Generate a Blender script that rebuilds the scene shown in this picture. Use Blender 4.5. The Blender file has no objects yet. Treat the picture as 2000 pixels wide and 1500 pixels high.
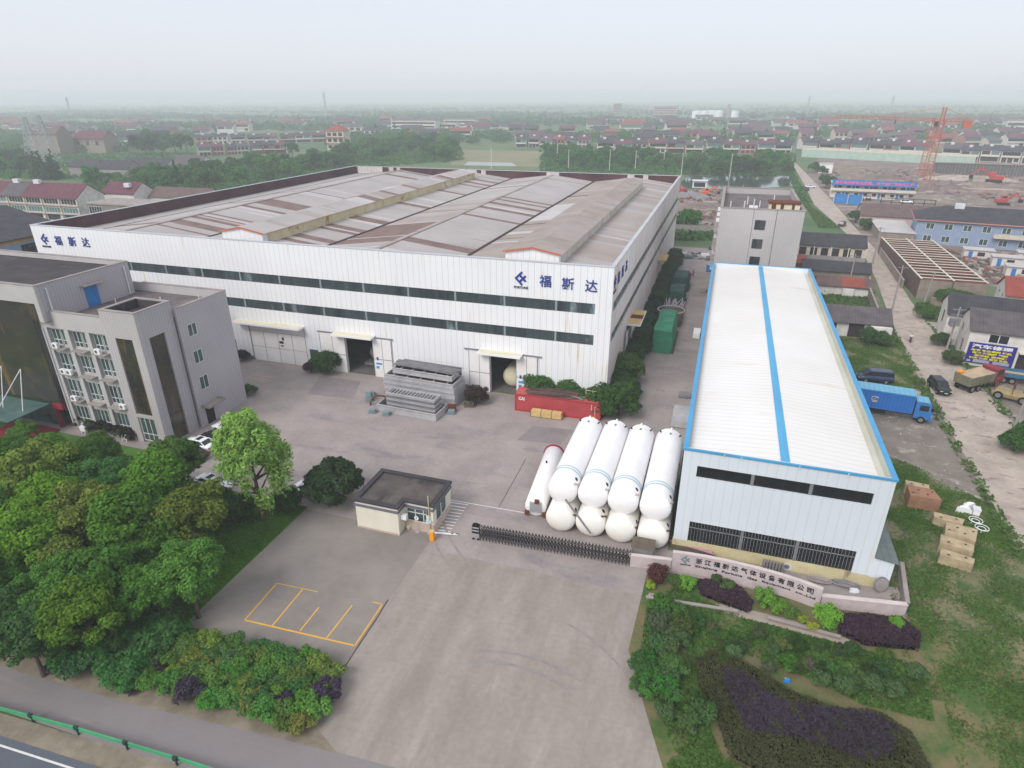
import bpy, math, random
import numpy as np
from math import radians, sin, cos, pi, atan2, hypot
from mathutils import Matrix, Vector

S = bpy.context.scene
COL = S.collection
RNG = random.Random(7)

# ------------------------------------------------------------------ camera
CAM_H = 40.0
FPX = 1229.3                      # focal length in pixels of a 2000 px wide frame
YAW, PITCH, ROLL = -0.318492449, 0.427767968, -0.00457497829
_f = Vector((sin(YAW) * cos(PITCH), cos(YAW) * cos(PITCH), -sin(PITCH)))
_r = Vector((cos(YAW), -sin(YAW), 0))
_u = _r.cross(_f)
_R = cos(ROLL) * _r + sin(ROLL) * _u
_U = -sin(ROLL) * _r + cos(ROLL) * _u
cd = bpy.data.cameras.new('camera')
cam = bpy.data.objects.new('camera', cd)
COL.objects.link(cam)
cd.sensor_width = 36.0
cd.lens = FPX / 2000 * 36
cd.clip_start = 0.5
cd.clip_end = 20000
cam.matrix_world = Matrix(((_R.x, _U.x, -_f.x, 0), (_R.y, _U.y, -_f.y, 0), (_R.z, _U.z, -_f.z, CAM_H), (0, 0, 0, 1)))
S.camera = cam
S.render.resolution_x, S.render.resolution_y = 1024, 768

# ------------------------------------------------------------------ sky, sun, exposure
SUN_EL, SUN_AZ = 43, 203          # degrees; azimuth clockwise from +Y: the light comes from behind the camera
w = bpy.data.worlds.new('World')
S.world = w
w.use_nodes = True
nt = w.node_tree
nt.nodes.clear()
sky = nt.nodes.new('ShaderNodeTexSky')
sky.sky_type = 'NISHITA'
sky.sun_disc = False
sky.sun_elevation = radians(SUN_EL)
sky.sun_rotation = radians(SUN_AZ)
sky.air_density = 0.9
sky.dust_density = 3.0
sky.ozone_density = 1.0
mixs = nt.nodes.new('ShaderNodeMix'); mixs.data_type = 'RGBA'
mixs.inputs['Factor'].default_value = 0.72          # thin overcast over the blue
mixs.inputs['B'].default_value = (7.75, 7.95, 8.6, 1)
bg = nt.nodes.new('ShaderNodeBackground')
bg.inputs['Strength'].default_value = 0.10
wo = nt.nodes.new('ShaderNodeOutputWorld')
nt.links.new(sky.outputs[0], mixs.inputs['A'])
nt.links.new(mixs.outputs['Result'], bg.inputs['Color'])
nt.links.new(bg.outputs[0], wo.inputs[0])
sl = bpy.data.lights.new('sun', 'SUN')
sl.energy = 1.85
sl.angle = radians(30)
sl.color = (1.0, 0.97, 0.93)
sun = bpy.data.objects.new('sun', sl)
COL.objects.link(sun)
_a, _e = radians(SUN_AZ), radians(SUN_EL)
sun.rotation_euler = Vector((sin(_a) * cos(_e), cos(_a) * cos(_e), sin(_e))).to_track_quat('Z', 'Y').to_euler()
S.view_settings.view_transform = 'Standard'
S.view_settings.look = 'None'
S.view_settings.exposure = 0.36
S.view_settings.gamma = 1.0
S.cycles.use_denoising = True
S.cycles.max_bounces = 8
S.cycles.diffuse_bounces = 3
S.cycles.glossy_bounces = 2
S.cycles.transmission_bounces = 2
S.cycles.volume_bounces = 4
S.cycles.transparent_max_bounces = 4
S.cycles.caustics_reflective = False
S.cycles.caustics_refractive = False

# ------------------------------------------------------------------ helpers
def W(px, py, z=0.0):
    """where the line of sight through a photo pixel (2000 x 1500) meets the level z"""
    d = _f * FPX + _R * (px - 1000) - _U * (py - 750)
    t = (z - CAM_H) / d.z
    return d.x * t, d.y * t

def lin(c):
    return tuple((v / 255 / 12.92 if v / 255 <= 0.04045 else ((v / 255 + 0.055) / 1.055) ** 2.4) for v in c)

class MB:
    """collects shapes and links them as ONE mesh object"""
    def __init__(s):
        s.v, s.f, s.m, s.mi = [], [], [], 0
    def face(s, pts):
        n = len(s.v)
        s.v += [tuple(p) for p in pts]
        s.f.append(tuple(range(n, n + len(pts)))); s.m.append(s.mi)
        return s
    def box(s, x0, x1, y0, y1, z0, z1):
        n = len(s.v)
        s.v += [(x, y, z) for z in (z0, z1) for x, y in ((x0, y0), (x1, y0), (x1, y1), (x0, y1))]
        for q in ((3, 2, 1, 0), (4, 5, 6, 7), (0, 1, 5, 4), (1, 2, 6, 5), (2, 3, 7, 6), (3, 0, 4, 7)):
            s.f.append(tuple(n + i for i in q)); s.m.append(s.mi)
        return s
    def bar(s, p0, p1, w, h=None, up=(0, 0, 1)):
        """a rectangular bar from p0 to p1"""
        h = h or w
        a, b = Vector(p0), Vector(p1)
        d = (b - a).normalized()
        u = Vector(up)
        if abs(d.dot(u)) > .98: u = Vector((1, 0, 0))
        x = d.cross(u).normalized() * w / 2
        y = x.normalized().cross(d) * h / 2
        n = len(s.v)
        for c in (a, b):
            s.v += [tuple(c - x - y), tuple(c + x - y), tuple(c + x + y), tuple(c - x + y)]
        for q in ((0, 1, 2, 3), (7, 6, 5, 4), (0, 4, 5, 1), (1, 5, 6, 2), (2, 6, 7, 3), (3, 7, 4, 0)):
            s.f.append(tuple(n + i for i in q)); s.m.append(s.mi)
        return s
    def prism(s, poly, z0, z1):
        n, k = len(s.v), len(poly)
        s.v += [(x, y, z0) for x, y in poly] + [(x, y, z1) for x, y in poly]
        s.f.append(tuple(n + i for i in reversed(range(k)))); s.m.append(s.mi)
        s.f.append(tuple(n + k + i for i in range(k))); s.m.append(s.mi)
        for i in range(k):
            j = (i + 1) % k
            s.f.append((n + i, n + j, n + k + j, n + k + i)); s.m.append(s.mi)
        return s
    def tube(s, pts, r, n=8, caps=True):
        """round tube through points; r is one radius or one per point"""
        P = [Vector(p) for p in pts]
        rs = r if isinstance(r, (list, tuple)) else [r] * len(P)
        base = len(s.v)
        for i, p in enumerate(P):
            d = (P[min(i + 1, len(P) - 1)] - P[max(i - 1, 0)]).normalized()
            u = Vector((0, 0, 1)) if abs(d.z) < .95 else Vector((1, 0, 0))
            x = d.cross(u).normalized(); y = x.cross(d)
            for k in range(n):
                a = 2 * pi * k / n
                s.v.append(tuple(p + (x * cos(a) + y * sin(a)) * rs[i]))
        for i in range(len(P) - 1):
            for k in range(n):
                k2 = (k + 1) % n
                s.f.append((base + i * n + k, base + i * n + k2, base + (i + 1) * n + k2, base + (i + 1) * n + k)); s.m.append(s.mi)
        if caps:
            s.f.append(tuple(base + k for k in reversed(range(n)))); s.m.append(s.mi)
            e = base + (len(P) - 1) * n
            s.f.append(tuple(e + k for k in range(n))); s.m.append(s.mi)
        return s
    def loft(s, rings, caps=True):
        base = len(s.v); n = len(rings[0])
        for r in rings: s.v += [tuple(p) for p in r]
        for i in range(len(rings) - 1):
            for k in range(n):
                k2 = (k + 1) % n
                s.f.append((base + i * n + k, base + i * n + k2, base + (i + 1) * n + k2, base + (i + 1) * n + k)); s.m.append(s.mi)
        if caps:
            s.f.append(tuple(base + k for k in reversed(range(n)))); s.m.append(s.mi)
            e = base + (len(rings) - 1) * n
            s.f.append(tuple(e + k for k in range(n))); s.m.append(s.mi)
        return s
    def gable(s, x0, x1, y0, y1, ze, zr, t=.12, over=.4, axis='x', endover=.25):
        """a gable roof of two thick slopes, ridge along axis"""
        def P(a, b, z): return (a, b, z) if axis == 'x' else (b, a, z)
        if axis == 'x': a0, a1, b0, b1 = x0 - endover, x1 + endover, y0, y1
        else: a0, a1, b0, b1 = y0 - endover, y1 + endover, x0, x1
        m = (b0 + b1) / 2; sl_ = (zr - ze) / (m - b0)
        zl = ze - sl_ * over
        sec = [(b0 - over, zl), (m, zr), (b1 + over, zl), (b1 + over, zl + t), (m, zr + t), (b0 - over, zl + t)]
        n = len(s.v)
        for a in (a0, a1): s.v += [P(a, b, z) for b, z in sec]
        for q in ((0, 1, 7, 6), (1, 2, 8, 7), (2, 3, 9, 8), (3, 4, 10, 9), (4, 5, 11, 10), (5, 0, 6, 11), (0, 5, 4, 1), (1, 4, 3, 2), (6, 7, 10, 11), (7, 8, 9, 10)):
            s.f.append(tuple(n + i for i in (q if axis == 'x' else q[::-1]))); s.m.append(s.mi)
        return s
    def house(s, x0, x1, y0, y1, z0, ze, zr, axis='x'):
        """walls with gable ends up to the ridge"""
        if axis == 'x':
            m = (y0 + y1) / 2
            A = [(y0, z0), (y1, z0), (y1, ze), (m, zr), (y0, ze)]
            a = [(x0, y, z) for y, z in A]; b = [(x1, y, z) for y, z in A]
        else:
            m = (x0 + x1) / 2
            A = [(x0, z0), (x1, z0), (x1, ze), (m, zr), (x0, ze)]
            a = [(x, y1, z) for x, z in A]; b = [(x, y0, z) for x, z in A]
        n = len(s.v); s.v += a + b
        s.f.append(tuple(n + i for i in (4, 3, 2, 1, 0))); s.m.append(s.mi)
        s.f.append(tuple(n + 5 + i for i in range(5))); s.m.append(s.mi)
        for i in range(5):
            j = (i + 1) % 5
            s.f.append((n + i, n + j, n + 5 + j, n + 5 + i)); s.m.append(s.mi)
        return s
    def build(s, name, mats, parent=None, world=False, smooth=False, loc=None, rz=0):
        me = bpy.data.meshes.new(name)
        v = s.v
        if world and parent is not None:
            iv = Matrix.Translation(parent.location) @ parent.rotation_euler.to_matrix().to_4x4()
            iv.invert()
            v = [tuple(iv @ Vector(p)) for p in v]
        elif loc is not None and world:
            v = [(a - loc[0], b - loc[1], c - loc[2]) for a, b, c in v]
        me.from_pydata(v, [], s.f)
        for m in (mats if isinstance(mats, (list, tuple)) else [mats]): me.materials.append(m)
        if any(s.m): me.polygons.foreach_set('material_index', s.m)
        if smooth: me.polygons.foreach_set('use_smooth', [True] * len(s.f))
        me.update()
        o = bpy.data.objects.new(name, me)
        COL.objects.link(o)
        if parent is not None: o.parent = parent
        elif loc is not None: o.location = loc; o.rotation_euler = (0, 0, rz)
        return o

def tag(o, label=None, cat=None, group=None, kind=None):
    if label: o['label'] = label
    if cat: o['category'] = cat
    if group: o['group'] = group
    if kind: o['kind'] = kind
    return o

def thing(name, label, cat, loc=(0, 0, 0), rz=0, group=None):
    o = bpy.data.objects.new(name, None)
    COL.objects.link(o)
    o.empty_display_size = .3
    o.location = loc if len(loc) == 3 else (loc[0], loc[1], 0)
    o.rotation_euler = (0, 0, rz)
    return tag(o, label, cat, group)

def dup(root, loc, rz=None, label=None, group=None, scale=None, color=None):
    r = root.copy(); COL.objects.link(r)
    r.location = loc
    if rz is not None: r.rotation_euler = (0, 0, rz)
    if scale is not None: r.scale = scale if isinstance(scale, (tuple, list)) else (scale,) * 3
    if label: r['label'] = label
    if group: r['group'] = group
    if color: r.color = color
    for ch in list(root.children):
        c = ch.copy(); COL.objects.link(c); c.parent = r
        if color: c.color = color
        for g in list(ch.children):
            d = g.copy(); COL.objects.link(d); d.parent = c
    return r

ORD = 'first second third fourth fifth sixth seventh eighth ninth tenth eleventh twelfth thirteenth fourteenth fifteenth sixteenth seventeenth eighteenth nineteenth twentieth'.split()

# ------------------------------------------------------------------ materials
MATS = {}
def mk(name, c1, c2=None, scale=.35, rough=.85, spec=.25, metal=0.0, ribs=None, stain_or_reflection=None, stretch=(1, 1, 1), detail=5, objcol=False, fine=None, bump=0, island=0, trans=0, speck=None):
    """procedural surface: two tones mixed by noise, optional ribs (axis, period, tone), stain (colour, threshold, stretch), fine grain"""
    m = bpy.data.materials.new(name); m.use_nodes = True
    t = m.node_tree; N = t.nodes; L = t.links
    b = N['Principled BSDF']
    b.inputs['Roughness'].default_value = rough
    b.inputs['Metallic'].default_value = metal
    b.inputs['Specular IOR Level'].default_value = spec
    tc = N.new('ShaderNodeTexCoord')
    def math_(op, a, v):
        n = N.new('ShaderNodeMath'); n.operation = op
        for i, q in enumerate((a, v)):
            if q is None: continue
            if hasattr(q, 'type') and not isinstance(q, (int, float)): L.new(q, n.inputs[i])
            else: n.inputs[i].default_value = q
        return n.outputs[0]
    def noise(sc, stv=(1, 1, 1), det=detail, ro=.6):
        mp = N.new('ShaderNodeMapping'); mp.inputs['Scale'].default_value = stv
        L.new(tc.outputs['Object'], mp.inputs['Vector'])
        n = N.new('ShaderNodeTexNoise'); n.inputs['Scale'].default_value = sc; n.inputs['Detail'].default_value = det; n.inputs['Roughness'].default_value = ro
        L.new(mp.outputs[0], n.inputs['Vector'])
        return n.outputs['Fac']
    def ramp(f, lo, hi):
        n = N.new('ShaderNodeMapRange'); n.inputs['From Min'].default_value = lo; n.inputs['From Max'].default_value = hi
        L.new(f, n.inputs['Value']); return n.outputs[0]
    def mix(f, a, bb, mode='MIX'):
        n = N.new('ShaderNodeMix'); n.data_type = 'RGBA'; n.blend_type = mode
        if isinstance(f, (int, float)): n.inputs['Factor'].default_value = f
        else: L.new(f, n.inputs['Factor'])
        for key, q in (('A', a), ('B', bb)):
            if isinstance(q, tuple): n.inputs[key].default_value = (*q[:3], 1)
            else: L.new(q, n.inputs[key])
        return n.outputs['Result']
    k1 = lin(c1); k2 = lin(c2) if c2 else tuple(v * .82 for v in k1)
    col = mix(ramp(noise(scale, stretch), .33, .67), k1, k2)
    if objcol:
        oi = N.new('ShaderNodeObjectInfo')
        col = mix(1.0, col, oi.outputs['Color'], 'MULTIPLY')
    if island:
        ge = N.new('ShaderNodeNewGeometry')
        v = math_('MULTIPLY_ADD', ge.outputs['Random Per Island'], island)
        v.node.inputs[2].default_value = 1 - island / 2
        col = mix(1.0, col, v, 'MULTIPLY')
    if stain_or_reflection:
        sc_, th, stv = stain_or_reflection
        col = mix(ramp(noise(1.0, stv, 4), th, th + .12), col, lin(sc_))
    if fine:
        v = ramp(noise(fine[0], (1, 1, 1), 3), .2, .8)
        v = math_('MULTIPLY_ADD', v, fine[1]); v.node.inputs[2].default_value = 1 - fine[1] / 2
        col = mix(1.0, col, v, 'MULTIPLY')
    if speck:
        vo = N.new('ShaderNodeTexVoronoi'); vo.inputs['Scale'].default_value = speck[0]
        L.new(tc.outputs['Object'], vo.inputs['Vector'])
        col = mix(ramp(vo.outputs['Distance'], speck[1], speck[1] * .6), col, lin(speck[2]))
    if ribs:
        for ax, per, tone, duty in ribs:
            sx = N.new('ShaderNodeSeparateXYZ'); L.new(tc.outputs['Object'], sx.inputs[0])
            fr = math_('FRACT', math_('DIVIDE', sx.outputs['XYZ'.index(ax.upper())], per), None)
            ln = math_('LESS_THAN', fr, duty)
            col = mix(ln, col, mix(1.0, col, (tone, tone, tone), 'MULTIPLY'))
    L.new(col, b.inputs['Base Color'])
    if bump:
        bp = N.new('ShaderNodeBump'); bp.inputs['Strength'].default_value = bump; bp.inputs['Distance'].default_value = .05
        L.new(noise(scale * 6), bp.inputs['Height']); L.new(bp.outputs[0], b.inputs['Normal'])
    if trans:
        tr = N.new('ShaderNodeBsdfTranslucent'); L.new(col, tr.inputs['Color'])
        ms = N.new('ShaderNodeMixShader'); ms.inputs[0].default_value = trans
        L.new(b.outputs[0], ms.inputs[1]); L.new(tr.outputs[0], ms.inputs[2])
        L.new(ms.outputs[0], N['Material Output'].inputs['Surface'])
    MATS[name] = m
    return m
# ------------------------------------------------------------------ material palette (display tones under this exposure)
mk('clad_front', (232, 233, 235), (223, 224, 227), .08, .6, ribs=[('x', .9, .86, .15), ('x', .3, .93, .2)], stain_or_reflection=((206, 186, 150), .62, (.9, .9, .06)))
mk('clad_side', (226, 220, 216), (210, 197, 192), .06, .6, ribs=[('y', .9, .88, .14), ('y', 3.6, .93, .1)], stain_or_reflection=((205, 175, 150), .6, (.7, .35, .04)))
mk('parapet_inner', (92, 62, 66), (62, 40, 46), .12, .9, ribs=[('x', 1.1, .7, .12), ('y', 1.1, .7, .12)], stain_or_reflection=((118, 80, 74), .6, (.3, .3, .05)))
mk('parapet_grey', (205, 200, 200), (180, 172, 170), .3, .8, ribs=[('x', 1.1, .8, .15)])
mk('coping', (188, 192, 198), None, .3, .5)
ROOF_RIBS = [('y', .75, .80, .22), ('y', 6.0, .92, .02)]
mk('roof_grey', (178, 171, 169), (164, 157, 155), .12, .75, ribs=ROOF_RIBS, stain_or_reflection=((140, 122, 118), .62, (.04, .7, .3)))
mk('roof_pink', (170, 160, 155), (154, 143, 138), .12, .75, ribs=ROOF_RIBS, stain_or_reflection=((122, 100, 94), .6, (.05, .8, .3)))
mk('roof_rust', (134, 113, 107), (114, 94, 90), .5, .85, ribs=ROOF_RIBS)
mk('roof_tan', (164, 153, 146), (147, 135, 128), .3, .8, ribs=ROOF_RIBS)
mk('roof_pale', (192, 188, 186), (180, 175, 174), .3, .6, ribs=ROOF_RIBS)
mk('gutter_dark', (58, 54, 56), None, .5)
mk('monitor_side', (208, 199, 172), (190, 175, 130), .35, .8, ribs=[('y', 3.0, .8, .04)], stain_or_reflection=((150, 124, 70), .58, (.3, .5, .6)))
mk('monitor_grey', (206, 203, 196), (180, 174, 160), .35, .8, ribs=[('y', 3.0, .8, .03)], stain_or_reflection=((160, 145, 100), .62, (.3, .3, .8)))
mk('trim_orange', (196, 110, 84), None)
mk('glass_band', (66, 80, 84), (40, 50, 54), .8, .3, .5, stretch=(1, 1, .1), stain_or_reflection=((142, 160, 164), .60, (.3, .3, .10)), ribs=[('x', 1.15, .72, .07), ('y', 1.15, .72, .07)])  # pale blue patches are reflections painted into the glass colour
mk('glass_hall', (34, 38, 42), (22, 25, 28), .8, .3, .5, stretch=(1, 1, .1), ribs=[('x', 1.2, 1.7, .06)])
mk('steel_mullion', (140, 152, 155), None)
mk('door_white', (232, 230, 230), (222, 218, 216), .3, .6)
mk('cream', (222, 216, 190), (206, 198, 168), .4, .8)
mk('dark_void', (16, 15, 17), None, .5, 1.0, 0)
mk('sign_blue', (44, 62, 140), None, .5, .5)
mk('text_dark', (40, 42, 56), None, .5, .6)
mk('text_white', (235, 235, 238), None)
mk('text_yellow', (225, 210, 60), None)
mk('text_pink', (232, 110, 165), None)
mk('tile_grey_x', (186, 182, 182), (172, 168, 168), .12, .8, ribs=[('x', .42, .80, .2), ('z', .3, .88, .22)])
mk('tile_grey_y', (184, 179, 184), (170, 165, 170), .12, .8, ribs=[('y', .42, .80, .2), ('z', .3, .88, .22)])
mk('tile_band', (188, 184, 184), (178, 174, 174), .3, .8, ribs=[('x', .3, .93, .2), ('z', .3, .93, .2)])
mk('roof_felt', (74, 68, 72), (56, 52, 56), .25, .95, stain_or_reflection=((108, 102, 104), .62, (.2, .9, 1)))
mk('roof_slab', (118, 110, 110), (92, 85, 86), .3, .95, stain_or_reflection=((66, 61, 64), .62, (.5, .5, 1)))
mk('curtain_glass', (66, 58, 46), (36, 38, 40), .5, .18, .6, ribs=[('x', 1.3, .6, .04), ('z', 1.75, .6, .03), ('y', 1.3, .6, .04)], stain_or_reflection=((118, 90, 46), .54, (.4, .4, .06)))  # ochre streaks stand for reflections, painted into the glass colour
mk('window_glass', (70, 96, 92), (44, 58, 62), .5, .2, .6)
mk('window_frame', (228, 230, 230), None)
mk('concrete_trim', (158, 150, 146), (140, 132, 128), .6, .9)
mk('door_blue', (44, 128, 196), (38, 108, 170), .8, .6)
mk('door_dark', (34, 30, 32), None)
mk('canopy_glass', (86, 118, 112), (66, 94, 92), .5, .15, .6)
mk('white_paint', (236, 236, 238), (228, 228, 230), .3, .5)
mk('white_pipe', (220, 220, 220), None)
mk('ac_grey', (96, 98, 100), None)
mk('hall_roof', (228, 226, 223), (217, 214, 209), .05, .5, ribs=[('y', .85, .88, .16), ('x', 4.2, .95, .012)], stain_or_reflection=((206, 198, 182), .64, (.06, .5, 1)))
mk('hall_front', (214, 221, 228), (205, 212, 220), .1, .55, ribs=[('x', .8, .92, .14)], stain_or_reflection=((206, 200, 176), .68, (.8, .8, .05)))
mk('hall_side', (208, 212, 216), (200, 204, 208), .1, .55, ribs=[('y', .8, .92, .14)])
mk('blue_trim', (78, 156, 200), (70, 144, 188), .3, .5)
mk('blue_ridge', (84, 166, 208), (76, 152, 196), .1, .5)
mk('hall_gutter', (204, 204, 192), (190, 190, 176), .2, .7)
mk('plinth_cream', (208, 198, 158), (186, 174, 134), .5, .9, stain_or_reflection=((120, 112, 92), .64, (1, 1, .3)))
mk('leanto_sheet', (116, 126, 124), (96, 104, 104), .5, .8, ribs=[('x', .6, .8, .15)])
mk('guard_wall', (224, 219, 204), (214, 208, 192), .4, .8, ribs=[('z', .45, .95, .05), ('x', .9, .965, .04)])
mk('guard_band', (112, 110, 122), None)
mk('guard_coping', (70, 67, 72), (58, 55, 60), .8, .9)
mk('guard_roof', (98, 90, 86), (66, 61, 62), .45, .95, stain_or_reflection=((60, 55, 57), .58, (.9, .35, 1)))
mk('tile_tan', (196, 178, 164), None, .6)
mk('orange', (244, 158, 30), None)
mk('red_paint', (182, 74, 78), (168, 64, 68), .4, .6, ribs=[('x', .28, .82, .3)])
mk('red_top', (196, 96, 88), (170, 82, 76), .6, .8, ribs=[('x', .28, .88, .3)])
mk('plywood', (212, 182, 126), (196, 164, 108), .9, .8)
mk('black', (28, 27, 30), (22, 22, 24), .8, .6)
mk('rusty_pipe', (110, 88, 82), (86, 70, 68), 1.5, .9)
mk('galv', (180, 179, 181), (156, 155, 158), .6, .6)
mk('galv_dark', (134, 133, 136), (114, 113, 117), .8, .7)
mk('steel_teal', (128, 146, 150), (112, 128, 132), .8, .7)
mk('rust', (112, 62, 42), (88, 48, 36), 1.2, .9)
mk('wood_dark', (104, 94, 82), (86, 76, 66), 1.2, .9)
mk('tank_white', (246, 245, 246), (236, 234, 234), .25, .45, .4, stain_or_reflection=((224, 214, 190), .74, (.4, .12, .4)))
mk('tank_old', (240, 238, 234), (232, 227, 216), .35, .6, .3, stain_or_reflection=((196, 150, 88), .68, (1.1, .3, .45)))
mk('tank_blue', (186, 214, 226), None)
mk('tank_cream', (206, 200, 168), (194, 186, 152), .5, .6)
mk('red_rim', (140, 40, 58), None)
mk('gate_black', (44, 42, 46), None, .5, .5)
mk('chrome', (196, 196, 200), None, .5, .3, .5, .6)
mk('granite', (198, 184, 184), (180, 166, 168), 1.4, .8, speck=None, fine=(14, .1))
mk('granite_top', (206, 194, 190), (192, 178, 176), 1.0, .85)

mk('patch_dark', (140, 131, 131), (124, 116, 117), .3, .9, fine=(1.6, .16))
mk('patch_pale', (156, 148, 143), (141, 133, 129), .3, .9, fine=(1.6, .16))
# ground sheets
mk('earth', (104, 114, 82), (82, 106, 68), .012, .95, fine=(.05, .35), stain_or_reflection=((66, 96, 58), .46, (.006, .012, 1)))
mk('yard_concrete', (159, 149, 145), (141, 132, 129), .22, .9, fine=(2.2, .2), stain_or_reflection=((132, 124, 126), .56, (.12, .3, 1)), ribs=[('x', 6.1, .88, .012), ('y', 7.3, .91, .009)])
mk('apron_concrete', (154, 145, 137), (137, 128, 121), .3, .9, stretch=(1.6, .5, 1), fine=(2.2, .22), stain_or_reflection=((164, 156, 149), .6, (.35, .07, 1)), ribs=[('x', 4.6, 1.08, .016), ('y', 6.2, .93, .010)])
mk('bay_concrete', (141, 133, 127), (125, 118, 113), .22, .9, fine=(1.4, .12), stain_or_reflection=((128, 121, 117), .6, (.3, .3, 1)), ribs=[('y', 5.6, 1.07, .016)])
mk('crack', (92, 82, 76), None)
mk('asphalt_grey', (134, 127, 127), (121, 115, 116), .05, .9, fine=(2.5, .1), stain_or_reflection=((152, 144, 134), .6, (.03, .5, 1)))
mk('asphalt_dark', (94, 99, 108), (84, 88, 96), .2, .9, fine=(4, .15))
mk('sand', (142, 132, 116), (114, 104, 90), .5, .95, fine=(3, .25))
mk('lawn', (84, 122, 50), (68, 104, 42), .35, .95, fine=(7, .35))
mk('soil_green', (98, 104, 70), (126, 114, 92), .35, .95, fine=(4, .5), stain_or_reflection=((70, 92, 48), .5, (.5, .4, 1)), speck=(1.6, .1, (176, 168, 156)))
mk('garden_soil', (90, 100, 60), (122, 106, 80), .4, .95, fine=(5, .4), stain_or_reflection=((66, 92, 44), .5, (.3, .3, 1)))
mk('path_paving', (166, 154, 144), (148, 136, 126), .5, .95, fine=(4, .2))
mk('dirt', (182, 169, 158), (156, 144, 134), .35, .95, fine=(2, .15), stain_or_reflection=((116, 102, 92), .57, (.6, .9, 1)))
mk('dirt_grey', (136, 127, 119), (112, 104, 96), .3, .95, fine=(3, .3), stain_or_reflection=((172, 163, 153), .58, (.35, .5, 1)), speck=(1.1, .12, (188, 180, 170)))
mk('mud', (136, 121, 112), (104, 93, 90), .12, .95, fine=(.7, .5), stain_or_reflection=((172, 157, 144), .55, (.05, .15, 1)), speck=(.5, .14, (88, 80, 76)))
mk('pond_water', (66, 80, 74), None, .1, .08, .7)
mk('field_green', (96, 132, 78), (82, 118, 68), .03, .95, fine=(.4, .25))
mk('field_tan', (136, 130, 104), (116, 120, 90), .03, .95, fine=(.4, .25))
mk('paint_yellow', (222, 170, 60), (206, 158, 70), 1.5, .8, stain_or_reflection=((158, 148, 136), .6, (1.6, 1.6, 1)))
mk('paint_white', (216, 214, 212), (200, 197, 195), 2.0, .8, stain_or_reflection=((165, 157, 157), .62, (2, 2, 1)))

# ------------------------------------------------------------------ the setting
def sheet(name, pts, z, mat):
    o = MB().face([(x, y, 0) for x, y in pts]).build(name, MATS[mat])
    o.location.z = z
    return tag(o, kind='structure')
def psheet(name, px, z, mat):
    return sheet(name, [W(*p) for p in px][::-1], z, mat)

sheet('ground', [(-9000, -600), (9000, -600), (9000, 14000), (-9000, 14000)], 0, 'earth')
sheet('lawn', [(-120, 23.4), (-23.6, 23.4), (-23.6, 29.0), (-38.3, 29.0), (-38.3, 46.6), (-58, 46.6), (-58, 50.2), (-120, 51.2)], .02, 'lawn')
sheet('verge', [(16.5, 24), (46, 24), (46, 60), (34, 62), (33, 100), (34, 140), (36, 200), (17, 200)], .02, 'soil_green')
sheet('garden_bed', [(-2.6, 44.2), (-2.8, 37.7), (-.8, 32.6), (.8, 28.7), (2.5, 22), (34, 22), (34, 40), (20, 47.8), (-2.6, 47.8)], .024, 'garden_soil')
sheet('yard', [(-38.4, 29), (-38.4, 46.4), (-58, 46.4), (-58, 50.4), (-150, 51.5), (-150, 79.7), (-12.4, 79.7), (-12.4, 190), (-1, 190), (-1, 51), (19, 52), (19, 48), (-2.5, 47.8), (-2.6, 44), (-23.4, 44), (-23.4, 29)], .04, 'yard_concrete')
sheet('driveway', [(-23.4, 24.0), (-20.0, 22.6), (4.0, 22.6), (.8, 28.7), (-.8, 32.6), (-2.8, 37.7), (-2.6, 44.05), (-23.4, 44.05)], .044, 'apron_concrete')
sheet('parking_bay', [(-38.3, 28.9), (-23.5, 28.9), (-23.5, 46), (-38.4, 46)], .048, 'bay_concrete')
sheet('road', [(-160, 17.2), (-60, 17.9), (-28.4, 18.9), (20, 20.2), (20, 23.0), (-16, 23.3), (-24, 22.9), (-37, 21.8), (-49, 21.3), (-160, 19.5)], .05, 'asphalt_grey')
sheet('road_verge', [(-160, 19.4), (-49, 21.15), (-37, 21.65), (-24, 22.75), (-20, 23.0), (-23.2, 24.6), (-37, 23.6), (-160, 21.6)], .054, 'sand')
sheet('median', [(-160, 15.2), (-42.8, 16.95), (-34.5, 17.35), (-10, 18.1), (-10, 19.6), (-28.4, 19.1), (-45, 18.2), (-160, 16.4)], .058, 'sand')
sheet('highway', [(-160, 2), (20, 2), (20, 18.8), (-10, 18.3), (-34.5, 17.6), (-42.8, 17.2), (-160, 15.6)], .055, 'asphalt_dark')
sheet('lane_line', [(-160, 13.9), (-42.8, 16.32), (-34.5, 16.72), (-10, 17.5), (-10, 17.62), (-34.5, 16.86), (-42.8, 16.46), (-160, 14.05)], .062, 'paint_white')
sheet('paved_path', [W(*p) for p in ((1268, 1158), (1262, 1168), (1330, 1183), (1440, 1205), (1530, 1228), (1600, 1248), (1650, 1262), (1660, 1250), (1610, 1232), (1540, 1210), (1450, 1188), (1350, 1172))][::1], .03, 'path_paving')

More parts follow.
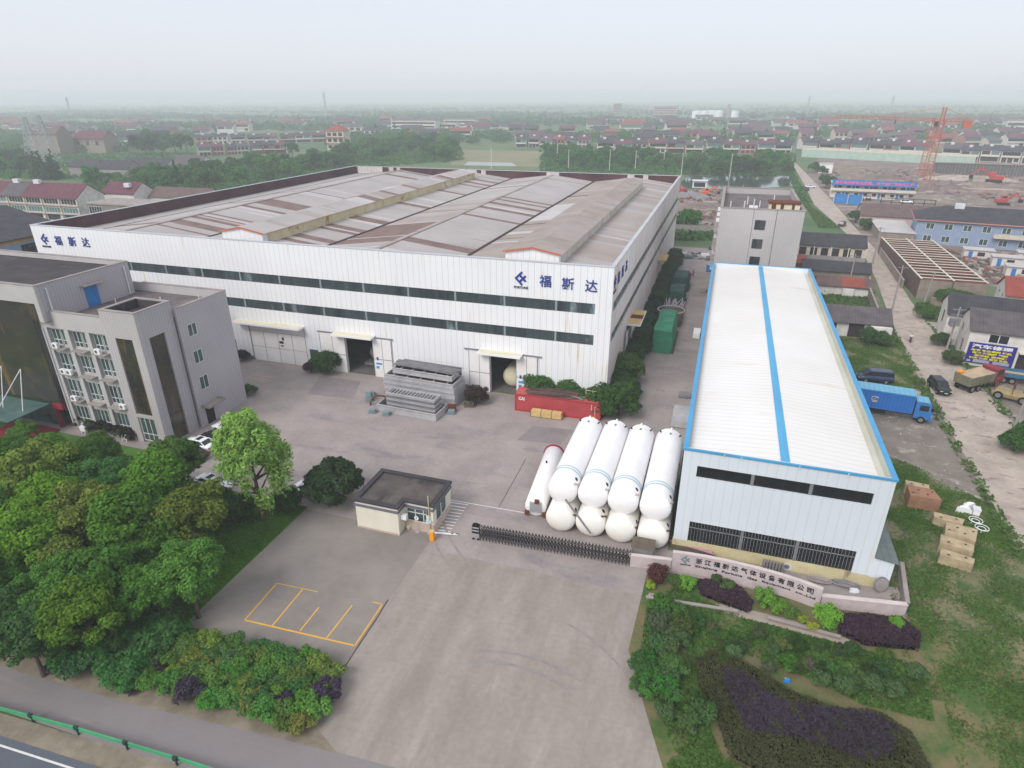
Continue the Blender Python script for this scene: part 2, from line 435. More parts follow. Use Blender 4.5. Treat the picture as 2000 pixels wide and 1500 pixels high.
# the dirt lane along the verge, its apron and the muddy lots either side
sheet('dirt_road', [(31.5, 40), (31.2, 62), (31.9, 88), (32.2, 106), (33.3, 130), (36.5, 165), (39, 205), (37, 245), (34.4, 285), (36.5, 360), (38.4, 470), (41, 470), (42, 390), (42.5, 300), (42.3, 240), (42.6, 188), (40.4, 150), (39.9, 130), (40.2, 107), (40.5, 85), (42, 60), (44, 40)][::-1], .036, 'dirt')
sheet('dirt_lot', [(17.2, 80), (21, 77.5), (25.5, 75), (28.5, 70.5), (31.6, 69), (32.6, 100), (27, 99), (22, 97), (17.2, 93)], .03, 'dirt_grey')
sheet('gravel_lot', [(39.9, 60), (80, 50), (90, 108), (58, 110), (44, 112), (40, 104), (40.3, 84)], .03, 'dirt_grey')
sheet('side_lane', [W(*p) for p in ((1790, 626), (1800, 642), (1838, 642), (1845, 632))][::-1], .034, 'dirt')
sheet('mud_field', [W(*p) for p in ((1322, 370), (1322, 450), (1420, 455), (1420, 372))][::-1], .03, 'mud')
sheet('construction_ground', [(40, 200), (75, 190), (110, 170), (420, 160), (520, 520), (60, 520), (42, 400), (43, 240)], .02, 'mud')
for i_, (pts_, m_) in enumerate(((((1010, 860), (1095, 868), (1120, 840), (1040, 832)), 'patch_dark'), (((600, 770), (690, 780), (705, 745), (625, 735)), 'patch_dark'))):
    sheet('pavement_patch', [W(*p) for p in pts_][::-1], .0505 + .0004 * i_, m_)
sheet('rubble_yard', [W(*p) for p in ((1800, 482), (2030, 500), (2030, 560), (1940, 560), (1830, 520))][::-1], .03, 'mud')
sheet('gravel_apron', [W(*p) for p in ((1915, 803), (2010, 825), (2010, 866), (1945, 848))][::-1], .034, 'concrete_trim')
# ------------------------------------------------------------------ lettering
_text_cache = {}
def text_geo(s, size=1.0, depth=.06, bold=0.0, spacing=1.0):
    """vertices and faces of a line of lettering, in the XZ plane facing -Y, left end at 0, centred on z = 0"""
    cu = bpy.data.curves.new('lettering', 'FONT')
    cu.body = s; cu.size = size; cu.extrude = depth / 2; cu.offset = bold; cu.space_character = spacing
    cu.resolution_u = 2
    cu.align_y = 'CENTER'
    o = bpy.data.objects.new('lettering', cu); COL.objects.link(o)
    bpy.context.view_layer.update()
    ev = o.evaluated_get(bpy.context.evaluated_depsgraph_get())
    me = ev.to_mesh()
    V = [(v.co.x, -v.co.z, v.co.y) for v in me.vertices]
    F = [tuple(p.vertices) for p in me.polygons]
    ev.to_mesh_clear()
    bpy.data.objects.remove(o); bpy.data.curves.remove(cu)
    return V, F
def add_text(mb, s, x, y, z, size, width=None, depth=.06, bold=0.0, axis='x', height=None, fn=None):
    """lettering into mb: starts at x, centred on z, on the plane y (axis x) or along +Y on the plane x (axis y)"""
    V, F = text_geo(s, size, depth, bold)
    if not V: return
    x0, x1 = min(v[0] for v in V), max(v[0] for v in V)
    z0, z1 = min(v[2] for v in V), max(v[2] for v in V)
    k = width / (x1 - x0) if width else 1
    kz = height / (z1 - z0) if height else 1
    n = len(mb.v)
    for a, b, c in V:
        a = (a - x0) * k; c = (c - (z0 + z1) / 2) * kz
        if fn: mb.v.append(fn(x + a, b, z + c))
        elif axis == 'x': mb.v.append((x + a, y + b, z + c))
        else: mb.v.append((y - b, x + a, z + c))
    for f in F: mb.f.append(tuple(n + i for i in f)); mb.m.append(mb.mi)
def add_logo(mb, cx, y, cz, r, axis='x', fn=None, d=.06):
    """four chevrons set in a diamond"""
    def put(poly):
        n = len(mb.v); k = len(poly)
        for dd in (-d / 2, d / 2):
            for a, c in poly:
                p = (cx + a, y + dd, cz + c)
                mb.v.append(fn(cx + a, dd, cz + c) if fn else (p if axis == 'x' else (y - dd, cx + a, cz + c)))
        mb.f.append(tuple(n + i for i in range(k))); mb.m.append(mb.mi)
        mb.f.append(tuple(n + k + i for i in reversed(range(k)))); mb.m.append(mb.mi)
        for i in range(k):
            j = (i + 1) % k
            mb.f.append((n + i, n + k + i, n + k + j, n + j)); mb.m.append(mb.mi)
    q = r / 2.05
    for ox, oz in ((-1, 0), (0, 1), (0, -1), (1, 0)):
        x0 = ox * q - q * .98; z0 = oz * q
        t = .8 * q
        for sg in (1, -1):
            e = q * .98
            put([(x0, z0), (x0 + t, z0), (x0 + e + t / 2, z0 + sg * (e - t / 2)), (x0 + e, z0 + sg * e)][::sg])

# ------------------------------------------------------------------ the factory hall
FX0, FX1, FY0, FY1, FZ = -114.8, -12.4, 79.7, 187.0, 20.0
fac = thing('factory_hall', 'huge white ribbed factory hall with two dark window bands and grey gabled roof', 'factory', (-63.6, 133, 0))
def FP(mb, name, mats, parent=None, smooth=False):
    o = mb.build(name, mats, fac, world=True, smooth=smooth)
    if parent is not None:
        o.parent = parent
    return o
DOORS = [(-71.9, -61.1, 6.5), (-53.75, -48.8, 6.3), (-29.6, -25.6, 6.2)]
BANDS = [(9.1, 10.6), (13.5, 15.0)]
BX0, BX1 = -112.5, -14.6
m = MB()
x = FX0
for a, b, h in DOORS:
    m.box(x, a, FY0, FY0 + .35, 0, 9.1); m.box(a, b, FY0, FY0 + .35, h, 9.1); x = b
m.box(x, FX1, FY0, FY0 + .35, 0, 9.1)
for z0, z1 in BANDS:
    m.box(FX0, BX0, FY0, FY0 + .35, z0, z1); m.box(BX1, FX1, FY0, FY0 + .35, z0, z1)
m.box(FX0, FX1, FY0, FY0 + .35, 10.6, 13.5); m.box(FX0, FX1, FY0, FY0 + .35, 15.0, FZ)
FP(m, 'front_wall', MATS['clad_front'])
m = MB()
SD = (97.5, 101.5, 6.3)
y0 = FY0 + .35
m.box(FX1 - .35, FX1, y0, SD[0], 0, 9.1); m.box(FX1 - .35, FX1, SD[0], SD[1], SD[2], 9.1); m.box(FX1 - .35, FX1, SD[1], FY1, 0, 9.1)
for z0, z1 in BANDS:
    m.box(FX1 - .35, FX1, y0, 81.0, z0, z1); m.box(FX1 - .35, FX1, 185.5, FY1, z0, z1)
m.box(FX1 - .35, FX1, y0, FY1, 10.6, 13.5); m.box(FX1 - .35, FX1, y0, FY1, 15.0, FZ)
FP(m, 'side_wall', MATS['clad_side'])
m = MB().box(FX0, FX0 + .35, y0, FY1 - .35, 0, FZ)
FP(m, 'side_wall', [MATS['parapet_inner']])
m = MB().box(FX0, FX1 - .35, FY1 - .35, FY1, 0, FZ)
FP(m, 'rear_wall', [MATS['parapet_inner']])
for a, b in ((-113.4, -104.5), (-102.2, -100.6), (-99.4, -98.2), (-75.6, -72.4), (-71.0, -69.6), (-50.6, -46.8), (-27.0, -25.0), (-22.6, -21.2)):
    FP(MB().box(a, b, FY1 - .43, FY1 - .352, 17.9, FZ - .02), 'rear_panel', MATS['parapet_grey'])
m = MB()
m.box(FX0 - .06, FX1 + .06, FY0 - .06, FY0 + .55, FZ, FZ + .1)
m.box(FX0 - .06, FX0 + .5, FY0 + .55, FY1, FZ, FZ + .1); m.box(FX1 - .5, FX1 + .06, FY0 + .55, FY1, FZ, FZ + .1)
m.box(FX0 + .5, FX1 - .5, FY1 - .5, FY1 + .06, FZ, FZ + .1)
FP(m, 'coping', MATS['coping'])
# dark floor inside, seen through the doors
FP(MB().box(FX0 + .4, FX1 - .4, FY0 + .4, FY1 - .4, .02, .06), 'floor', MATS['roof_slab'])
t_ = make_inner = thing('indoor_tank', 'cream cylinder tank standing just inside the open factory door by the container', 'tank', (-26.9, 81.4, 1.75))
MB().loft([[(r_ * cos(2 * pi * k / 24), y_, r_ * sin(2 * pi * k / 24)) for k in range(24)] for y_, r_ in ((0, .3), (.12, .9), (.35, 1.35), (.75, 1.6), (1.1, 1.66), (14, 1.66))]).build('shell', MATS['cream'], t_, smooth=True)
for y_ in (2, 9): MB().box(-1.2, 1.2, y_, y_ + .5, -1.7, -1.2).build('saddle', MATS['galv_dark'], t_)
t_ = thing('indoor_vessel', 'grey vessel on a low trailer inside the open middle factory door', 'vessel', (-51.2, 83.5, 2.0))
MB().loft([[(r_ * cos(2 * pi * k / 20), y_, r_ * sin(2 * pi * k / 20)) for k in range(20)] for y_, r_ in ((0, .3), (.3, .9), (.7, 1.15), (12, 1.15))]).build('shell', MATS['galv'], t_, smooth=True)
MB().box(-1.3, 1.3, -1, 12, -1.6, -1.2).build('trailer', MATS['galv_dark'], t_)
# window bands
for z0, z1 in BANDS:
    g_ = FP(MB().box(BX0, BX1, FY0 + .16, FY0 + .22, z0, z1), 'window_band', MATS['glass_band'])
    xx = BX0 + 3.6
    while xx < BX1 - 1:
        FP(MB().box(xx, xx + .28, FY0 + .08, FY0 + .3, z0, z1), 'mullion', MATS['steel_mullion'], g_); xx += 7.4
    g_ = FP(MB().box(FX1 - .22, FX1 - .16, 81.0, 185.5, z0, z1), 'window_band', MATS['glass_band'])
    yy = 84.0
    while yy < 185:
        FP(MB().box(FX1 - .3, FX1 - .08, yy, yy + .28, z0, z1), 'mullion', MATS['steel_mullion'], g_); yy += 7.4
# roof: four gables of sheets, each sheet its own tone
RV, RR = 17.8, 19.3
mats = [MATS[k] for k in ('roof_grey', 'roof_pink', 'roof_rust', 'roof_tan', 'roof_pale')]
m = MB()
r = random.Random(3)
val = [-110.0, -85.6, -61.2, -36.4, -12.75]
for b in range(4):
    xl, xr = val[b], val[b + 1]; xm = (xl + xr) / 2
    for side in (0, 1):
        a, c = (xl, xm) if side == 0 else (xm, xr)
        za, zc = (RV, RR) if side == 0 else (RR, RV)
        y = FY0 + .35
        while y < FY1 - .4:
            t = y - FY0
            L_ = r.choice((.75, .75, 1.5, 1.5, 2.25))
            y2 = min(y + L_, FY1 - .35)
            k = 0 if b < 3 else 1
            if b == 3: k = 3 if (side == 0 and r.random() < .6) else (1 if r.random() < .7 else 0)
            if b == 0 and side == 0: k = 0
            pr = 0.06
            if b == 0 and side == 1 and 10 < t < 42: pr = .34
            if b == 1 and side == 1 and t < 34: pr = .46
            if b == 2 and side == 0 and 8 < t < 28: pr = .6
            if b == 2 and side == 1 and (38 < t < 62): pr = .35
            if b == 3: pr = .03
            if r.random() < pr: k = 2
            elif r.random() < .09: k = 4
            if b == 3 and side == 0 and 40 < t < 58: k = 4
            if b == 2 and side == 0 and 28 < t < 60 and r.random() < .5: k = 1
            m.mi = k
            m.face([(a, y, za), (c, y, zc), (c, y2, zc), (a, y2, za)])
            y = y2
m.mi = 0
m.face([(FX0 + .35, FY0 + .35, RV + .02), (val[0], FY0 + .35, RV), (val[0], FY1 - .35, RV), (FX0 + .35, FY1 - .35, RV + .02)])
roof = FP(m, 'roof', mats)
m = MB()
for xv in (val[1], val[2], val[3]):
    m.box(xv - .28, xv + .28, FY0 + .4, FY1 - .4, RV - .05, RV + .12)
m.box(val[0] - .08, val[0] + .08, FY0 + .4, FY1 - .4, RV - .05, RV + .06)
gm = FP(m, 'gutter', MATS['gutter_dark']); gm.parent = roof
m = MB()
for xv in (-97.8, -48.8):
    m.box(xv - .45, xv + .45, FY0 + .5, FY1 - .5, RR - .02, RR + .09)
gm = FP(m, 'ridge_cap', MATS['roof_pink']); gm.parent = roof
for xa, xm, xb, yb, ze, zr, tone in ((-77.0, -73.2, -69.2, 176.5, 20.45, 21.15, 'a'), (-28.4, -24.4, -20.6, 169.5, 20.35, 21.0, 'b')):
    ya = 83.4
    mon = FP(MB().face([(xa, ya, 18.5), (xb, ya, 18.5), (xb, ya, ze), (xm, ya, zr), (xa, ya, ze)]).face([(xa, yb, 18.5), (xa, yb, ze), (xm, yb, zr), (xb, yb, ze), (xb, yb, 18.5)])
             .face([(xa, ya, 18.5), (xa, ya, ze), (xa, yb, ze), (xa, yb, 18.5)]).face([(xb, ya, 18.5), (xb, yb, 18.5), (xb, yb, ze), (xb, ya, ze)]), 'roof_monitor', MATS['clad_front'])
    m = MB(); y = ya - .25
    while y < yb:
        y2 = min(y + r.choice((1.5, 3, 4.5)), yb + .2)
        for (a, za, c, zc) in ((xa - .35, ze - .04, xm, zr + .05), (xm, zr + .05, xb + .35, ze - .04)):
            if tone == 'a': m.mi = r.choice((0, 0, 0, 4, 1, 1, 2)) if y > ya + 30 else r.choice((0, 1, 0))
            else: m.mi = 3 if r.random() < .75 else 1
            m.face([(a, y, za), (c, y, zc), (c, y2, zc), (a, y2, za)])
        y = y2
    c = FP(m, 'monitor_roof', mats); c.parent = mon
    s_ = FP(MB().box(xb + .02, xb + .08, ya + 1.2, yb - .1, 18.55, ze - .08), 'louvre_side', MATS['monitor_side' if tone == 'a' else 'monitor_grey']); s_.parent = mon
    t_ = MB()
    t_.bar((xa - .3, ya - .28, ze + .02), (xm, ya - .28, zr + .1), .1, .22); t_.bar((xm, ya - .28, zr + .1), (xb + .3, ya - .28, ze + .02), .1, .22)
    t_ = FP(t_, 'verge_trim', MATS['trim_orange']); t_.parent = mon
# doors
m = MB().box(-71.9, -61.1, FY0 + .12, FY0 + .2, 0, 6.5)
d = FP(m, 'folding_door', MATS['door_white'])
m = MB()
for xx in (-69.2, -66.5, -63.8): m.box(xx - .03, xx + .03, FY0 + .09, FY0 + .118, 0, 5.2)
m.box(-71.9, -61.1, FY0 + .085, FY0 + .118, 5.2, 5.26); m.box(-71.9, -61.1, FY0 + .085, FY0 + .118, 2.5, 2.54)
m.box(-71.9, -71.75, FY0 + .02, FY0 + .118, 0, 6.5); m.box(-61.25, -61.1, FY0 + .02, FY0 + .118, 0, 6.5)
s_ = FP(m, 'seam', MATS['concrete_trim']); s_.parent = d
s_ = FP(MB().box(-66.3, -65.5, FY0 + .07, FY0 + .084, 3.5, 3.9).box(-65.7, -65.35, FY0 + .07, FY0 + .084, 4.1, 4.6).box(-66.1, -65.6, FY0 + .07, FY0 + .084, 3.0, 3.2), 'door_mark', MATS['black']); s_.parent = d
for (a, b), k in (((-58.3, -53.7), 1), ((-48.85, -45.6), 1), ((-32.9, -29.6), 2), ((-25.6, -22.4), 2)):
    h = 6.4
    d = FP(MB().box(a, b, FY0 - .2, FY0 - .1, .05, h), 'sliding_door', MATS['door_white'])
    m = MB()
    m.box(a, b, FY0 - .23, FY0 - .202, 3.0, 3.1)
    xx = (a + b) / 2; m.box(xx - .03, xx + .03, FY0 - .23, FY0 - .202, .05, h)
    m.box(a, a + .08, FY0 - .23, FY0 - .202, .05, h); m.box(b - .08, b, FY0 - .23, FY0 - .202, .05, h)
    f_ = FP(m, 'door_rail', MATS['steel_mullion']); f_.parent = d
    if a in (-48.85, -25.6):
        p_ = FP(MB().box(a + .3, a + 1.5, FY0 - .24, FY0 - .21, 1.4, 2.6), 'notice_board', MATS['text_white']); p_.parent = d
        q_ = FP(MB().box(a + .4, a + 1.4, FY0 - .26, FY0 - .242, 2.15, 2.5).box(a + .4, a + .9, FY0 - .26, FY0 - .242, 1.5, 1.9), 'notice_print', MATS['blue_trim']); q_.parent = d
        q_ = FP(MB().box(a + .55, a + .85, FY0 - .26, FY0 - .212, 2.9, 3.4), 'door_mark', MATS['sign_blue']); q_.parent = d
for a, b in ((-58.6, -45.3), (-33.6, -21.8)):
    FP(MB().box(a, b, FY0 - .26, FY0 - .01, 6.5, 6.62), 'door_track', MATS['galv_dark'])
for a, b, z in ((-73.7, -61.0, 7.0), (-55.3, -48.3, 6.85), (-31.1, -24.6, 6.7)):
    c = FP(MB().box(a, b, FY0 - 1.5, FY0 - .02, z - .3, z), 'canopy', MATS['white_paint'])
    t_ = FP(MB().box(a + .15, b - .15, FY0 - 1.38, FY0 - .12, z, z + .03), 'canopy_top', MATS['cream']); t_.parent = c
# low windows beside the doors
for a, b in ((-76.6, -75.0), (-60.6, -59.0), (-36.0, -34.2)):
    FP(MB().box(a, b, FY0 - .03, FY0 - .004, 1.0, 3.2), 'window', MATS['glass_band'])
FP(MB().box(FX0, -71.9, FY0 - .05, FY0 - .006, 0, .7).box(-61.1, -58.4, FY0 - .05, FY0 - .006, 0, .7).box(-45.5, -33, FY0 - .05, FY0 - .006, 0, .7).box(-22.3, FX1 + .05, FY0 - .05, FY0 - .006, 0, .9), 'plinth', MATS['galv_dark'])
# side door with its canopy
c = FP(MB().box(FX1 + .02, FX1 + 2.2, 95.8, 103.6, 6.9, 7.15), 'canopy', MATS['white_paint'])
t_ = FP(MB().box(FX1 + .1, FX1 + 2.1, 95.95, 98.8, 7.15, 7.2).box(FX1 + .1, FX1 + 2.1, 100.9, 103.45, 7.15, 7.2), 'canopy_top', MATS['plywood']); t_.parent = c
t_ = FP(MB().box(FX1 + .1, FX1 + 2.1, 98.85, 100.85, 7.15, 7.19), 'rust_patch', MATS['rust']); t_.parent = c
FP(MB().box(FX1 + .1, FX1 + .2, 101.5, 104.8, .05, 6.3), 'sliding_door', MATS['door_white'])
FP(MB().box(FX1 + .1, FX1 + .2, 94.2, 97.5, .05, 6.3), 'sliding_door', MATS['door_white'])
FP(MB().box(FX1 + .22, FX1 + .3, 94, 105, 6.3, 6.42).box(FX1 + .22, FX1 + .3, 94.0, 94.12, 0, 6.3).box(FX1 + .22, FX1 + .3, 97.4, 97.55, 0, 6.3), 'door_track', MATS['black'])
c = FP(MB().box(FX1 + .02, FX1 + 1.8, 141, 147, 6.9, 7.15), 'canopy', MATS['plywood'])
# company signs: emblem and three characters
def company_sign(x0, chars, logo_c, fort, axis, plane, mirror=False):
    m = MB(); add_logo(m, logo_c[0], plane, logo_c[1], 1.02, axis); FP(m, 'emblem', MATS['sign_blue'])
    for s, (cx, cz) in zip('福斯达', chars):
        m = MB(); add_text(m, s, cx - .82, plane, cz, 1.7, 1.64, .08, .022, axis, 1.62); FP(m, 'sign_character', MATS['sign_blue'])
    m = MB(); add_text(m, 'FORTUNE', fort[0], plane, fort[1], .5, 2.0, .05, .008, axis, .34); FP(m, 'lettering', MATS['text_dark'])
company_sign(0, [(-21.5, 17.55), (-18.4, 17.45), (-15.25, 17.4)], (-24.85, 17.65), (-25.9, 16.4), 'x', FY0 - .06)
company_sign(0, [(-109.0, 17.7), (-105.8, 17.7), (-102.7, 17.75)], (-112.1, 17.75), (-113.2, 16.45), 'x', FY0 - .06)
company_sign(0, [(83.9, 17.7), (87.3, 17.7), (90.6, 17.75)], (80.85 + .2, 17.8), (80.1, 16.5), 'y', FX1 + .06)
# ------------------------------------------------------------------ the office block
off = thing('office_building', 'grey tiled four storey office block with a taller dark glass front part', 'office building', (-72, 59, 0))
def OP(mb, name, mats, parent=None, smooth=False, root=None):
    o = mb.build(name, mats, root or off, world=True, smooth=smooth)
    if parent is not None: o.parent = parent
    return o
X0, X1, Y0, Y1 = -78.9, -62.4, 52.2, 66.2
m = MB()
# front: ground to cornice, with recessed bays between piers
piers = [(-78.9, -78.0), (-75.1, -74.5), (-71.7, -71.1), (-68.4, -68.2)]
m.box(X0, -68.2, Y0, Y0 + .35, 14.3, 16.5)
for a, b in piers: m.box(a, b, Y0 + .03, Y0 + .6, 0, 14.3)
for z0, z1 in ((3.4, 4.6), (7.3, 8.4), (10.9, 11.9), (14.1, 14.3)): m.box(-78.0, -68.4, Y0 + .3, Y0 + .75, z0, z1)
m.box(-78.0, -68.4, Y0 + .3, Y0 + .75, 0, .7)
OP(m, 'front_wall', MATS['tile_band'])
m = MB()
m.box(X1 - .35, X1, 57.4, Y1, 0, 16.5)
OP(m, 'side_wall', MATS['tile_grey_y'])
OP(MB().box(X0, X1 - .35, Y1 - .35, Y1, 0, 16.5), 'rear_wall', MATS['tile_band'])
OP(MB().box(X0 + .35, -68.3, Y0 + .36, Y1 - .36, 15.1, 15.35).box(-68.3, X1 - .36, 57.5, Y1 - .36, 15.1, 15.35), 'roof', MATS['roof_slab'])
OP(MB().box(X0, -68.3, Y0 - .05, Y0 + .4, 16.5, 16.58).box(X1 - .4, X1 + .05, 57.5, Y1 + .05, 16.5, 16.58).box(-76.5, X1 - .4, Y1 - .4, Y1 + .05, 16.5, 16.58), 'coping', MATS['concrete_trim'])
# glazed corner tower
TX0, TX1, TY0, TY1, TZ = -68.2, -62.9, 52.0, 57.4, 17.5
m = MB()
m.box(TX0, -66.7, TY0, TY0 + .4, 0, 14.2); m.box(-64.1, TX1, TY0, TY0 + .4, 0, 14.2); m.box(TX0, TX1, TY0, TY0 + .4, 14.2, TZ)
m.box(-66.7, -64.1, TY0, TY0 + .4, 3.65, 4.05)
m.box(TX0, TX0 + .4, TY0 + .4, TY1, 14.2, TZ)
OP(m, 'tower_front', MATS['tile_grey_x'])
m = MB()
m.box(TX1 - .4, TX1, TY0 + .4, 53.3, 0, TZ); m.box(TX1 - .4, TX1, 55.6, TY1, 0, TZ); m.box(TX1 - .4, TX1, 53.3, 55.6, 14.1, TZ)
m.box(TX0 + .4, TX1 - .4, TY1 - .4, TY1, 15.35, TZ)
OP(m, 'tower_side', MATS['tile_grey_y'])
OP(MB().box(TX0 + .4, TX1 - .4, TY0 + .4, TY1 - .4, 16.2, 16.4), 'tower_roof', MATS['roof_felt'])
OP(MB().box(TX0 - .05, TX1 + .05, TY0 - .05, TY0 + .45, TZ, TZ + .08).box(TX0 - .05, TX0 + .4, TY0 + .45, TY1 + .05, TZ, TZ + .08).box(TX1 - .4, TX1 + .05, TY0 + .45, TY1 + .05, TZ, TZ + .08).box(TX0 + .4, TX1 - .4, TY1 - .4, TY1 + .05, TZ, TZ + .08), 'tower_coping', MATS['concrete_trim'])
OP(MB().box(TX0 + .401, TX0 + .42, TY0 + .42, TY1 - .42, 16.4, TZ - .03).box(TX0 + .42, TX1 - .42, TY1 - .42, TY1 - .401, 16.4, TZ - .03).box(TX1 - .42, TX1 - .401, TY0 + .42, TY1 - .42, 16.4, TZ - .03), 'tower_lining', MATS['roof_felt'])
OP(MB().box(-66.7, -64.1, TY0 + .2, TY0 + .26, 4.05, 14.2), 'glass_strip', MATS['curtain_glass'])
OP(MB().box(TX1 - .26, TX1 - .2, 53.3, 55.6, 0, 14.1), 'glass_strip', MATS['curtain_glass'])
def office_window(x0, x1, z0, z1, y, nx=3, parts=1):
    g_ = OP(MB().box(x0, x1, y, y + .06, z0, z1), 'window', MATS['window_glass'])
    f = MB(); t = .07
    f.box(x0, x1, y - .05, y - .002, z0, z0 + t); f.box(x0, x1, y - .05, y - .002, z1 - t, z1)
    for i in range(nx + 1):
        xx = x0 + (x1 - x0 - t) * i / nx; f.box(xx, xx + t, y - .05, y - .002, z0 + t, z1 - t)
    zz = z0 + (z1 - z0) * .3; f.box(x0 + t, x1 - t, y - .045, y - .004, zz, zz + t)
    OP(f, 'window_frame', MATS['window_frame'], g_)
office_window(-66.6, -64.2, .3, 3.6, TY0 + .2, 3)
for z0, z1 in ((11.95, 14.05), (8.5, 10.85), (4.7, 7.2)):
    for a, b in ((-77.9, -75.2), (-74.4, -71.8), (-71.0, -68.5)):
        w_ = (b - a)
        office_window(a, a + w_ * .52, z0, z1, Y0 + .5, 2); office_window(a + w_ * .58, b, z0, z1, Y0 + .5, 2)
        OP(MB().box(a + .1, b - .25, Y0 - .55, Y0 + .28, z0 - .32, z0 - .18), 'ledge', MATS['concrete_trim'])
for a, b in ((-77.9, -75.2), (-74.4, -71.8), (-71.0, -68.5)): office_window(a, b, .75, 3.35, Y0 + .5, 4)
for xx, z, n in ((-77.3, 11.85, 1), (-70.4, 11.85, 1), (-77.3, 8.35, 2), (-77.0, 4.6, 1), (-68.9, 4.6, 1)):
    for k in range(n):
        a = OP(MB().box(xx + k * .95, xx + .85 + k * .95, Y0 - .5, Y0 - .15, z - .05, z + .6), 'air_conditioner', MATS['white_paint'])
        f = MB(); cx = xx + .32 + k * .95
        f.tube([(cx, Y0 - .52, z + .28), (cx, Y0 - .505, z + .28)], .22, 12)
        OP(f, 'fan_grille', MATS['ac_grey'], a)
for xx in (-76.6, -69.6):
    a = OP(MB().box(xx, xx + .9, Y0 - .9, Y0 - .5, .35, 1.05).box(xx + .1, xx + .2, Y0 - .9, Y0 - .5, 0, .35).box(xx + .7, xx + .8, Y0 - .9, Y0 - .5, 0, .35), 'air_conditioner', MATS['white_paint'])
# side windows, back door and its canopy
for z0, z1 in ((12.5, 14.0), (8.8, 10.4), (5.1, 6.8)):
    g_ = OP(MB().box(X1 + .004, X1 + .03, 58.6, 60.0, z0, z1), 'window', MATS['window_glass'])
    f = MB()
    for yy in (58.55, 59.27, 59.97): f.box(X1 + .031, X1 + .07, yy, yy + .07, z0, z1)
    f.box(X1 + .031, X1 + .07, 58.62, 59.97, z0 - .06, z0); f.box(X1 + .031, X1 + .07, 58.62, 59.97, z1, z1 + .06)
    OP(f, 'window_frame', MATS['window_frame'], g_)
OP(MB().box(X1 + .004, X1 + .05, 58.5, 59.9, .02, 2.4), 'door', MATS['door_dark'])
OP(MB().box(X1 + .01, X1 + 1.3, 58.0, 61.0, 2.75, 2.9).box(X1 + 1.15, X1 + 1.3, 58.0, 61.0, 2.9, 3.1).box(X1 + .01, X1 + 1.15, 58.0, 58.12, 2.9, 3.1).box(X1 + .01, X1 + 1.15, 60.88, 61, 2.9, 3.1), 'canopy', MATS['concrete_trim'])
# the taller part with the glass front
m = MB()
HX1, HY0, HY1, HZ = -76.6, 51.3, 64.6, 19.8
m.box(HX1 - .4, HX1, HY0 + .4, HY1, 15.36, HZ)
OP(m, 'upper_side_wall', MATS['tile_grey_y'])
m = MB().box(-110, HX1, HY0, HY0 + .4, 17.6, HZ).box(HX1 - .75, HX1, HY0, HY0 + .4, 15.3, 17.6)
OP(m, 'upper_front_wall', MATS['tile_band'])
OP(MB().box(-110, HX1 - .4, HY1 - .4, HY1, 0, HZ), 'upper_rear_wall', MATS['tile_band'])
OP(MB().box(-110, HX1 - .4, HY0 + .4, HY1 - .4, 19.0, 19.2), 'upper_roof', MATS['roof_felt'])
OP(MB().box(-110, HX1 + .06, HY0 - .06, HY0 + .42, HZ, HZ + .09).box(HX1 - .42, HX1 + .06, HY0 + .42, HY1 + .06, HZ, HZ + .09).box(-110, HX1 - .42, HY1 - .42, HY1 + .06, HZ, HZ + .09), 'upper_coping', MATS['concrete_trim'])
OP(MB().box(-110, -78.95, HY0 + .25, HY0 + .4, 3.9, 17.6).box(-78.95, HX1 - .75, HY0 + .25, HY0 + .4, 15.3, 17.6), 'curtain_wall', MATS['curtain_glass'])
OP(MB().box(-110, -80.6, HY0 + .9, HY0 + 1.1, 0, 3.9), 'lobby_glass', MATS['window_glass'])
d = OP(MB().box(HX1 + .004, HX1 + .06, 57.4, 59.2, 15.4, 18.0), 'roof_door', MATS['door_blue'])
OP(MB().box(HX1 + .004, HX1 + .9, 57.0, 59.8, 18.25, 18.4), 'door_canopy', MATS['concrete_trim'])
for yy in (52.6, 63.7):
    OP(MB().tube([(HX1 + .14, yy, 15.5), (HX1 + .14, yy, 19.2), (HX1 + .02, yy, 19.3)], .09, 8), 'drainpipe', MATS['white_pipe'])
OP(MB().tube([(-78.6, Y0 - .06, .2), (-78.6, Y0 - .06, 14.2)], .09, 8), 'drainpipe', MATS['white_pipe'])
m = MB()
for xx, yy in ((-71, 53.5), (-75, 60), (-70, 62.5), (-64.5, 62.5), (-66, 65)): m.tube([(xx, yy, 15.35), (xx, yy, 15.95)], .07, 6)
OP(m, 'roof_vent', MATS['white_pipe'])
# entrance canopy of glass hung on rods
c = OP(MB().box(-93, -80.5, 45.8, 51.2, 3.7, 3.82), 'entrance_canopy', MATS['canopy_glass'])
m = MB()
for xx in (-91, -87.5, -84):
    m.tube([(xx, 51.4, 8.2), (xx + .3, 46.4, 3.85)], .06, 6); m.tube([(xx, 51.4, 8.2), (xx + 2.4, 48.5, 3.85)], .06, 6)
OP(m, 'hanger_rod', MATS['white_pipe'], c)
OP(MB().box(-88, -79.9, 46.8, 51.0, .02, .25).box(-84.4, -82.2, 47.5, 50, .25, .27), 'entrance_step', MATS['red_rim'])
OP(MB().box(-80.6, -78.96, HY0 + .3, HY0 + .8, 2.9, 3.88).box(-80.6, -80.3, HY0 + .3, HY0 + .8, 0, 2.9), 'pier_panel', MATS['red_rim'])

